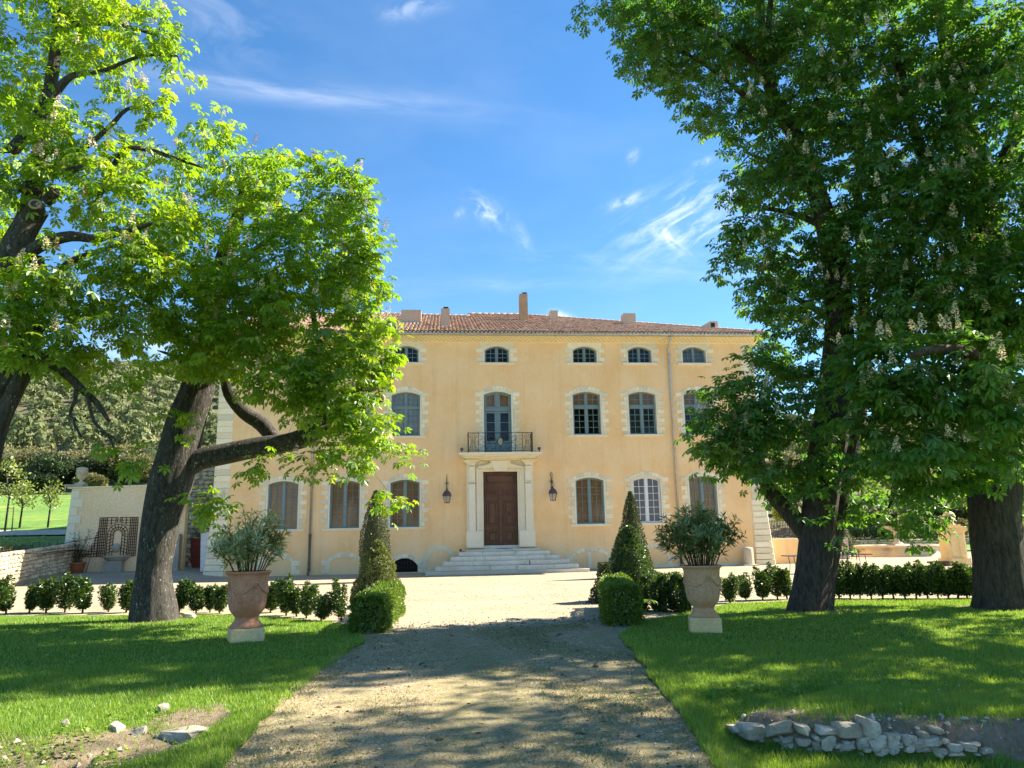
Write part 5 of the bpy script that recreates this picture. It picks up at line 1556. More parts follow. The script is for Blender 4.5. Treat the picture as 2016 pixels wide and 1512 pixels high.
# ------------------------------------------------------------------ the chestnut trees
def bark_wob(seed, ridge=.05, flare=0.0, base=None):
    def f(r, a, i, p):
        q = mnoise.noise((math.cos(a) * 3.1 + seed, math.sin(a) * 3.1, p.z * .55)) * .9 + mnoise.noise((math.cos(a) * 8 + seed, math.sin(a) * 8, p.z * 1.1)) * .7
        k = 1 + ridge * q * 2
        if base is not None:
            t = max(0, 1 - (p.z - base) / 1.0)
            k *= 1 + flare * t * t * (1 + .55 * math.sin(a * 5 + seed))
        return r * k
    return f
LEAF_ONE = np_mesh('leaf', PALM_V * .36, PALM_F, 'leaf', np.zeros(len(PALM_F)))
LEAF_ONE_D = np_mesh('leaf', PALM_V * .36, PALM_F, 'leaf_shaded', np.zeros(len(PALM_F)))
def blossom_mesh(seed, mat):
    rs = np.random.default_rng(seed); V, F, Rn = [], [], []
    for i in range(46):
        t = (i / 46) ** .9; h = .02 + .28 * t; rad = .062 * (1 - t) ** .7 + .006; a = i * 2.4
        c = np.array([rad * math.cos(a), rad * math.sin(a), h]); s = .022 * (1 - .45 * t)
        o = len(V); d = rs.normal(size=(4, 3)) * s * .9
        V += [c + d[0], c + d[1], c + d[2], c + d[3]]; F += [(o, o + 1, o + 2), (o, o + 2, o + 3)]; Rn += [rs.random()] * 2
    o = len(V); V += [np.array([.004, 0, 0]), np.array([-.004, .003, 0]), np.array([0, 0, .24])]; F += [(o, o + 1, o + 2)]; Rn += [.9]
    return np_mesh('blossom', np.array(V), np.array(F), mat, np.array(Rn))
BLOSSOM = [blossom_mesh(i, 'blossom') for i in range(3)]
BUD = [blossom_mesh(10 + i, 'blossom_bud') for i in range(2)]

def chestnut(label, base, trunk, limbs, lobes, leafmat, flowers, buds, n_leaf, seed, dens=1.0, bark='bark', extra=None, group='old horse chestnuts', lsize=.35, gap=-.36, nper=8, open_=False):
    global RNG
    RNG = np.random.default_rng(seed); random.seed(seed)
    t = thing('chestnut_tree', label, 'tree', base, group)
    tb = MB()
    skel = []
    tp, trd = cat_rom(*trunk, .12)
    tb.tube(tp, trd, 40, wob=bark_wob(seed, .05, .07, base[2]))
    tb.build('trunk', bark, t)
    skel += [(p, r) for p, r in zip(tp, trd) if p.z > 1.8]
    for pts, rad in limbs:
        lp, lr = cat_rom(pts, rad, .14)
        lb = MB(); lb.tube(lp, lr, 18, wob=bark_wob(seed + len(skel), .06))
        lb.build('limb', bark, t)
        skel += [(p, r) for p, r in zip(lp, lr)]
    if extra: extra(t)
    # leaf clusters in the lobes
    cl, dr = [], []
    for lo in lobes:
        if lo[0] == 'w': _, cx, cy, cz, rx, ry, rz, dn = lo; c = np.array([cx, cy, cz]); rad = np.array([rx, ry, rz])
        else:
            px, py, rpx, rpy, Y, rd = lo[:6]; dn = lo[6] if len(lo) > 6 else 1.0
            c = at(px, py, Y); k = (c - CAM).dot(FWD) / FPX; rad = np.array([rpx * k, rd, rpy * k]); c = np.array(c)
        area = PI * (rad[0] * rad[2] + rad[0] * rad[1] + rad[1] * rad[2]) / 3
        n = max(4, int(area * 15 * dn * dens))
        d = norm(rnd3(n)); rr = RNG.uniform(.30, 1.0, n) ** .55
        # ragged outline
        nz = np.array([mnoise.noise(Vector(v) * 1.7 + Vector(c) * .9) for v in d])
        rr = rr * (1 + .22 * nz)
        cl.append(c + d * rr[:, None] * rad); dr.append(d)
    cl = np.concatenate(cl); dr = np.concatenate(dr)
    # gaps: drop clusters where a broad noise is low
    g = np.array([mnoise.noise(Vector(p) * .75 + Vector((seed, 0, 0))) for p in cl])
    k = (g > gap) & (cl[:, 2] > 1.0); cl, dr = cl[k], dr[k]
    # twigs grow towards the clusters, nearest first
    SP = np.zeros((len(skel) + 9 * len(cl) + 10, 3)); SR = np.zeros(len(SP)); m0 = len(skel)
    SP[:m0] = [tuple(p) for p, r in skel]; SR[:m0] = [r for p, r in skel]; ns = m0
    dist0 = np.array([np.min(np.sum((SP[:m0] - c) ** 2, 1)) for c in cl])
    tw = MB()
    for ci in np.argsort(dist0):
        c = cl[ci]
        d2 = np.sum((SP[:ns] - c) ** 2, 1) + .35 * np.maximum(0, SP[:ns, 2] - c[2]) ** 2
        j = int(np.argmin(d2)); a = SP[j]; L = math.sqrt(max(1e-6, np.sum((a - c) ** 2)))
        if L > 3.6: continue
        n = max(2, min(7, int(L / .3) + 1))
        mid = (a + c) / 2 + RNG.normal(size=3) * .10 * L + np.array([0, 0, .06 * L])
        ts = np.linspace(0, 1, n + 1)[:, None]
        P = a * (1 - ts) ** 2 + 2 * mid * ts * (1 - ts) + c * ts ** 2
        r0 = min(SR[j] * .62, .012 + .017 * L); rads = r0 * (1 - ts[:, 0]) + .0045 * ts[:, 0]
        tw.tube([tuple(p) for p in P], list(rads), 4, cap=False)
        kk = min(n, len(SP) - ns); SP[ns:ns + kk] = P[1:1 + kk]; SR[ns:ns + kk] = rads[1:1 + kk]; ns += kk
    o = tw.build('twigs', 'twig', t); o['kind'] = 'stuff'
    # leaves: hand-shaped, drooping, spread about the twig ends
    n = len(cl) * nper
    cc = np.repeat(cl, nper, 0); dd = np.repeat(dr, nper, 0)
    az = RNG.uniform(0, 2 * PI, n)
    f = np.stack([np.cos(az), np.sin(az), RNG.uniform(-.55, .25, n)], 1) + .55 * dd
    f = norm(f)
    pos = cc + f * RNG.uniform(.10, .30, n)[:, None] + rnd3(n) * (np.array([.13, .13, .10]) if not open_ else np.array([.30, .30, .22]))
    f[:, 2] -= .35
    nr = np.tile([0, 0, 1.0], (n, 1)) + .55 * f * np.array([1, 1, 0]) + rnd3(n) * .28
    size = RNG.uniform(.7, 1.2, n) * lsize
    rv = np.clip(np.repeat(RNG.random(len(cl)), nper) * .55 + RNG.random(n) * .45, 0, .999)
    # the largest in the picture become leaves of their own
    dist = np.linalg.norm(pos - np.array(CAM), axis=1)
    fa = (pos - np.array(CAM)) @ np.array(FWD)
    okv = (fa > 0) & (np.abs((pos - np.array(CAM)) @ np.array(RIGHT)) < fa * .66) & ((pos - np.array(CAM)) @ np.array(UP) < fa * .5)
    score = np.where(okv, dist - .9 * np.sum(dr.repeat(nper, 0) * np.array([0, -1, 0]), 1), 1e9)
    own = np.argsort(score)[:n_leaf]
    mask = np.ones(n, bool); mask[own] = False
    V, F = instance_arrays(PALM_V, PALM_F, pos[mask], f[mask], nr[mask], size[mask])
    put('crown', np_mesh('crown', V, F, leafmat, np.repeat(rv[mask], len(PALM_F))), t, wpos(t), kind='stuff')
    co = [c for c in t.children if c.name.startswith('crown')][0]
    me = co.data
    arr = np.empty(len(me.vertices) * 3, np.float32); me.vertices.foreach_get('co', arr); arr = arr.reshape(-1, 3) - np.array(wpos(t), np.float32); me.vertices.foreach_set('co', arr.ravel()); me.update()
    one = LEAF_ONE if leafmat == 'leaf' else LEAF_ONE_D
    for i in own:
        F_ = Vector(f[i]).normalized(); S_ = Vector(nr[i]).cross(F_).normalized(); N_ = F_.cross(S_)
        rot = Matrix((F_, S_, N_)).transposed()
        k = size[i] / .36
        put('leaf', one, t, pos[i], (k, k, k), rot.to_euler())
    # flower candles stand on the outer clusters
    tall = cl + np.array([0, 0, .12])
    fa = (cl - np.array(CAM)) @ np.array(FWD)
    vis = np.where((dr[:, 1] < .0) & (np.abs((cl - np.array(CAM)) @ np.array(RIGHT)) < fa * .68) & ((cl - np.array(CAM)) @ np.array(UP) < fa * .52))[0]
    RNG.shuffle(vis)
    for q, i in enumerate(vis[:flowers + buds]):
        kind = BLOSSOM[i % 3] if q < flowers else BUD[i % 2]
        s = RNG.uniform(.65, 1.05) * (1 if q < flowers else .75)
        put('blossom', kind, t, cl[i] + np.array(dr[i]) * .16 + np.array([0, -.16, .10]), (s, s, s * RNG.uniform(.9, 1.2)), (RNG.normal() * .16, RNG.normal() * .16, RNG.uniform(0, 6)))
    return t

def path(pts, Y):
    "points (px, py, width px[, y]) along a limb"
    P, Rr = [], []
    for q in pts:
        y = q[3] if len(q) > 3 else Y
        p = at(q[0], q[1], y); P.append(p); Rr.append(q[2] / 2 * (p - CAM).dot(FWD) / FPX)
    return P, Rr
def stub(t, p, d, r, L, bark):
    "a sawn-off branch end: a ring of bark round pale wood"
    p = Vector(p); d = Vector(d).normalized()
    b_ = MB(); b_.tube([p, p + d * L * .6, p + d * L], [r * 1.15, r * 1.02, r * .98], 14, cap=False); o = b_.build('stub', bark, t)
    c = MB(); c.tube([p + d * (L - .03), p + d * (L + .004)], [r * .97, r * .92], 14); c.tube([p + d * (L + .0), p + d * (L + .008)], [r * .62, r * .58], 12, 1); c.build('cut_face', ['cut_wood', 'bark'], o)

# left of the drive: leaning trunk with a long low limb
Y1 = -21.7
b1 = gp(303, 1222)
trunk1 = path([(303, 1236, 92), (303, 1190, 82), (303, 1120, 64), (316, 1030, 70), (336, 950, 80), (352, 890, 74), (366, 830, 70), (386, 775, 64), (404, 700, 56), (420, 610, 46), (440, 520, 36), (470, 420, 24), (490, 340, 12)], b1.y)
limbs1 = [path([(352, 930, 50), (392, 905, 44), (450, 892, 42), (510, 880, 40), (565, 872, 38), (605, 858, 38), (640, 828, 34), (668, 798, 28), (700, 770, 22)], b1.y),
          path([(610, 858, 26), (650, 845, 20), (700, 850, 13), (750, 870, 8)], b1.y - .2),
          path([(545, 872, 26), (515, 835, 30), (480, 812, 27), (452, 775, 24), (442, 730, 18)], b1.y + .3),
          path([(640, 830, 20), (640, 740, 15), (620, 640, 11), (610, 540, 8), (600, 440, 5)], b1.y),
          path([(690, 780, 14), (715, 690, 11), (720, 590, 8), (710, 480, 5)], b1.y - .2),
          path([(440, 540, 22), (520, 480, 14), (590, 420, 10), (640, 380, 6)], b1.y - .4),
          path([(420, 610, 20), (360, 560, 13), (320, 520, 9)], b1.y - .3), path([(395, 740, 18), (350, 705, 10), (310, 690, 2)], b1.y - .4)]
lobes1 = [(420, 310, 70, 60, -21.5, 1.2, .8), (500, 345, 80, 55, -21.5, 1.4), (585, 385, 95, 65, -22, 1.6), (655, 385, 55, 58, -22, 1.2), (695, 420, 40, 55, -22, 1.1),
          (640, 480, 110, 95, -22.4, 1.9), (550, 520, 120, 120, -22.6, 2.0), (715, 520, 55, 60, -22, 1.3), (705, 600, 72, 85, -22.2, 1.6), (600, 650, 130, 110, -22.8, 2.1),
          (480, 610, 110, 95, -22.6, 1.9), (400, 480, 85, 85, -22, 1.6, .8), (385, 600, 100, 75, -22.3, 1.6), (330, 690, 85, 50, -22.4, 1.3, .9), (455, 695, 95, 46, -22.6, 1.5),
          (575, 740, 95, 62, -22.8, 1.8), (670, 730, 95, 85, -22.7, 1.8), (738, 690, 34, 52, -22.2, 1.0), (650, 800, 90, 48, -22.6, 1.5), (735, 845, 56, 58, -22.4, 1.3),
          (700, 890, 66, 40, -22.5, 1.1), (785, 900, 24, 24, -22.3, .6), (765, 955, 13, 36, -22.3, .4, 1.2), (622, 915, 42, 18, -22.3, .7), (516, 915, 20, 36, -22.2, .5),
          (440, 1005, 32, 22, -21.8, .45, 1.3), (335, 832, 28, 30, -22.4, .4, .9), (400, 985, 26, 18, -21.8, .4), (420, 690, 50, 50, -22.2, 1.2), (390, 420, 60, 50, -21, 1.3, .7)]
def stubs1(t):
    p = at(706, 772, b1.y - .6); stub(t, p, (.15, -.9, .35), .115, .35, 'bark_dark')
    p = at(728, 790, b1.y - .5); stub(t, p, (.75, -.6, .1), .10, .4, 'bark_dark')
    lb = MB(); q = [at(x_, y_, b1.y - .3) for x_, y_ in ((680, 800), (700, 785), (716, 782))]; lb.tube(q, [.13, .11, .10], 10); lb.build('limb', 'bark_dark', t)
chestnut('big leaning chestnut with a long low limb behind the left stone-footed urn', b1, trunk1, limbs1, lobes1, 'leaf', 44, 24, 150, 11, .84, 'bark', stubs1)

# far left: the trunk stands outside the frame, only limbs and crown reach in
Y2 = -23.4
b2 = Vector((-13.9, -23.4, 0))
trunk2 = ([b2 + Vector((0, 0, -.15)), b2 + Vector((.05, 0, 1.2)), b2 + Vector((.25, 0, 2.6)), at(-40, 830, Y2), at(10, 770, Y2), at(45, 700, Y2), at(40, 600, Y2), at(20, 500, Y2), at(55, 420, Y2), at(80, 300, Y2 + .2), at(98, 180, Y2 + .2), at(112, 60, Y2), at(105, -60, Y2), at(110, -180, Y2)],
          [.52, .45, .40, .34, .28, .24, .22, .21, .19, .16, .13, .10, .08, .04])
limbs2 = [path([(-20, 900, 40), (0, 830, 36), (30, 770, 30), (58, 700, 24), (80, 640, 16)], Y2 - .5),
          path([(15, 520, 40), (40, 470, 46), (62, 432, 42), (78, 412, 36)], Y2 - .6),
          path([(0, 540, 30), (45, 505, 26), (90, 478, 24), (140, 465, 20), (190, 470, 15), (240, 458, 10), (300, 440, 6)], Y2 - .7),
          path([(90, 600, 15), (108, 550, 15), (140, 515, 14), (185, 498, 10), (240, 480, 7)], Y2 - .4),
          path([(70, 510, 26), (95, 560, 20), (115, 600, 14), (150, 640, 8)], Y2 + .2),
          path([(45, 380, 26), (75, 350, 17), (140, 335, 12), (200, 320, 8)], Y2 - .5),
          path([(95, 200, 22), (140, 150, 12), (200, 140, 8), (280, 110, 6), (350, 110, 4)], Y2),
          path([(110, 60, 16), (160, 45, 12), (240, 50, 8), (310, 70, 5)], Y2 - .3),
          path([(80, 300, 16), (150, 300, 10), (215, 250, 9), (250, 215, 7), (300, 205, 4)], Y2 - .2),
          path([(190, 400, 10), (240, 300, 9), (290, 295, 9), (345, 312, 7), (400, 330, 4)], Y2 - .1),
          path([(60, 690, 22), (110, 720, 20), (140, 745, 16), (165, 770, 14), (190, 792, 11), (215, 830, 6)], Y2 - .9),
          path([(150, 752, 9), (148, 790, 8), (138, 815, 6), (160, 860, 4)], Y2 - .9), path([(172, 775, 8), (185, 830, 6), (215, 860, 5), (230, 900, 3)], Y2 - 1.0),
          path([(20, 300, 26), (70, 240, 24), (90, 180, 18)], Y2 + .5)]
lobes2 = [(25, 610, 60, 70, Y2 - 1.3, .9), (20, 330, 55, 55, Y2 - 1.2, .9), (60, 700, 70, 24, Y2 - 1.4, .8), (110, 560, 90, 46, Y2 - 1.3, .9), (260, 510, 70, 40, Y2 - .9, .9), (60, 40, 100, 62, Y2, 1.6), (180, 35, 85, 52, Y2 - .3, 1.4), (280, 65, 78, 38, Y2 - .2, 1.0), (340, 108, 36, 36, Y2, .7), (150, 120, 75, 42, Y2 - .4, 1.1, .8), (60, 165, 85, 60, Y2 - .2, 1.4), (190, 178, 50, 30, Y2, .8, .8),
          (40, 280, 85, 60, Y2 - .3, 1.4), (150, 262, 70, 38, Y2 - .4, 1.0, .8), (300, 215, 46, 27, Y2 - .1, .7), (285, 285, 50, 30, Y2, .7, .7), (200, 330, 85, 42, Y2 - .4, 1.0), (80, 350, 70, 40, Y2 - .3, 1.2, .8), (335, 322, 48, 26, Y2, .7, .6),
          (250, 395, 95, 42, Y2 - .4, 1.2), (130, 400, 50, 28, Y2 - .2, .8, .6), (310, 450, 90, 42, Y2 - .5, 1.2), (210, 505, 80, 34, Y2 - .5, 1.0, .9), (70, 590, 75, 40, Y2 - .7, 1.2), (190, 575, 105, 52, Y2 - .7, 1.5), (300, 560, 80, 52, Y2 - .4, 1.3),
          (60, 655, 80, 46, Y2 - .8, 1.5), (180, 655, 85, 42, Y2 - .8, 1.4), (268, 640, 55, 40, Y2 - .5, 1.1), (110, 700, 70, 20, Y2 - .8, 1.1), (20, 885, 26, 40, Y2 - .9, .5), (225, 825, 36, 55, Y2 - .9, .6, .9), (248, 905, 13, 24, Y2 - .9, .35), (215, 745, 28, 22, Y2 - .8, .5, .8),
          (-90, 300, 130, 300, Y2 + .5, 2.6, .7), (-100, 660, 120, 110, Y2, 2.2, .7), (60, -110, 260, 90, Y2, 2.6, .8), (390, 240, 24, 18, Y2, .4, .7), (20, 460, 40, 30, Y2 + 1.0, .8, .6)]
def stubs2(t):
    p = at(74, 418, Y2 - .75); stub(t, p, (.25, -.9, .2), .125, .28, 'bark')
    p = at(92, 396, Y2 - .6); stub(t, p, (.7, -.4, .5), .10, .30, 'bark')
chestnut('chestnut with bright open foliage whose trunk stands outside the left edge', b2, trunk2, limbs2, lobes2, 'leaf', 70, 30, 150, 23, .85, 'bark', stubs2, gap=-.24)

# right of the drive: twin-stemmed trunk and tall crown
b3 = gp(1596, 1203)
Y3 = b3.y
trunk3 = path([(1594, 1218, 84), (1597, 1170, 72), (1604, 1100, 66), (1612, 1020, 66), (1622, 940, 66), (1632, 860, 72), (1642, 780, 64), (1650, 690, 56), (1652, 600, 50), (1640, 500, 44), (1615, 400, 38), (1580, 300, 32), (1545, 230, 28), (1512, 160, 22), (1500, 80, 15), (1500, -40, 8)], Y3)
limbs3 = [path([(1622, 1216, 34, Y3 - .05), (1628, 1150, 32, Y3 + .1), (1638, 1070, 34, Y3 + .2), (1650, 990, 36, Y3 + .3), (1668, 900, 40, Y3 + .4), (1690, 800, 34, Y3 + .5), (1700, 700, 28, Y3 + .5), (1700, 560, 22, Y3 + .5), (1690, 400, 16, Y3 + .5), (1700, 200, 10, Y3)], Y3),
          path([(1594, 1060, 40), (1570, 1030, 36), (1548, 1004, 32), (1522, 975, 28), (1500, 930, 22), (1490, 860, 16), (1480, 790, 10)], Y3 + .1),
          path([(1500, 930, 14), (1450, 870, 10), (1410, 840, 6)], Y3 + .1), path([(1525, 170, 16), (1512, 110, 16), (1514, 40, 12), (1520, -30, 8)], Y3 + .3),
          path([(1545, 235, 18), (1480, 200, 11), (1420, 150, 8), (1340, 100, 6), (1250, 70, 4)], Y3), path([(1510, 150, 14), (1450, 90, 10), (1360, 40, 7), (1240, 10, 4)], Y3 - .2),
          path([(1630, 450, 16), (1560, 420, 11), (1500, 410, 7)], Y3), path([(1650, 640, 18), (1590, 600, 11), (1510, 560, 7)], Y3), path([(1640, 760, 16), (1580, 740, 10), (1520, 720, 6)], Y3),
          path([(1600, 360, 14), (1540, 330, 9), (1470, 300, 6)], Y3)]
lobes3 = [(1405, 845, 50, 50, Y3, 1.1), (1440, 785, 55, 50, Y3 - .2, 1.2), (1475, 740, 45, 40, Y3, 1.0), (1420, 895, 40, 34, Y3, .9), (1475, 880, 66, 60, Y3 - .3, 1.3), (1530, 800, 58, 74, Y3 - .2, 1.4), (1560, 880, 66, 66, Y3 - .4, 1.4), (1535, 940, 44, 34, Y3, .8, .8), (1590, 960, 40, 40, Y3 - .5, .6, .9),
          (1545, 690, 46, 60, Y3, 1.1, .9), (1565, 625, 62, 55, Y3 - .2, 1.3), (1520, 570, 62, 42, Y3, 1.1, .9), (1450, 525, 40, 42, Y3, .9, .8), (1490, 450, 55, 52, Y3, 1.2), (1565, 480, 70, 80, Y3 - .3, 1.5), (1480, 352, 46, 34, Y3, 1.0, .9), (1520, 305, 60, 48, Y3, 1.2), (1560, 385, 76, 74, Y3 - .2, 1.5),
          (1385, 248, 26, 22, Y3, .6, .8), (1180, 18, 44, 24, Y3, .8, .8), (1240, 28, 50, 30, Y3, .9, .9), (1262, 112, 34, 48, Y3, .8), (1305, 150, 38, 34, Y3, .9), (1335, 95, 70, 50, Y3, 1.2), (1300, 28, 80, 34, Y3, 1.2), (1405, 65, 90, 60, Y3, 1.5), (1390, 168, 60, 46, Y3, 1.1), (1450, 215, 52, 50, Y3, 1.1),
          (1500, 60, 78, 66, Y3 - .2, 1.6), (1560, 150, 80, 80, Y3 - .3, 1.7), (1560, 260, 70, 66, Y3 - .2, 1.5), (1610, 50, 90, 70, Y3, 1.7), (1640, 330, 90, 110, Y3 - .6, 1.8), (1680, 180, 90, 100, Y3 - .4, 1.8), (1660, 520, 70, 90, Y3 - .8, 1.4, .8), (1440, -80, 280, 90, Y3, 2.6, .8), (1700, -80, 160, 90, Y3, 2.6, .8),
          (1600, 760, 46, 60, Y3 - .8, .7, .8), (1640, 1040, 30, 40, Y3 - .7, .4, .7)]
chestnut('tall twin stemmed chestnut between the right stone-footed urn and the gravel court', b3, trunk3, limbs3, lobes3, 'leaf_shaded', 120, 40, 150, 37, 1.1, 'bark_dark')

# far right: the thickest trunk, at the edge of the picture
b4 = gp(1978, 1198)
Y4 = b4.y
trunk4 = path([(1978, 1216, 116), (1976, 1170, 100), (1968, 1100, 92), (1960, 1030, 90), (1957, 960, 92), (1950, 880, 92), (1945, 780, 86), (1940, 660, 78), (1940, 520, 64), (1930, 380, 50), (1900, 250, 40), (1870, 120, 30), (1850, -20, 20), (1840, -160, 8)], Y4)
limbs4 = [path([(1940, 560, 44), (1880, 470, 30), (1840, 360, 24), (1790, 220, 18), (1760, 60, 12)], Y4 - .4), path([(1935, 420, 36), (1985, 300, 28), (2040, 180, 22), (2100, 60, 14)], Y4 - .2), path([(1905, 260, 28), (1870, 190, 24), (1930, 150, 22), (1975, 130, 18), (2040, 100, 12)], Y4 - .6),
          ([at(1945, 860, Y4 - .3), Vector((7.6, -25.2, 4.2)), Vector((6.4, -26.6, 4.6)), Vector((5.2, -27.6, 4.5)), Vector((4.3, -28.0, 4.3))], [.24, .18, .13, .08, .04]),
          ([at(1950, 800, Y4), Vector((9.4, -25.6, 4.8)), Vector((9.6, -27.6, 5.4)), Vector((9.4, -29.4, 5.6))], [.24, .19, .13, .06]),
          path([(1940, 700, 36), (1860, 620, 24), (1780, 560, 16), (1710, 520, 10)], Y4 - .2), path([(1960, 740, 36), (2040, 660, 30), (2140, 560, 20)], Y4),
          path([(1900, 900, 20), (1830, 900, 14), (1780, 930, 8), (1750, 1000, 5)], Y4 + .5)]
lobes4 = [(1760, 720, 90, 62, -26.4, 1.3, 1.15), (1850, 745, 95, 80, -26.6, 1.4, 1.15), (1720, 800, 70, 50, -26.3, 1.1, 1.1), (1800, 860, 96, 56, -26.2, 1.3, 1.1), (1900, 800, 80, 80, -26.4, 1.4, 1.1), (1940, 880, 70, 60, -25.6, 1.2), (1690, 720, 40, 40, -26.2, .8),
          (1740, 920, 80, 40, -24.5, 1.1), (1830, 930, 80, 36, -24.8, 1.1), (1710, 985, 46, 34, -22.5, .8, .8), (1770, 1000, 40, 36, -22.2, .8, .8), (1830, 950, 44, 26, -22, .8, .7), (1800, 1045, 22, 26, -22, .5, .8), (1822, 1020, 18, 20, -22, .4, .7),
          (1730, 600, 80, 80, -23.6, 1.8), (1830, 600, 100, 90, -24, 2.0), (1920, 580, 100, 100, -24.4, 2.0), (1730, 450, 90, 90, -23.6, 1.9), (1830, 420, 100, 90, -24, 2.0), (1930, 420, 100, 100, -24.2, 2.1), (1760, 290, 90, 80, -23.8, 1.8, .9), (1860, 270, 90, 80, -24, 1.8, .8), (1960, 270, 90, 90, -24.6, 2.0, .8),
          (1780, 130, 100, 90, -23.8, 1.9, .9), (1880, 90, 90, 80, -24, 1.8, .85), (1980, 80, 80, 80, -25, 1.6, .8), (2000, 600, 60, 120, -24.8, 1.6), (1820, -60, 220, 90, -24, 2.4, .8), (2006, 940, 34, 60, -22.8, .9, .8),
          ('w', 11.5, -24.5, 6.5, 3.2, 3.2, 2.6, .5), ('w', 11.8, -24.0, 11.0, 3.4, 3.2, 3.0, .5), ('w', 9.6, -28.6, 6.2, 2.4, 2.2, 1.5, .5), ('w', 12.0, -28, 8.4, 2.4, 2.4, 2.0, .5)]
chestnut('thickest chestnut at the right edge of the picture with flower candles over the lawn', b4, trunk4, limbs4, lobes4, 'leaf_shaded', 230, 30, 200, 41, 1.05, 'bark_dark', lsize=.39)

# one more stands outside the right edge, nearer; only its shade lies on the lawn and the drive
b5 = Vector((10.4, -31.2, 0))
trunk5 = ([b5 + Vector((0, 0, -.15)), b5 + Vector((.05, .1, 2.0)), b5 + Vector((0, .2, 4.5)), b5 + Vector((-.2, 0, 8.0)), b5 + Vector((-.1, 0, 12.0))], [.62, .5, .44, .3, .08])
limbs5 = [([b5 + Vector((0, .2, 4.0)), b5 + Vector((-1.6, -.5, 5.6)), b5 + Vector((-3.2, -.6, 6.6))], [.26, .17, .06]), ([b5 + Vector((0, .2, 4.4)), b5 + Vector((1.6, 1.0, 6.0)), b5 + Vector((3.2, 1.2, 7.2))], [.26, .17, .06]), ([b5 + Vector((0, .2, 5.0)), b5 + Vector((.2, -1.8, 6.6)), b5 + Vector((.2, -3.2, 7.6))], [.24, .15, .06])]
lobes5 = [('w', 7.6, -31.6, 6.8, 2.8, 3.0, 1.9, .9), ('w', 11.6, -30.2, 7.0, 2.8, 2.8, 2.2, .7), ('w', 9.8, -34.4, 7.4, 3.4, 2.6, 2.2, .8), ('w', 9.4, -31.4, 10.6, 3.8, 3.8, 2.6, .85), ('w', 9.4, -28.4, 9.0, 2.2, 2.0, 1.8, .8), ('w', 10.4, -31.0, 14.0, 3.2, 3.4, 2.4, .8), ('w', 6.2, -34.2, 7.4, 2.2, 2.0, 1.6, .8)]
chestnut('chestnut standing outside the right edge nearest to the viewer', b5, trunk5, limbs5, lobes5, 'leaf_shaded', 20, 0, 0, 53, 1.25, 'bark_dark', lsize=.30, gap=-9, nper=4, open_=True)
# ------------------------------------------------------------------ clipped plants
ORD = ['first', 'second', 'third', 'fourth', 'fifth', 'sixth', 'seventh', 'eighth', 'ninth', 'tenth', 'eleventh', 'twelfth', 'thirteenth', 'fourteenth', 'fifteenth', 'sixteenth', 'seventeenth', 'eighteenth', 'nineteenth', 'twentieth']
RNG = np.random.default_rng(5); random.seed(5)
def leaf_mesh(name, pos, out, mat, size, tilt=.7, T=(SMALL_V, SMALL_F), up=.35, rv=None):
    n = len(pos)
    f = norm(out * .8 + np.array([0, 0, up]) + rnd3(n) * tilt)
    nr = norm(out + rnd3(n) * .6 + np.array([0, 0, .3]))
    sz = RNG.uniform(.7, 1.3, n) * size
    V, F = instance_arrays(T[0], T[1], pos, f, nr, sz)
    if rv is None: rv = RNG.random(n)
    return np_mesh(name, V, F, mat, np.repeat(np.clip(rv, 0, .999), len(T[1])))
def vnoise(p, s, off=0.0): return np.array([mnoise.noise((a * s + off, b_ * s, c * s)) for a, b_, c in p])

# small upright box shrubs of the two rows: five shapes, then copies
def shrub_proto(seed, w, h):
    global RNG
    RNG = np.random.default_rng(seed)
    t = bpy.data.objects.new('box_shrub', None); COL.objects.link(t); WP[t.name] = Vector((0, 0, 0)); t.empty_display_size = .1
    pos, out = [], []
    nclump = RNG.integers(5, 8)
    for k in range(nclump):
        a = RNG.uniform(0, 2 * PI); r = RNG.uniform(.15, .95) * w * .5
        top = h * RNG.uniform(.66, 1.0); rad = w * RNG.uniform(.17, .27)
        n = 420
        tt = RNG.random(n) ** .8; d = norm(rnd3(n))
        pz = .07 + (top - .07) * tt
        lean = tt ** .7
        shape = np.sin(PI * np.clip(tt * .86 + .12, 0, 1)) ** .6
        pos.append(np.stack([math.cos(a) * r * lean + d[:, 0] * rad * shape, math.sin(a) * r * lean + d[:, 1] * rad * shape, pz + d[:, 2] * .02], 1)); out.append(d * np.array([1, 1, .3]))
    pos = np.concatenate(pos); out = np.concatenate(out)
    put('foliage', leaf_mesh('foliage', pos, out, 'box', .048, .8, up=.7), t, (0, 0, 0), kind='stuff')
    s = MB(); s.tube([(0, 0, -.03), (.01, 0, .12), (0, .01, h * .5)], [.018, .014, .006], 6)
    for k in range(3): a = k * 2.1; s.tube([(0, 0, .08), (math.cos(a) * w * .25, math.sin(a) * w * .25, h * .55)], [.010, .004], 5)
    s.build('stem', 'twig', t)
    return t
PROTO = [shrub_proto(50 + i, w, h) for i, (w, h) in enumerate(((.46, .70), (.40, .62), (.52, .74), (.34, .56), (.44, .78)))]
used = set()
def shrub(px, py, hpx, kind, label, group):
    p = gp(px, py); p.z = 0.0
    h0 = (.70, .62, .74, .56, .78)[kind]
    k = (hpx * (p - CAM).length / FPX) / h0
    kx = k * random.uniform(1.02, 1.28)
    if kind not in used:
        o = PROTO[kind]; used.add(kind); o.location = p; o.rotation_euler = (0, 0, random.uniform(0, 6)); o.scale = (kx, kx, k)
    else: o = copy_tree(PROTO[kind], p, random.uniform(0, 6), (kx, kx, k))
    WP[o.name] = p
    o.rotation_euler.x = random.uniform(-.10, .10); o.rotation_euler.y = random.uniform(-.10, .10); o.scale.z *= random.uniform(.85, 1.14)
    tag(o, label, 'shrub', group)
    return o
GL, GR = 'young box shrubs in a row along the left lawn', 'young box shrubs in a row along the right lawn'
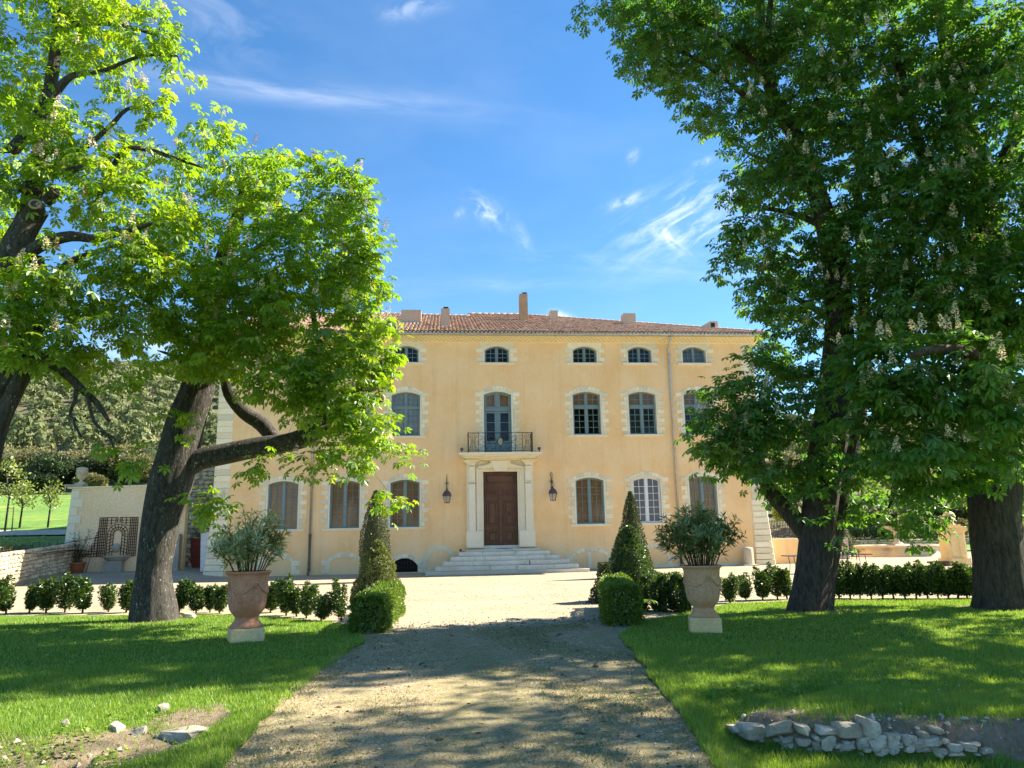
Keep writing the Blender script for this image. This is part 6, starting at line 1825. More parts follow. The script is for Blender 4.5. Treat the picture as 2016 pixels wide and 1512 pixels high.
ROW_L = [(12, 1208, 56, 2), (57, 1206, 42, 3), (90, 1206, 57, 0), (127, 1206, 57, 2), (162, 1207, 54, 1), (213, 1205, 52, 0), (248, 1206, 52, 1)]
for i, (x_, y_, h_, k_) in enumerate(ROW_L):
    shrub(x_, y_, h_, k_, 'box shrub, %s from the left edge in the row left of the leaning chestnut' % ORD[i], GL)
for i, (x_, y_, h_, k_) in enumerate([(352, 1206, 50, 3), (386, 1207, 55, 2), (413, 1206, 45, 3), (432, 1208, 56, 0)]):
    shrub(x_, y_, h_, k_, 'box shrub, %s to the right of the leaning chestnut trunk, before the left urn' % ORD[i], GL)
for i, (x_, y_, h_, k_) in enumerate([(512, 1206, 58, 1), (532, 1206, 55, 1), (563, 1212, 62, 0), (584, 1214, 56, 3), (603, 1217, 60, 0), (632, 1222, 58, 2), (672, 1222, 66, 4)]):
    shrub(x_, y_, h_, k_, 'fresh green box shrub, %s to the right of the left urn' % ORD[i], GL)
for i, (x_, y_, h_, k_) in enumerate([(1438, 1187, 58, 0), (1469, 1182, 56, 2), (1502, 1181, 56, 0), (1531, 1180, 56, 4), (1550, 1180, 50, 3)]):
    shrub(x_, y_, h_, k_, 'box shrub, %s to the right of the right urn, before the twin stemmed chestnut' % ORD[i], GR)
xs_ = [1652, 1674, 1694, 1716, 1738, 1760, 1782, 1804, 1826, 1847, 1867, 1886, 1904, 1922]
for i, x_ in enumerate(xs_):
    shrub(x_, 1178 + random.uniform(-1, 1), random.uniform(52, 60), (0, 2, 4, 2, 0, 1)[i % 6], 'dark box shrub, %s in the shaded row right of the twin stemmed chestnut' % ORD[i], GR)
shrub(2010, 1180, 56, 2, 'dark box shrub at the right edge beyond the thickest chestnut', GR)

# clipped hedges beside the drive
def hedge_body(name, label, pts, width, height, mat, cat, n_per_m2=3000, size=.046, group=None, lump=.11):
    "a clipped hedge along a line on the ground, rounded and uneven"
    base = sum((Vector(p) for p in pts), Vector()) / len(pts); base.z = 0
    t = thing(name, label, cat, base, group)
    pos, out = [], []
    for a, b_ in zip(pts[:-1], pts[1:]):
        a, b_ = Vector(a), Vector(b_); d = (b_ - a); L = d.length; d.normalize(); s = Vector((-d.y, d.x, 0))
        n = int((2 * height + width) * L * n_per_m2 + 2 * width * height * n_per_m2)
        u = RNG.uniform(-.5 * width, L + .5 * width, n) if len(pts) == 2 else RNG.uniform(0, L, n)
        face = RNG.random(n)
        per = 2 * height + width
        q = face * per
        v = np.where(q < height, -.5 * width, np.where(q < height + width, q - height - .5 * width, .5 * width))
        z = np.where(q < height, q, np.where(q < height + width, height, per - q))
        # the ends
        ends = RNG.random(n) < (2 * width * height) / (per * L + 2 * width * height)
        eu = np.where(RNG.random(n) < .5, 0.0, L)
        u = np.where(ends, eu, np.clip(u, 0, L)); v = np.where(ends, RNG.uniform(-.5, .5, n) * width, v); z = np.where(ends, RNG.uniform(0, height, n), z)
        no = np.stack([np.where(ends, np.sign(eu - L / 2), 0), np.where(~ends & (np.abs(v) >= .499 * width), np.sign(v), 0), np.where(~ends & (z >= height - 1e-6), 1, 0)], 1)
        # rounded corners
        cu = np.clip(u, .14, max(.15, L - .14)); cv_ = np.clip(v, -.5 * width + .14, .5 * width - .14); cz = np.minimum(z, height - .14)
        vec = np.stack([u - cu, v - cv_, z - cz], 1); ln = np.linalg.norm(vec, axis=1)
        k = ln > .14
        for i_, (arr, c_) in enumerate(((u, cu), (v, cv_), (z, cz))): arr[k] = c_[k] + vec[k, i_] / ln[k] * .14
        P = np.array(a)[None] + u[:, None] * np.array(d)[None] + v[:, None] * np.array(s)[None]; P[:, 2] = z
        O = no[:, 0:1] * np.array(d)[None] + no[:, 1:2] * np.array(s)[None] + no[:, 2:3] * np.array([0, 0, 1.0])
        b = vnoise(P, 2.6, 3) * lump + vnoise(P, 7.0, 9) * lump * .5
        taper = 1 - .16 * (1 - np.clip(z / height, 0, 1))
        P = P + O * (b - RNG.random(n) ** 2 * .09)[:, None]
        pos.append(P); out.append(O)
        core = MB(); c = (a + b_) / 2
        core.box((c.x, c.y, height * .42), (max(.1, L - .46), width - .30, height * .74), 0, math.atan2(d.y, d.x))
        core.build('core', 'box_core', t)
    pos = np.concatenate(pos); out = np.concatenate(out)
    me = leaf_mesh('foliage', pos - np.array(base), out, mat, size, .75, up=.5)
    put('foliage', me, t, base, kind='stuff')
    return t
a, b_ = gp(722, 1250), gp(772, 1208)
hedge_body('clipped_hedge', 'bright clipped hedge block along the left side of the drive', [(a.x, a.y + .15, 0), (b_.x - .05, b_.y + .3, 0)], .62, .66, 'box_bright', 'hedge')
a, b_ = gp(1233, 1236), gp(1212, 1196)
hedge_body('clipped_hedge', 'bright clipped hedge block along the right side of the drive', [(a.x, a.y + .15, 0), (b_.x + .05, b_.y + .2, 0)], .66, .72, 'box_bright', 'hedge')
for i, (x_, y_) in enumerate(((1290, 1203), (1326, 1204), (1356, 1206))):
    a = gp(x_, y_)
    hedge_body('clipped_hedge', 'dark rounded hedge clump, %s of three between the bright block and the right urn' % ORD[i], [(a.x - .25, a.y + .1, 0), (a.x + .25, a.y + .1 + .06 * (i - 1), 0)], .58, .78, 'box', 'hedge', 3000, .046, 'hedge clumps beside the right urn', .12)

# clipped cones
def cone_plant(label, base, h, r, mat, core, n, size, shape='bullet', wild=0.0, belly=.25):
    t = thing('clipped_cone', label, 'topiary', base, 'clipped cones beside the drive')
    zt = RNG.random(n) ** (1.45 if shape == 'cone' else 1.2)
    def rad(q):
        if shape == 'bullet': return r * np.where(q < belly, .80 + .20 * np.sin(PI / 2 * q / belly), np.cos(PI / 2 * (q - belly) / (1 - belly) * .97) ** .82 + .02)
        if shape == 'flame': return r * np.where(q < .32, .55 + .45 * np.sin(PI / 2 * q / .32), np.cos(PI / 2 * (q - .32) / .68 * .97) ** .95 + .02)
        if shape == 'cone': return r * np.where(q < .10, .85 + 1.5 * q, (1.0 - (q - .10) / .90 * .97) ** (.70 if wild else .85))
        return r * (np.where(q < .30, 1.0 - .10 * q, (1.0 - .03) * (1 - (q - .30) / .70) ** .85 + .02))
    a = RNG.uniform(0, 2 * PI, n); z = h * zt
    rr = rad(zt)
    P = np.stack([np.cos(a) * rr, np.sin(a) * rr, z], 1); O = np.stack([np.cos(a), np.sin(a), np.full(n, .35)], 1)
    b = vnoise(P + np.array(base), 2.2, 1) * (.05 + wild) + vnoise(P + np.array(base), 6, 4) * (.035 + wild * .5) - RNG.random(n) ** 2 * .10
    P = P + O * b[:, None]
    put('foliage', leaf_mesh('foliage', P, O, mat, size, .7, up=.6), t, base, kind='stuff')
    c = MB(); c.lathe([(max(.01, float(rad(np.array(q)))) - .10 if float(rad(np.array(q))) > .14 else .03, h * q * .97) for q in np.linspace(0, 1, 12)], base, 18); c.build('core', core, t)
    s = MB(); s.tube([(base[0], base[1], -.05), (base[0], base[1], h * .9)], [.05, .012], 6); s.build('stem', 'twig', t)
    return t
def topiary(label, pxl, pxr, pyt, Y, mat, core, n, size, shape, wild=0.0, belly=.25):
    tp = at((pxl + pxr) / 2, pyt, Y); l = at(pxl, pyt + 100, Y); r_ = at(pxr, pyt + 100, Y)
    return cone_plant(label, Vector((tp.x, Y, 0.0)), tp.z, (r_.x - l.x) / 2, mat, core, n, size, shape, wild, belly)
topiary('tall flame shaped clipped cone standing farther back on the left, before the cellar grille', 711, 769, 966, -6.5, 'yew', 'yew_core', 9000, .062, 'flame')
topiary('broad olive clipped cone behind the left hedge block', 690, 795, 1064, -18.6, 'yew_light', 'yew_core', 13000, .055, 'cone', .05)
topiary('tall pointed clipped cone standing farther back on the right, before the white window', 1203, 1277, 968, -8.0, 'yew', 'yew_core', 9000, .07, 'cone')
topiary('broad deep green clipped cone behind the right hedge block', 1178, 1296, 1036, -18.8, 'box', 'box_core', 15000, .055, 'cone', .05)
a = gp(1188, 1190)
cone_plant('loose round bush at the left foot of the broad green cone', Vector((a.x + .15, -19.3, 0)), .95, .38, 'yew', 'yew_core', 2600, .06, 'broad', .10)['category'] = 'bush'

# ------------------------------------------------------------------ big terracotta urns with oleanders
def urn(label, base, k, mat, rz):
    t = thing('terracotta_urn', label, 'urn', base, 'large terracotta urns on stone blocks')
    prof = [(.001, .0), (.288, .0), (.29, .02), (.283, .04), (.254, .075), (.21, .13), (.20, .17), (.205, .195), (.222, .205), (.232, .225), (.278, .275), (.31, .33), (.328, .40), (.340, .50), (.346, .60), (.347, .70), (.354, .85), (.362, .915), (.376, .945), (.405, .965), (.412, .985), (.405, 1.0), (.375, 1.0), (.355, .98), (.345, .95), (.001, .95)]
    b = MB(); b.lathe([(r_ * k, z * k) for r_, z in prof], base, 48); b.build('vessel', mat, t)
    # relief: swags, roundels and a band, all round the belly
    rel = MB()
    def P(a, z, off=.006):
        rr = float(np.interp(z, [p[1] for p in prof[9:19]], [p[0] for p in prof[9:19]])) + off
        return (base[0] + rr * k * math.cos(a), base[1] + rr * k * math.sin(a), base[2] + z * k)
    for j in range(4):
        a0 = rz + j * PI / 2
        for rr_ in (.055, .028):
            rel.tube([P(a0 + rr_ / .345 * math.cos(u), .745 + rr_ * math.sin(u)) for u in np.linspace(0, 2 * PI, 14)], .010 * k, 5)
        rel.tube([P(a0 + .17 + (PI / 2 - .34) * u, .745 - .13 * math.sin(PI * u), .008) for u in np.linspace(0, 1, 14)], [(.012 + .012 * math.sin(PI * u)) * k for u in np.linspace(0, 1, 14)], 6)
        rel.tube([P(a0 + s * (.13 + .10 * u), .70 - .22 * u + .03 * math.sin(4 * u), .004) for s in (1,) for u in np.linspace(0, 1, 6)], .008 * k, 5)
        rel.tube([P(a0 - (.13 + .10 * u), .70 - .22 * u, .004) for u in np.linspace(0, 1, 6)], .008 * k, 5)
        rel.tube([P(a0 + PI / 4 + .16 * math.cos(u), .50 + .05 * math.sin(u), .003) for u in np.linspace(0, 2 * PI, 12)], .006 * k, 5)
    rel.tube([P(u, .625, .002) for u in np.linspace(0, 2 * PI, 48)], .007 * k, 5)
    rel.build('relief', mat, t)
    s_ = MB(); s_.lathe([(.35 * k, .955 * k), (.001, .965 * k)], base, 24); s_.build('soil', 'soil', t)
    return t
def oleander(label, base, h, spread, mat, seed, nst, flat):
    global RNG
    RNG = np.random.default_rng(seed)
    t = thing('oleander', label, 'plant', base, 'oleanders growing in the urns')
    st_ = MB(); pos, fw, up_ = [], [], []
    for i in range(nst):
        a = i * 2.399 + RNG.normal() * .3; u = math.sqrt((i + .5) / nst)
        L = h * (1.0 - .34 * u ** 2) * RNG.uniform(.72, 1.08)
        fork0 = np.array([math.cos(a) * spread * u * .62, math.sin(a) * spread * u * .55, L * .62 * (1 - .25 * u)])
        p0 = np.array([math.cos(a) * .24 * u, math.sin(a) * .24 * u, -.03])
        st_.tube([Vector(base) + Vector(c) for c in (p0, p0 * .5 + fork0 * .5 + np.array([0, 0, .06]), fork0)], [.012, .010, .008], 5)
        for k_ in range(3):
            b0 = a + RNG.normal() * .9
            tip = fork0 + np.array([math.cos(b0), math.sin(b0), 0]) * spread * RNG.uniform(.10, .42) + np.array([0, 0, L * RNG.uniform(.18, .42) * (1 - .2 * u)])
            st_.tube([Vector(base) + Vector(fork0), Vector(base) + Vector(tip)], [.007, .004], 4)
            ax = norm((tip - fork0)[None])[0]
            e1 = np.cross(ax, [0.3, .2, 1.0]); e1 /= np.linalg.norm(e1); e2 = np.cross(ax, e1)
            for s in range(7):
                q = s / 6; c = fork0 * (1 - q) + tip * q
                if s == 0: c = p0 * .35 + fork0 * .65
                k = 4 if s < 6 else 9
                for j in range(k):
                    b_ = j * 2 * PI / k + s * .9 + RNG.normal() * .3
                    d = ax * RNG.uniform(.15, .85) + (e1 * math.cos(b_) + e2 * math.sin(b_)) * RNG.uniform(.7, 1.0) + np.array([0, 0, RNG.uniform(-.25, .2)])
                    pos.append(c + RNG.normal(size=3) * .02); fw.append(d); up_.append(ax + np.array([0, 0, .6]))
    st_.build('stems', 'twig_green', t)['kind'] = 'stuff'
    pos, fw, up_ = np.array(pos), np.array(fw), np.array(up_); n = len(pos)
    V, F = instance_arrays(LANCE_V, LANCE_F, pos, fw, up_ + rnd3(n) * .2, RNG.uniform(.10, .175, n))
    put('foliage', np_mesh('foliage', V, F, mat, np.repeat(RNG.random(n), 2)), t, base, kind='stuff')
    return t
def planted(px, py_base, py_blocktop, px0, px1, rz, mat, lab_u, lab_b, lab_o, k, olemat, seed, oh, osp, nst):
    a = gp(px, py_base); a.z = .012
    w = (px1 - px0) * (a - CAM).dot(FWD) / FPX * .80
    hb = (py_base - py_blocktop) * (a - CAM).dot(FWD) / FPX * .93
    c = Vector((a.x, a.y + w * .5, .0))
    t = MB(); t.box((c.x, c.y, hb / 2), (w, w, hb), 0, rz, .985); o = t.build('stone_block', 'stone_yellow', None, (c.x, c.y, 0))
    bv = o.modifiers.new('bevel', 'BEVEL'); bv.width = .015; bv.segments = 2
    tag(o, lab_b, 'stone block', 'stone blocks under the urns')
    urn(lab_u, Vector((c.x, c.y, hb)), k, mat, rz + .3)
    oleander(lab_o, Vector((c.x, c.y, hb + .94 * k)), oh, osp, olemat, seed, nst, 0)
    return c, hb
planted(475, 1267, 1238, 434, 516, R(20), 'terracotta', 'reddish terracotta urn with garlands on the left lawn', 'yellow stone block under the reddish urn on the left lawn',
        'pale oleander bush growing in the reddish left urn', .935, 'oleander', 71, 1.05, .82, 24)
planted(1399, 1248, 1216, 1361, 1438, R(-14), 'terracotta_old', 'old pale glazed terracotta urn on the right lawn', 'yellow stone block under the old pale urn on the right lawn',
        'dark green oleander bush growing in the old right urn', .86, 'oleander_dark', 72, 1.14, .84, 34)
# ------------------------------------------------------------------ left: garden wall with trellis and fountain
RNG = np.random.default_rng(9); random.seed(9)
GY = 2.5
gw = thing('garden_wall', 'pale rendered garden wall behind the leaning chestnut with stone edge', 'wall', (-19, GY, .3))
w_ = MB(); w_.add([(-21.95, GY, .2), (-16.1, GY, .2), (-16.1, GY, 4.66), (-21.75, GY, 4.55), (-21.95, GY + .45, .2), (-16.1, GY + .45, .2), (-16.1, GY + .45, 4.66), (-21.75, GY + .45, 4.55)],
     [(0, 1, 2, 3), (5, 4, 7, 6), (4, 0, 3, 7), (1, 5, 6, 2), (3, 2, 6, 7)])
w_.build('render', 'plaster_pale', gw)
BLK = [rough_block('edge_stone', 'stone_smooth', 40 + i, .03, .02) for i in range(3)]
z = .25; i = 0
while z < 4.5:
    ww = (.62, .40)[i % 2]; hh = min(.42, 4.53 - z); lean = .2 * (z / 4.5)
    put('edge_stone', random.choice(BLK), gw, (-21.97 + lean + ww / 2, GY + .16, z + hh / 2), (ww, .40, hh - .01)); z += hh; i += 1
MB().bx(-22.05, -16.05, GY - .05, GY + .5, 4.66, 4.70).build('coping', 'stone_grey', gw) if False else None
cp = MB(); cp.add([(-22.0, GY - .06, 4.55), (-16.05, GY - .06, 4.66), (-16.05, GY - .06, 4.73), (-22.0, GY - .06, 4.62), (-22.0, GY + .5, 4.55), (-16.05, GY + .5, 4.66), (-16.05, GY + .5, 4.73), (-22.0, GY + .5, 4.62)], [(0, 1, 2, 3), (3, 2, 6, 7), (4, 0, 3, 7), (1, 5, 6, 2), (1, 0, 4, 5), (5, 4, 7, 6)])
cp.build('coping', 'stone_smooth', gw)
MB().bx(-22.12, -21.25, GY - .12, GY + .55, 4.63, 4.76).build('corner_slab', 'stone_grey', gw)
u = Vector((-21.46, GY + .2, 4.76))
t = thing('stone_urn', 'carved stone urn with garland on the corner of the garden wall', 'urn', u)
b = MB(); b.bx(u.x - .22, u.x + .22, u.y - .22, u.y + .22, u.z, u.z + .07); b.lathe([(.20, .07), (.17, .10), (.08, .17), (.075, .21), (.10, .25), (.19, .32), (.235, .45), (.26, .62), (.27, .72), (.255, .76), (.27, .78), (.295, .80), (.28, .83), (.22, .87), (.10, .90), (.001, .91)], u, 28); b.build('body', 'stone_fountain', t)
b = MB(); b.tube([(u.x + .27 * math.cos(a_), u.y + .27 * math.sin(a_), u.z + .66 - .12 * abs(math.sin(a_ * 1.5))) for a_ in np.linspace(0, 2 * PI, 40)], .03, 6); b.build('garland', 'stone_fountain', t)
# trellis
TY = GY - .05
tr = thing('trellis', 'brown wooden trellis with an arched niche on the garden wall', 'trellis', (-19.3, TY, 1.1))
tz0, tz1 = 1.12, 3.05
def slat(a, b_, name='slat', r_=.016):
    a, b_ = Vector(a), Vector(b_); d = (b_ - a); n = Vector((0, 1, 0)).cross(d).normalized() * r_
    m_ = MB(); m_.add([a - n, b_ - n, b_ + n, a + n, a - n + Vector((0, .02, 0)), b_ - n + Vector((0, .02, 0)), b_ + n + Vector((0, .02, 0)), a + n + Vector((0, .02, 0))], [(0, 1, 2, 3), (7, 6, 5, 4), (0, 4, 5, 1), (1, 5, 6, 2), (2, 6, 7, 3), (3, 7, 4, 0)])
    return m_.build(name, 'iron_brown', tr, (a + b_) / 2)
acx, ar, azs = -19.35, .50, 2.22               # arch of the niche
def arch_hi(x, r_): return azs + math.sqrt(max(0, r_ * r_ - (x - acx) ** 2)) if abs(x - acx) < r_ else None
xl, xr = -20.22, -18.42
def vline(x):
    h = arch_hi(x, ar + .07)
    slat((x, TY, h if h else tz0), (x, TY, tz1))
for i in range(6):
    for s in (-1, 1): vline(acx + s * (.57 + .0 + i * .0) if i == 0 else acx + s * (ar + .07 + (xr - acx - ar - .07) * i / 4 if i < 5 else .06))
for i in range(1, 3):
    for s in (-1, 1): vline(acx + s * (ar + .07) * (1 - i / 2.7))
for k in range(15):
    z = tz0 + (tz1 - tz0) * k / 14
    for s in (-1, 1):
        xi = ar + .07
        if z > azs: xi = math.sqrt(max(0, (ar + .07) ** 2 - (z - azs) ** 2)) if z - azs < ar + .07 else .05
        slat((acx + s * xi, TY, z), (acx + s * (xr - acx), TY, z))
def ring_(r_, name='arch_slat', rr=.018):
    m_ = MB(); P = [(acx - r_, TY, tz0)] + [(acx + r_ * math.cos(a_), TY, azs + r_ * math.sin(a_)) for a_ in np.linspace(PI, 0, 16)] + [(acx + r_, TY, tz0)]
    m_.tube(P, rr, 5); return m_.build(name, 'iron_brown', tr)
ring_(ar); ring_(ar * .70); ring_(ar * .42)
for a_ in np.linspace(PI, 0, 9): slat((acx + ar * .42 * math.cos(a_), TY, azs + ar * .42 * math.sin(a_)), (acx + ar * math.cos(a_), TY, azs + ar * math.sin(a_)))
for k in range(1, 7):
    for s in (-1, 1): slat((acx + s * ar * .42, TY, azs - (azs - tz0) * k / 7 + .10), (acx + s * ar, TY, azs - (azs - tz0) * k / 7))
# curved wing on its left
for i in range(7):
    x = -20.30 - i * .135; h = tz0 + .16 + 1.25 * max(0, 1 - (i / 4.2)) ** 1.6
    slat((x, TY, tz0), (x, TY, h))
for k in range(10):
    z = tz0 + .13 * k; L = .95 if z < tz0 + .17 else max(.10, .135 * 4.2 * (1 - ((z - tz0 - .16) / 1.25) ** (1 / 1.6)))
    slat((-20.30, TY, z), (-20.30 - L, TY, z))
# wall fountain
f_ = thing('wall_fountain', 'grey stone wall fountain with a moulded basin under the trellis', 'fountain', (-19.3, GY - .35, .32))
b = MB()
for i, (w2, d2, z0, z1) in enumerate(((.40, .30, .32, .82), (.44, .36, .82, .88))): b.bx(-19.32 - w2, -19.32 + w2, GY - d2 - .15, GY - .005, z0, z1)
b.build('pedestal', 'stone_grey', f_)
b = MB(); prof = [(.42, .88), (.50, .92), (.58, 1.0), (.64, 1.06), (.69, 1.09), (.70, 1.16), (.62, 1.165), (.58, 1.10)]
vs = []; n = 20
for r_, z in prof:
    for k in range(n + 1):
        a_ = PI + PI * k / n; vs.append((-19.32 + r_ * math.cos(a_), GY - .005 + r_ * .80 * math.sin(a_), z))
b.add(vs, [(i * (n + 1) + k, i * (n + 1) + k + 1, (i + 1) * (n + 1) + k + 1, (i + 1) * (n + 1) + k) for i in range(len(prof) - 1) for k in range(n)], 0, True)
b.build('basin', 'stone_grey', f_)
b = MB(); mx = Vector((-19.36, GY - .14, 1.52))
b.ball(mx, .155, 14, 0, (1, .75, 1.15))
for a_ in np.linspace(0, 2 * PI, 15)[:-1]: b.ball(mx + Vector((.16 * math.cos(a_), .03, .19 * math.sin(a_))), .055, 8)
b.ball(mx + Vector((0, -.12, -.02)), .05, 8); b.ball(mx + Vector((-.06, -.10, .05)), .028, 6); b.ball(mx + Vector((.06, -.10, .05)), .028, 6); b.ball(mx + Vector((0, -.10, -.09)), .055, 8)
b.build('lion_mask', 'stone_grey', f_)
# terracotta pot with a climbing rose and canes
p0 = Vector((-21.0, GY - .55, .30))
t = thing('flower_pot', 'plain red terracotta pot in the corner by the low stone wall', 'pot', p0)
b = MB(); b.lathe([(.001, 0), (.30, 0), (.37, .42), (.375, .44), (.43, .45), (.44, .56), (.40, .57), (.38, .53), (.001, .52)], p0, 28); b.build('pot', 'terracotta_red', t)
t = thing('rose_bush', 'straggly climbing rose with canes in the red terracotta pot', 'plant', p0 + Vector((0, 0, .5)))
b = MB(); pos = []
for i in range(16):
    a_ = i * 2.4; L = random.uniform(.7, 1.7); tip = p0 + Vector((random.uniform(-.45, .65), random.uniform(-.25, .2), .5 + L))
    P = [p0 + Vector((.15 * math.cos(a_), .15 * math.sin(a_), .5)), p0.lerp(tip, .5) + Vector((random.uniform(-.1, .1), 0, .35)), tip]; b.tube(P, [.010, .008, .004], 5)
    for s in range(46):
        q = random.random(); c = P[0] * (1 - q) ** 2 + P[1] * 2 * q * (1 - q) + P[2] * q * q; pos.append(c + Vector(RNG.normal(size=3) * .09))
b.build('canes', 'twig_green', t)
pos = np.array(pos) - np.array(wpos(t)); put('foliage', leaf_mesh('foliage', pos, norm(rnd3(len(pos))), 'rose', .075), t, wpos(t), kind='stuff')
sp = MB()
for a_, b2 in (((-21.75, GY - .6, .3), (-22.0, GY - .6, 2.0)), ((-20.55, GY - .5, .3), (-20.15, GY - .5, 2.35)), ((-22.2, GY - .62, 1.72), (-19.9, GY - .52, 2.1)), ((-21.9, GY - .62, .85), (-19.9, GY - .52, 1.35)), ((-21.3, GY - .6, .3), (-21.3, GY - .6, 1.55))): sp.tube([a_, b2], .014, 5)
sp.build('cane_frame', 'iron_brown', t)

# low dry stone retaining wall on the left
WA, WB = Vector((-20.45, -7.6, .0)), Vector((-21.15, 1.9, .25))
rw = thing('dry_stone_wall', 'low dry stone retaining wall at the left edge', 'wall', (-20.8, -3, .1))
d = (WB - WA); L = d.length; d.normalize(); nrm = Vector((d.y, -d.x, 0))
b = MB(); c = (WA + WB) / 2; b.box((c.x - .26, c.y, .66), (.36, L, 1.45), 0, math.atan2(d.y, d.x) - PI / 2); b.build('fill', 'mortar', rw)
RUB = [rubble_mesh('wall_stone', 'rubble', 60 + i) for i in range(7)]
n_ = 0; z = .02
while z < 1.30:
    hh = random.uniform(.13, .21); u_ = 0.0
    while u_ < L:
        ww = random.uniform(.20, .42)
        p = WA + d * (u_ + ww / 2) + Vector((-.11, 0, z + hh / 2 + .22 * (u_ / L)))
        put('wall_stone', random.choice(RUB), rw, p, (ww * 1.22, .34, hh * 1.25), (random.uniform(-.08, .08), random.uniform(-.1, .1), math.atan2(d.y, d.x) + random.uniform(-.08, .08)))
        u_ += ww; n_ += 1
    z += hh
tag(put('soil_bed', grid_mesh('soil_bed', np.array([-24.5, -23.5, -22.5, -21.6, -20.75]), np.arange(-9, 3.1, 1.0), lambda x, y: 1.42 + .08 * np.sin(x * 3 + y) + .0 * x, 'soil')), 'dark soil bed on top of the retaining wall', None, None, 'structure')
pos = np.stack([RNG.uniform(-23.2, -21.0, 3200), RNG.uniform(-9, 2.4, 3200), 1.45 + np.abs(RNG.normal(size=3200)) * .12], 1)
M['bed_plant'] = mat_leaf('bed_plant_leaf', [(0.05, 0.05, 0.022), (0.08, 0.065, 0.03), (0.10, 0.11, 0.04)], .25)
tag(put('ground_cover', leaf_mesh('ground_cover', pos, norm(rnd3(3200) + np.array([0, 0, 1.0])), 'bed_plant', .10)), 'dark low plants along the top of the retaining wall', 'ground cover', None, 'stuff')
k = 2600; pos = np.stack([RNG.uniform(-26, -23, k), RNG.uniform(-2, 8, k), 1.5 + np.abs(RNG.normal(size=k)) * .25], 1)
tag(put('ground_cover', leaf_mesh('ground_cover', pos, norm(rnd3(k) + np.array([0, 0, 1.0])), 'young', .14)), 'bright low bushes at the edge of the meadow', 'ground cover', None, 'stuff')
r = MB(); q1, q2 = at(40, 1066, 4.0), at(140, 1028, 22)
tag(put('track', grid_mesh('track', np.linspace(-30, -22, 6), np.linspace(7, 10.5, 4), lambda x, y: meadow_z(x, y) + .08, 'pale_path')), 'pale earth track behind the garden wall', None, None, 'structure')
# gate post, red troughs, white board, ruin behind the passage
t = thing('gate_post', 'plain stone gate post at the end of the garden wall', 'post', (-16.35, GY - .3, .35))
b = MB(); b.bx(-16.52, -16.18, GY - .42, GY - .02, .25, 2.15); b.build('shaft', 'stone_grey', t); b = MB(); b.lathe([(.17, 0), (.15, .12), (.001, .16)], (-16.2, GY - .62, .30), 10); b.build('foot_stone', 'stone_grey', t)
t = thing('stepped_planter', 'red stepped planter of three stacked troughs in the passage', 'planter', (-15.9, 4.4, .42))
for nm, cx, w2, z0, z1 in (('lower_trough', -15.25, .95, .42, .92), ('middle_trough', -15.75, .46, .92, 1.42), ('upper_trough', -15.85, .38, 1.42, 1.95)):
    b = MB(); b.add([(cx - w2 * .85, 4.0, z0), (cx + w2 * .85, 4.0, z0), (cx + w2 * .6, 4.8, z0), (cx - w2 * .6, 4.8, z0), (cx - w2, 3.9, z1), (cx + w2, 3.9, z1), (cx + w2 * .7, 4.9, z1), (cx - w2 * .7, 4.9, z1)], [(3, 2, 1, 0), (0, 1, 5, 4), (1, 2, 6, 5), (2, 3, 7, 6), (3, 0, 4, 7), (4, 5, 6, 7)])
    b.bx(cx - w2 - .03, cx + w2 + .03, 3.86, 3.93, z1 - .08, z1); b.build(nm, 'red_iron', t)
k = 160; pos = np.stack([-15.95 + RNG.normal(size=k) * .14, 4.3 + RNG.normal(size=k) * .14, 2.0 + np.abs(RNG.normal(size=k)) * .16], 1)
t2 = thing('potted_plant', 'small dusty plant growing in the upper red trough', 'plant', (-15.9, 4.3, 1.95)); put('foliage', leaf_mesh('foliage', pos - np.array([-15.9, 4.3, 1.95]), norm(rnd3(k) + np.array([0, 0, .6])), 'rose', .10), t2, (-15.9, 4.3, 1.95), kind='stuff')
b = MB(); b.add([(-15.15, 2.1, 2.15), (-14.5, 2.3, 2.35), (-14.05, 1.2, .35), (-14.75, 1.0, .30), (-15.12, 2.16, 2.17), (-14.47, 2.36, 2.37), (-14.02, 1.26, .35), (-14.72, 1.06, .30)], [(3, 2, 1, 0), (4, 5, 6, 7), (0, 1, 5, 4), (1, 2, 6, 5), (2, 3, 7, 6), (3, 0, 4, 7)])
tag(b.build('board', 'white_board', None, (-14.6, 1.6, .35)), 'large white board leaning in the passage beside the house corner', 'board')
ru = thing('ruined_tower', 'ruined rubble stone tower rising behind the left corner of the house', 'ruin', (-15.6, 8.5, .4))
b = MB(); b.add([(-19.2, 8.0, .3), (-13.8, 8.0, .3), (-13.8, 8.0, 9.3), (-14.6, 8.0, 9.0), (-15.2, 8.0, 8.4), (-16.4, 8.0, 7.4), (-17.4, 8.0, 7.0), (-19.2, 8.0, 6.1), (-19.2, 11, .3), (-13.8, 11, .3), (-13.8, 11, 9.3), (-14.6, 11, 9.0), (-15.2, 11, 8.4), (-16.4, 11, 7.4), (-17.4, 11, 7.0), (-19.2, 11, 6.1)],
    [tuple(range(8)), tuple(range(15, 7, -1))] + [((i + 1) % 8, i, 8 + i, 8 + (i + 1) % 8) for i in range(8)]); b.build('masonry', 'mortar', ru)
RUB2 = [rubble_mesh('ruin_stone', 'rubble', 80 + i) for i in range(5)]
tops_ = [(-19.2, 6.1), (-17.4, 7.0), (-16.4, 7.4), (-15.2, 8.4), (-13.8, 9.3)]
z = .5; cnt = 0
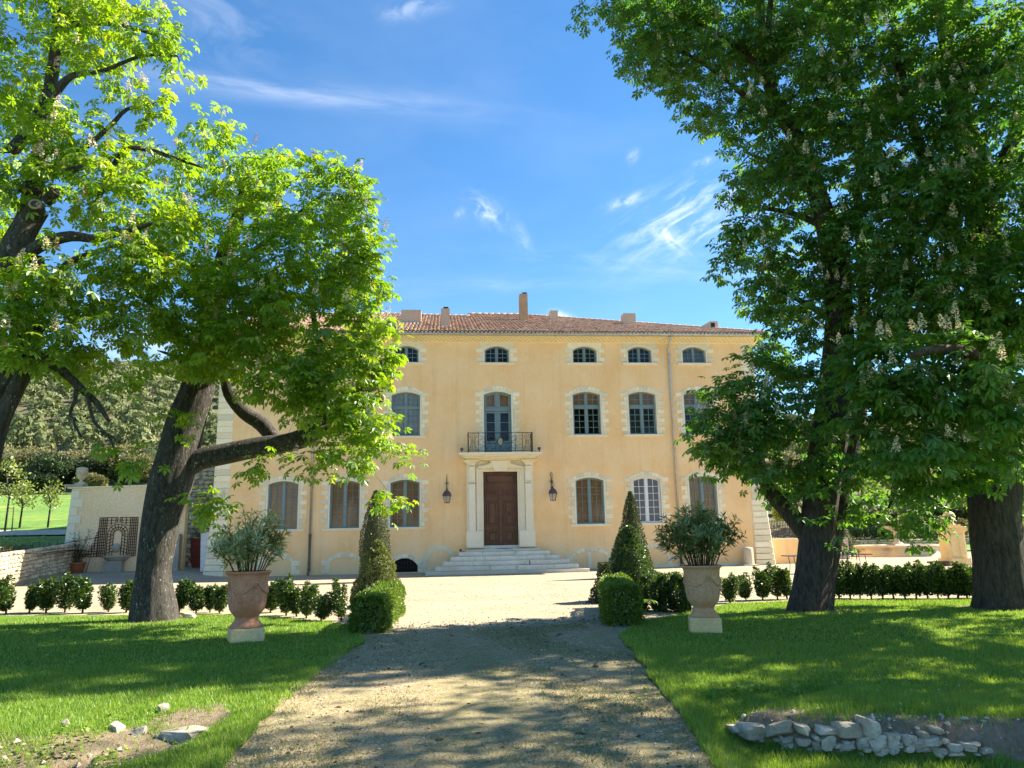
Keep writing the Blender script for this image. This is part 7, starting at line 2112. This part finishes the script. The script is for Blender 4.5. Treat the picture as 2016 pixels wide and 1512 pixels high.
while z < 9.2:
    hh = random.uniform(.20, .30); x = -17.6 + random.uniform(0, .3)
    while x < -13.9:
        ww = random.uniform(.28, .55)
        if z < np.interp(x, [q_[0] for q_ in tops_], [q_[1] for q_ in tops_]) + .1 and not (-15.5 < x < -14.4 and 2.0 < z < 3.6) and cnt < 295:
            put('ruin_stone', random.choice(RUB2), ru, (x, 7.96, z), (ww * 1.15, .3, hh * 1.15), (0, random.uniform(-.15, .15), 0)); cnt += 1
        x += ww
    z += hh
b = MB(); b.bx(-15.35, -14.45, 7.86, 7.95, 2.1, 3.5)
for i in range(4): b.bx(-15.33 + i * .225, -15.33 + i * .225 + .19, 7.83, 7.87, 2.12, 3.48)
b.build('plank_door', 'wood_pale', ru)

# ------------------------------------------------------------------ right: the court beyond the house
lw = at(1525, 1062, 1.0)
t = thing('low_wall', 'low ochre rendered wall running on from the right corner of the house', 'wall', (16.5, 1.0, 0))
MB().bx(13.95, 16.4, 1.0, 1.3, -.1, 1.30).build('render', 'plaster', t); MB().bx(13.9, 16.45, .96, 1.34, 1.30, 1.36).build('coping', 'stone_smooth', t)
t = thing('iron_fence', 'dark iron rail fence on the terrace right of the house', 'fence', (17.5, 6.0, 1.2))
fa_, fb_ = at(1512, 1062, 6.0), at(1650, 1058, 6.0); zt = at(1540, 1024, 6.0).z
b = MB()
b.bx(fa_.x, fb_.x, 5.99, 6.01, zt - .06, zt - .03); b.bx(fa_.x, fb_.x, 5.99, 6.01, fa_.z + .15, fa_.z + .18); b.build('rail', 'iron', t)
nb = 46; BAR = unit_mesh('bar', 'iron', lambda m_: m_.box((0, 0, 0), (1, 1, 1)))
for i in range(nb):
    x = fa_.x + (fb_.x - fa_.x) * i / (nb - 1); put('bar', BAR, t, (x, 6.0, (zt + fa_.z) / 2), (.03, .03, zt - fa_.z))
MB().bx(fa_.x - 1, fb_.x + .5, 5.8, 6.3, -.2, fa_.z + .02).build('plinth', 'stone_grey', t)

def blob_plant(name, label, cat, base, rx, ry, rz, mat, n, size, stem=True, lobes=5, group=None, core='box_core', trunk_h=None, seed=None, bark='bark_dark'):
    "a shrub or a small tree: several leafy lobes on a stem or trunk"
    global RNG
    if seed is not None: RNG = np.random.default_rng(seed)
    base = Vector(base)
    t = thing(name, label, cat, base, group)
    pos, out = [], []; cb = MB()
    h0 = trunk_h or 0.0
    for k in range(lobes):
        c = np.array([RNG.uniform(-.55, .55) * rx, RNG.uniform(-.5, .5) * ry, h0 + rz * RNG.uniform(.55, 1.35)]) if lobes > 1 else np.array([0, 0, h0 + rz])
        s = np.array([rx, ry, rz]) * (RNG.uniform(.42, .66) if lobes > 1 else 1.0)
        m_ = n // lobes; d = norm(rnd3(m_)); rr = RNG.uniform(.55, 1.0, m_) ** .5
        nz = vnoise(d + c, 2.2, 2.0) * .22
        pos.append(c + d * (rr + nz)[:, None] * s); out.append(d)
        cb.ball(base + Vector(c), .62, 10, 0, tuple(s)) if core else None
    pos = np.concatenate(pos); out = np.concatenate(out); pos[:, 2] = np.maximum(pos[:, 2], .02)
    put('crown' if trunk_h else 'foliage', leaf_mesh('foliage', pos, out, mat, size, .6, up=.3), t, base, kind='stuff')
    if core and len(cb.v): cb.build('core', core, t)
    s_ = MB(); hh = h0 + rz * .9
    rt = max(.02, .035 * (h0 + rz))
    if trunk_h: s_.tube([base + Vector((0, 0, -.3)), base + Vector((.04 * h0, 0, h0 * .6)), base + Vector((0, 0, h0)), base + Vector((.05, 0, hh))], [rt * 1.25, rt, rt * .8, rt * .3], 9)
    else: s_.tube([base + Vector((0, 0, -.3)), base + Vector((0, 0, hh))], [rt, rt * .3], 6)
    s_.build('trunk' if trunk_h else 'stem', bark if trunk_h else 'twig', t)
    return t

# round stone fountain with a lobed basin
fc = Vector((26.3, 9.2, .0)); fr_ = 2.35
f_ = thing('garden_fountain', 'wide lobed stone fountain basin standing on the gravel court', 'fountain', fc)
def basin_ring(m_, prof):
    n = 64; vs = []
    for off, z in prof:
        for k in range(n):
            a_ = 2 * PI * k / n; lob = 1 + .085 * abs(math.sin(a_ * 4)) ** .6
            vs.append((fc.x + (fr_ * lob + off) * math.cos(a_), fc.y + (fr_ * lob + off) * math.sin(a_), fc.z + z))
    m_.add(vs, [(i * n + k, i * n + (k + 1) % n, (i + 1) * n + (k + 1) % n, (i + 1) * n + k) for i in range(len(prof) - 1) for k in range(n)], 0, True)
b = MB(); basin_ring(b, [(.02, 0), (.03, .10), (-.03, .14), (-.10, .25), (-.10, .45), (-.02, .58), (.06, .64), (.08, .70), (.06, .76), (-.22, .76), (-.26, .70), (-.28, .3)]); b.build('basin', 'stone_fountain', f_)
b = MB(); b.lathe([(fr_ + .1, .52), (.001, .52)], fc, 40); 
m, nt, bb = newmat('still_water'); bb.inputs['Base Color'].default_value = (.02, .03, .025, 1); bb.inputs['Roughness'].default_value = .05; M['water'] = m
b.build('water', 'water', f_)
b = MB(); b.lathe([(.42, .5), (.40, .80), (.30, .88), (.19, 1.0), (.17, 1.5), (.22, 1.62), (.62, 1.78), (.78, 1.88), (.80, 1.94), (.60, 1.93), (.001, 1.86)], fc, 24); b.build('pedestal_bowl', 'stone_grey', f_)
b = MB(); b.lathe([(1.0, .66), (.6, .80), (.001, .84)], fc, 20); b.build('rockwork', 'stone_grey', f_)

# pillar crowned by a ball
pb = gp(1893, 1114); pb.z = 0
t = thing('ball_pillar', 'yellow stone gate pillar crowned by a stone ball', 'pillar', pb)
k = (pb - CAM).length / FPX
def pbx(m_, w2, z0, z1): m_.box((pb.x, pb.y + .45, (z0 + z1) / 2), (w2, w2, z1 - z0))
b = MB(); pbx(b, .98, 0, .34); b.build('base', 'stone_yellow', t)
b = MB(); pbx(b, .80, .34, 1.52)
for s in (-1, 1): b.bbox(pb.x + s * .20 - .16, pb.x + s * .20 + .16, pb.y + .02, pb.y + .07, .42, 1.44, .03)
b.build('shaft', 'stone_yellow', t)
b = MB()
for w2, z0, z1 in ((.86, 1.52, 1.58), (.98, 1.58, 1.64), (1.10, 1.64, 1.73), (.78, 1.73, 1.80), (.62, 1.80, 1.88)): pbx(b, w2, z0, z1)
b.build('cap', 'stone_yellow', t)
b = MB(); b.lathe([(.20, 1.88), (.15, 1.95), (.17, 2.0)], (pb.x, pb.y + .45, 0), 18); b.ball((pb.x, pb.y + .45, 2.24), .27, 22); b.build('ball', 'stone_yellow', t)
t = thing('bench', 'low dark bench slab beside the ball pillar', 'bench', (pb.x - 1.1, pb.y + .3, 0))
b = MB(); b.bx(pb.x - 1.35, pb.x - .52, pb.y + .1, pb.y + .5, .14, .22); b.build('seat', 'rust', t)
for s in (-1.2, -.7): b = MB(); b.bx(pb.x + s - .05, pb.x + s + .05, pb.y + .15, pb.y + .45, 0, .14); b.build('leg', 'rust', t)
# garden table and chair behind the row of shrubs
tp = at(1625, 1112, -8.0)
t = thing('garden_table', 'long dark metal garden table behind the twin stemmed chestnut', 'table', (tp.x, -8, .03))
xa_, xb_ = at(1548, 1112, -8).x, at(1711, 1113, -8).x
M['purple_iron'] = mat_plain('plum_painted_metal', (.075, .045, .065), .35, .3, .15, 8)
b = MB(); b.bx(xa_, xb_, -8.35, -7.55, .70, .735); b.build('table_top', 'purple_iron', t)
for x in (xa_ + .25, xb_ - .25):
    for y in (-8.2, -7.7): b = MB(); b.tube([(x, y, .70), (x + .05, y, .35), (x, y, .02)], .016, 6); b.build('leg', 'purple_iron', t)
def iron_chair(cx, y, label):
    t = thing('iron_chair', label, 'chair', (cx, y, .03), 'wrought iron chairs at the garden table')
    b = MB(); b.lathe([(.21, .44), (.21, .46), (.001, .46)], (cx, y, 0), 18); b.build('seat', 'iron_brown', t)
    b = MB()
    b.tube([(cx + .21 * math.cos(a_), y - .20, .62 + .30 * math.sin(a_)) for a_ in np.linspace(-.5, PI + .5, 18)], .012, 5)
    for s in (-1, 1): b.tube([(cx + s * .10 + .09 * math.cos(a_), y - .20, .66 + .14 * math.sin(a_)) for a_ in np.linspace(0, 2 * PI, 14)], .008, 5)
    b.build('backrest', 'iron_brown', t)
    for sx in (-1, 1):
        for sy in (-1, 1): b = MB(); b.tube([(cx + sx * .17, y + sy * .17, .45), (cx + sx * .12, y + sy * .13, .25), (cx + sx * .22, y + sy * .2, .02)], .010, 5); b.build('leg', 'iron_brown', t)
cx = at(1655, 1110, -8.9).x; iron_chair(cx, -8.9, 'round backed wrought iron chair at the left of the table, half hidden by the trunk'); iron_chair(at(1671, 1110, -8.9).x + .05, -8.9, 'round backed wrought iron chair in front of the garden table')

# lawn strip, dry stone terrace wall, hedges and trees behind the fountain court
tag(put('lawn', grid_mesh('lawn_strip', np.arange(17.5, 90, 2.0), np.array([15.5, 17.0, 19, 21, 23, 25.4]), lambda x, y: .10 + (y - 15.5) * .03, 'meadow')), 'grass strip beyond the fountain', None, None, 'structure')
tag(MB().bx(17.4, 90, 15.36, 15.5, -.05, .16).build('edging', 'soil'), 'dark edging of the grass strip', None, None, 'structure')
tw_ = thing('terrace_wall', 'long dry stone terrace wall behind the fountain', 'wall', (34, 25.0, .3))
zt = at(1720, 1062.5, 24.9).z; zb = .25
MB().bx(19, 80, 25.0, 25.5, zb - .2, zt - .02).build('fill', 'mortar', tw_)
RUB3 = [rubble_mesh('wall_stone', 'rubble', 90 + i) for i in range(4)]
cnt = 0
for r_ in range(4):
    z = zb + (zt - zb) * (r_ + .5) / 4; x = 26.5 + random.uniform(0, .4)
    while x < 56 and cnt < 298:
        ww = random.uniform(.32, .62); put('wall_stone', random.choice(RUB3), tw_, (x, 24.98, z), (ww * 1.15, .3, (zt - zb) / 4 * 1.2)); x += ww; cnt += 1
p = gp(1652, 1076)
def terrace_hedge(name, label, pxa, pxb, pyt, Y, h, mat, seed):
    global RNG
    RNG = np.random.default_rng(seed)
    xa2, xb2 = at(pxa, pyt, Y).x, at(pxb, pyt, Y).x; zt_ = at((pxa + pxb) / 2, pyt, Y).z
    base = Vector(((xa2 + xb2) / 2, Y, zt_ - h)); t = thing(name, label, 'hedge', base, 'tall hedges on the terrace')
    n = int((xb2 - xa2) * h * 260)
    pos = np.stack([RNG.uniform(xa2, xb2, n), Y - .5 + RNG.random(n) ** 2 * 1.2, zt_ - h * RNG.random(n)], 1)
    pos[:, 1] += vnoise(pos, .8) * .35; pos[:, 2] += vnoise(pos, .6, 5) * .3
    put('foliage', leaf_mesh('foliage', pos - np.array(base), norm(np.tile([0, -1.0, .6], (n, 1)) + rnd3(n) * .6), mat, .22), t, base, kind='stuff')
    c_ = MB(); c_.bx(xa2, xb2, Y, Y + .8, zt_ - h - .3, zt_ - .3); c_.build('core', 'box_core', t)
    s_ = MB()
    for i_ in range(6): s_.tube([(xa2 + (xb2 - xa2) * (i_ + .5) / 6, Y + .2, zt_ - h - .4), (xa2 + (xb2 - xa2) * (i_ + .5) / 6, Y + .2, zt_ - .4)], .05, 5)
    s_.build('stems', 'twig', t)['kind'] = 'stuff'
terrace_hedge('tall_hedge', 'long dark hedge above the terrace wall left of the double trunk', 1640, 1800, 1006, 34.0, 1.9, 'oak_dark', 501)
terrace_hedge('tall_hedge', 'dark hedge above the terrace wall between the double trunk and the ball pillar', 1806, 1915, 1000, 34.0, 2.0, 'oak_dark', 502)
terrace_hedge('tall_hedge', 'sunlit hedge above the terrace wall right of the thickest chestnut', 1975, 2080, 1000, 33.0, 1.8, 'leaf', 503)
tp = at(1653, 1020, 19)
t = cone_plant('small clipped cone on the grass strip beyond the twin stemmed chestnut', Vector((tp.x, 19, .2)), tp.z - .2, .85, 'yew', 'yew_core', 1500, .12, 'broad', .03)
i = 0
for row, (py, Y, s) in enumerate(((1050, 27.5, .62), (1036, 31.0, .62))):
    for x_ in range(1668 + row * 9, 1790, 19):
        c = at(x_, py, Y)
        blob_plant('round_shrub', 'dark clipped round shrub, %s from the left in the %s row above the terrace wall' % (ORD[i % 7], ('lower', 'upper')[row]), 'shrub', (c.x, Y, c.z - s), s, s, s, 'box', 420, .16, lobes=1, group='round shrubs on the terrace')
        i += 1
    i = 0
BGT = [(1700, 1000, 36, 2.8, 4.2, 'a leafy tree behind the terrace wall, left of the leaning double trunk', 'leaf', 1.6), (1905, 985, 33, 3.4, 3.8, 'bright leafy tree behind the ball pillar', 'leaf', 1.8), (2005, 1000, 30, 2.6, 3.0, 'bright leafy tree at the right edge behind the thickest trunk', 'young', 1.4),
       (1560, 930, 46, 3.0, 3.0, 'small pale tree on the slope beside the house corner', 'oak', 1.2), (1850, 930, 48, 4.5, 4.5, 'broad dark tree on the slope above the fountain', 'oak_dark', 2.2), (1760, 900, 52, 5.0, 5.0, 'tall green tree on the slope behind the double trunk', 'oak', 2.4), (1610, 900, 54, 4.5, 4.5, 'dark tree on the slope behind the twin stemmed chestnut', 'oak_dark', 2.4),
       (1530, 960, 60, 2.2, 1.6, 'low rounded tree on the rocky slope by the house', 'oak', 1.0), (2040, 900, 44, 4.5, 5.0, 'tall green tree on the slope at the right edge', 'oak', 2.2)]
for i, (x_, y_, Y, rx, rz, lab, mt_, th_) in enumerate(BGT):
    c = at(x_, y_, Y); g0 = float(slope_z(np.array(0.0), np.array(float(Y))))
    blob_plant('garden_tree', lab, 'tree', (c.x, Y, g0 - .2), rx, rx * .8, rz, mt_, 2600, .38, lobes=7, group='trees on the slope right of the house', core=None, trunk_h=max(th_, c.z - g0 - rz * 1.1), seed=300 + i)
c0 = at(1788, 1056, 27.5)
t = thing('garden_tree', 'old tree with a leaning double trunk behind the fountain', 'tree', (c0.x, 27.5, c0.z - .2), 'trees on the slope right of the house')
b = MB()
for (xa2, xb2, w1, w2) in ((1796, 1772, 17, 11), (1800, 1806, 20, 15)):
    P, Q = path([(xa2, 1060, w1), ((xa2 + xb2) / 2, 1025, (w1 + w2) / 2), (xb2, 985, w2), (xb2 - 2, 930, w2 * .6)], 27.5); b.tube(P, Q, 10)
b.build('trunk', 'bark_dark', t)
k = 1500; cc = at(1785, 940, 27.5); d_ = norm(rnd3(k)); pos = np.array(cc) + d_ * (RNG.uniform(.4, 1, k) ** .5)[:, None] * np.array([2.6, 1.8, 1.3]); put('crown', leaf_mesh('crown', pos - np.array(wpos(t)), d_, 'oak', .34), t, wpos(t), kind='stuff')
for i, (x_, y_, Y, s, lab) in enumerate(((1528, 1012, 9.0, .55, 'bright clipped hedge ball above the iron fence by the house'), (1548, 1012, 9.0, .5, 'second bright clipped ball above the iron fence'), (1545, 985, 40, 1.3, 'pale rounded bush on the rocky slope'), (1530, 935, 48, 1.4, 'dusty green bush high on the rocky slope'), (1570, 965, 44, 1.4, 'dark bush on the rocky slope beside the chestnut'), (1990, 1040, 27.5, .9, 'bright bush right of the thickest chestnut trunk'), (1880, 1040, 27.2, 1.0, 'loose grey green bush behind the ball pillar'))):
    c = at(x_, y_, Y); blob_plant('garden_bush', lab, 'bush', (c.x, Y, c.z - s), s * 1.2, s, s, ('box_bright', 'box_bright', 'oak', 'oak', 'oak_dark', 'young', 'oak')[i], 700, .16 if Y < 12 else .28, lobes=3, group='bushes right of the house', core='yew_core', seed=330 + i)

# a chestnut seedling at the foot of the right hedge block
q_ = gp(1272, 1214)
t = thing('chestnut_seedling', 'small chestnut seedling with spread leaves beside the right hedge block', 'plant', (q_.x, q_.y, .01))
b = MB(); b.tube([(q_.x, q_.y, 0), (q_.x + .02, q_.y, .16), (q_.x + .03, q_.y, .30)], [.008, .006, .004], 5)
for i in range(5): a_ = i * 1.26; b.tube([(q_.x + .03, q_.y, .28), (q_.x + .03 + .12 * math.cos(a_), q_.y + .12 * math.sin(a_), .34)], .003, 4)
b.build('stem', 'twig_green', t)
for i in range(5): a_ = i * 1.26; put('leaf', LEAF_ONE, t, (q_.x + .03 + .12 * math.cos(a_), q_.y + .12 * math.sin(a_), .34), (.8, .8, .8), (0, .25, a_))

# ------------------------------------------------------------------ stones in the foreground
ST = [angular_mesh('stone', 'rubble_white', 120 + i) for i in range(8)]
old = thing('old_stone_wall', 'remains of an old stone wall in the ditch at the lower right', 'wall', (float(STEP[3][0]), float(STEP[3][1]), -.1))
def old_stone(x0, x1, y0, y1, i):
    "a stone seen between these photograph bounds, set in the bank"
    xc, yc = (x0 + x1) / 2, (y0 + y1) / 2
    lx = np.interp(xc, [1405, 1440, 1500, 1600, 1750, 1900, 2016], [1424, 1438, 1450, 1458, 1466, 1474, 1478])
    b0 = gp(xc, lx); Y = b0.y + .02
    a_, c_ = at(x0, yc, Y), at(x1, yc, Y); zt_, zb_ = at(xc, y0, Y).z, at(xc, y1, Y).z
    put('stone', ST[i % 8], old, ((a_.x + c_.x) / 2, Y + .05, (zt_ + zb_) / 2), ((c_.x - a_.x) * 1.12, .24, (zt_ - zb_) * 1.0), (random.uniform(-.12, .08), random.uniform(-.10, .10), random.uniform(-.12, .12)))
SL_ = [(1462, 1515, 1424, 1457), (1514, 1564, 1421, 1450), (1532, 1562, 1450, 1468), (1568, 1594, 1425, 1444), (1568, 1596, 1450, 1470), (1598, 1617, 1455, 1472), (1611, 1650, 1430, 1446), (1617, 1645, 1448, 1476), (1651, 1698, 1422, 1456), (1652, 1684, 1460, 1480), (1684, 1714, 1458, 1480), (1700, 1735, 1415, 1454), (1712, 1746, 1445, 1480), (1745, 1772, 1443, 1476), (1776, 1796, 1445, 1468), (1780, 1798, 1466, 1480), (1797, 1818, 1453, 1472), (1815, 1848, 1448, 1470), (1797, 1835, 1471, 1483), (1832, 1868, 1470, 1483), (1866, 1892, 1462, 1482), (1894, 1926, 1462, 1478), (1868, 1896, 1480, 1490), (1626, 1642, 1447, 1456), (1838, 1852, 1432, 1444), (1750, 1770, 1443, 1452), (1522, 1536, 1452, 1461), (1745, 1757, 1474, 1484), (1440, 1468, 1428, 1446), (1812, 1824, 1440, 1452), (1930, 1950, 1470, 1484), (1690, 1706, 1452, 1464)]
for i, q in enumerate(SL_): old_stone(*q, i)
for j in range(46):
    xc = random.uniform(1450, 1930); yc = np.interp(xc, [1440, 1500, 1600, 1750, 1930], [1440, 1452, 1462, 1466, 1476]) + random.uniform(-16, 18); w2 = random.uniform(8, 22); old_stone(xc - w2 / 2, xc + w2 / 2, yc - w2 * .33, yc + w2 * .33, j)
RK = [(322, 1400, 16, 10, 'small pale rock at the top of the washed-out hollow, near the grass'), (231, 1439, 17, 11, 'flat white rock in the middle of the washed-out hollow'), (272, 1453, 17, 16, 'brownish upright rock right of the white rock in the hollow'), (311, 1457, 10, 8, 'tiny pale rock right of the brownish rock'), (88, 1474, 18, 14, 'round pale rock at the left of the hollow'), (32, 1483, 20, 20, 'white rock half sunk in earth near the left edge'), (115, 1496, 36, 20, 'large tan rock in the lower left corner'), (120, 1478, 26, 10, 'long flat grey rock behind the large tan rock'), (42, 1505, 14, 20, 'upright pale rock at the bottom left edge'), (365, 1450, 62, 12, 'long flat pale slab on the right lip of the hollow'), (130, 1430, 10, 7, 'tiny white rock in the grass above the hollow')]
for i, (x_, y_, w2, h2, lab) in enumerate(RK):
    a_ = gp(x_, y_); 
    for _ in range(3): a_ = gp(x_, y_, float(lawn_z(np.array([a_.x]), np.array([a_.y]))[0]))
    k = (a_ - CAM).length / FPX
    o = put('rock', ST[i % 8], None, a_ + Vector((0, 0, .012)), (w2 * k * 1.5, max(w2, h2) * k * 1.1, h2 * k * 1.9), (random.uniform(-.2, .2), random.uniform(-.2, .2), -.55 if i == 9 else random.uniform(0, 3)))
    tag(o, lab, 'rock', 'rocks in the washed-out hollow')
a_ = gp(372, 1218); o = put('rock', ST[3], None, (a_.x, a_.y, .05), (.30, .22, .16)); tag(o, 'round pale stone at the right foot of the leaning chestnut', 'rock')
a_ = gp(118, 1150); o = put('rock', ST[5], None, (-19.6, -3.2, .1), (.42, .35, .28)); tag(o, 'lone boulder on the gravel before the low stone wall', 'rock')
n = 420; xx = RNG.uniform(-7.5, -4.6, n); yy = RNG.uniform(-34.5, -31.5, n); k = lawn_dirt(xx, yy) > .5; xx, yy = xx[k], yy[k]
scatter('gravel', 'small stones in the washed-out hollow', xx, yy, lawn_z(xx, yy), RNG.gamma(2.0, .011, len(xx)) + .005, 'chip')
n = 1500; xx = RNG.uniform(-.9, 3.6, n); yy = RNG.uniform(-33.6, -31.0, n); k = lawn_dirt(xx, yy) > .45; xx, yy = xx[k], yy[k]
scatter('gravel', 'small stones on the bank above the old stone wall', xx, yy, lawn_z(xx, yy), RNG.gamma(2.0, .006, len(xx)) + .004, 'chip')

# ------------------------------------------------------------------ the far left: young trees, bushes, wooded hill
YT = [(8, 1058, 905, 34, 'young', 'staked young tree with pale yellow leaves at the left edge of the meadow', 10.0), (38, 1040, 955, 26, 'young', 'second young tree of the meadow, leaning slightly, beside the pale yellow one', 13.0), (92, 1055, 955, 22, 'young', 'slim young tree alone on the meadow near the garden wall', 13.0)]
for i, (x_, yb, yt, wp_, mt_, lab, Y) in enumerate(YT):
    a_ = at(x_, yb, Y); g0 = float(meadow_z(np.array(a_.x), np.array(Y))); tp_ = at(x_ + 2, yt, Y)
    h = tp_.z - g0; k = wp_ * (a_ - CAM).length / FPX
    t = thing('young_tree', lab, 'tree', (a_.x, Y, g0), 'young trees on the meadow')
    b = MB(); b.tube([(a_.x, Y, g0 - .2), (a_.x + .05, Y, g0 + h * .5), (tp_.x, Y, tp_.z - .2)], [.07, .05, .015], 8); b.build('trunk', 'bark', t)
    b = MB(); pos = []
    for j in range(22):
        a2 = j * 2.4; z0 = g0 + h * RNG.uniform(.42, .9); L = k * RNG.uniform(.5, 1.0) * (1.15 - (z0 - g0) / h * .6)
        p0 = Vector((a_.x + .05, Y, z0)); p1 = p0 + Vector((math.cos(a2) * L, math.sin(a2) * L, L * RNG.uniform(.5, 1.0))); b.tube([p0, p0.lerp(p1, .5) + Vector((0, 0, .05)), p1], [.02, .012, .004], 4)
        for q in np.linspace(.35, 1, 16): pos.append(np.array(p0.lerp(p1, q)) + RNG.normal(size=3) * .16)
    b.build('branches', 'twig', t)['kind'] = 'stuff'
    pos = np.array(pos) - np.array(wpos(t)); put('crown', leaf_mesh('crown', pos, norm(rnd3(len(pos))), mt_, .20), t, wpos(t), kind='stuff')
    if i == 0:
        s_ = MB(); s_.tube([(a_.x + .45, Y - .1, g0 - .1), (a_.x + .42, Y - .1, g0 + 1.5)], .035, 6); s_.tube([(a_.x + .42, Y - .1, g0 + 1.4), (a_.x, Y, g0 + 1.45)], .02, 5); s_.build('stake', 'twig', t)
c = at(195, 985, 6.0)
OAK = [(10, 905, 84, 6.5, 'oak', 'large tawny evergreen oak at the left edge beyond the meadow'), (75, 915, 82, 6.0, 'oak', 'tawny evergreen oak, second from the left beyond the meadow'), (120, 935, 78, 4.4, 'oak_dark', 'dark bush at the top of the meadow left of the stone urn'), (150, 905, 84, 6.2, 'oak', 'pale evergreen oak behind the stone urn'), (200, 925, 80, 5.0, 'oak_dark', 'dark evergreen oak just right of the stone urn'), (235, 900, 84, 6.0, 'oak', 'broad evergreen oak above the trellis wall'), (275, 920, 80, 5.2, 'oak', 'evergreen oak left of the leaning chestnut trunk'), (330, 910, 84, 6.0, 'oak_dark', 'dark evergreen oak behind the leaning chestnut trunk'), (-45, 920, 80, 6.0, 'oak', 'evergreen oak just outside the left edge beyond the meadow'), (398, 905, 84, 6.0, 'oak', 'evergreen oak between the chestnut trunk and the house corner'), (70, 968, 74, 2.4, 'oak_dark', 'low dark bush at the far edge of the meadow'), (180, 972, 72, 2.0, 'oak', 'low bush behind the garden wall')]
for i, (x_, y_, Y, s, mt_, lab) in enumerate(OAK):
    c = at(x_, y_, Y); g0 = float(meadow_z(np.array(c.x), np.array(float(min(Y, 78))))) - .3
    hh = c.z + s * .5 - g0
    blob_plant('evergreen_oak', lab, 'tree', (c.x, Y, g0), s, s * .9, max(s * .62, hh * .42), mt_, 8000, .34, lobes=8, group='evergreen oaks beyond the meadow', core='yew_core' if mt_ == 'oak' else 'box_core', trunk_h=max(.6, hh - 2.1 * max(s * .62, hh * .42)), seed=400 + i)

# pine wood on the hill: too many trees to count
RNG = np.random.default_rng(77)
P_, O_, Rv, Cc = [], [], [], MB()
cand = []
for k in range(6000):
    Y = 92 + 330 * RNG.random() ** 1.15
    px_r = RNG.uniform(-130, 470) if RNG.random() < .82 else RNG.uniform(1480, 2120)
    d_ = ray(px_r, 900); X = CAM.x + d_.x * (Y - CAM.y) / d_.y
    cand.append((X, Y))
grid = set(); trees = []
for X, Y in cand:
    sp = 5.2 + (Y - 92) * .008
    key = (round(X / sp), round(Y / sp))
    if key in grid: continue
    grid.add(key); trees.append((X, Y))
ico = np_mesh
for X, Y in trees:
    z = float(hill_z(np.array(X), np.array(Y))); s = RNG.uniform(2.3, 3.9); hh = s * RNG.uniform(1.5, 2.1)
    tint = RNG.random()
    npf = 4
    for j in range(npf):
        q = j / 3
        c = np.array([X + RNG.normal() * s * .34, Y + RNG.normal() * s * .34, z + hh * (.38 + .42 * q)])
        rad = s * (.86 - .30 * q) * RNG.uniform(.62, .95)
        m_ = 62; d = norm(rnd3(m_)); d[:, 2] = np.abs(d[:, 2]) - .30
        P_.append(c + d * rad * np.array([1, 1, .80]) * RNG.uniform(.75, 1.05, m_)[:, None]); O_.append(d); Rv.append(np.clip(tint * .65 + RNG.random(m_) * .35, 0, .999))
    pass
P_ = np.concatenate(P_); O_ = np.concatenate(O_); Rv = np.concatenate(Rv)
f = norm(np.cross(O_, rnd3(len(P_)))); V, F = instance_arrays(SMALL_V - np.array([.5, 0, 0]), SMALL_F, P_, f, O_ + rnd3(len(P_)) * .45, RNG.uniform(.7, 1.3, len(P_)))
o = put('pine_wood', np_mesh('pine_wood', V, F, 'pine', np.repeat(Rv, 2))); tag(o, 'pine wood covering the hillside behind the estate', 'wood', None, 'stuff')
M['pine_core'] = mat_plain('pine_shade', (.050, .068, .032), .95, 0, .3, 1)
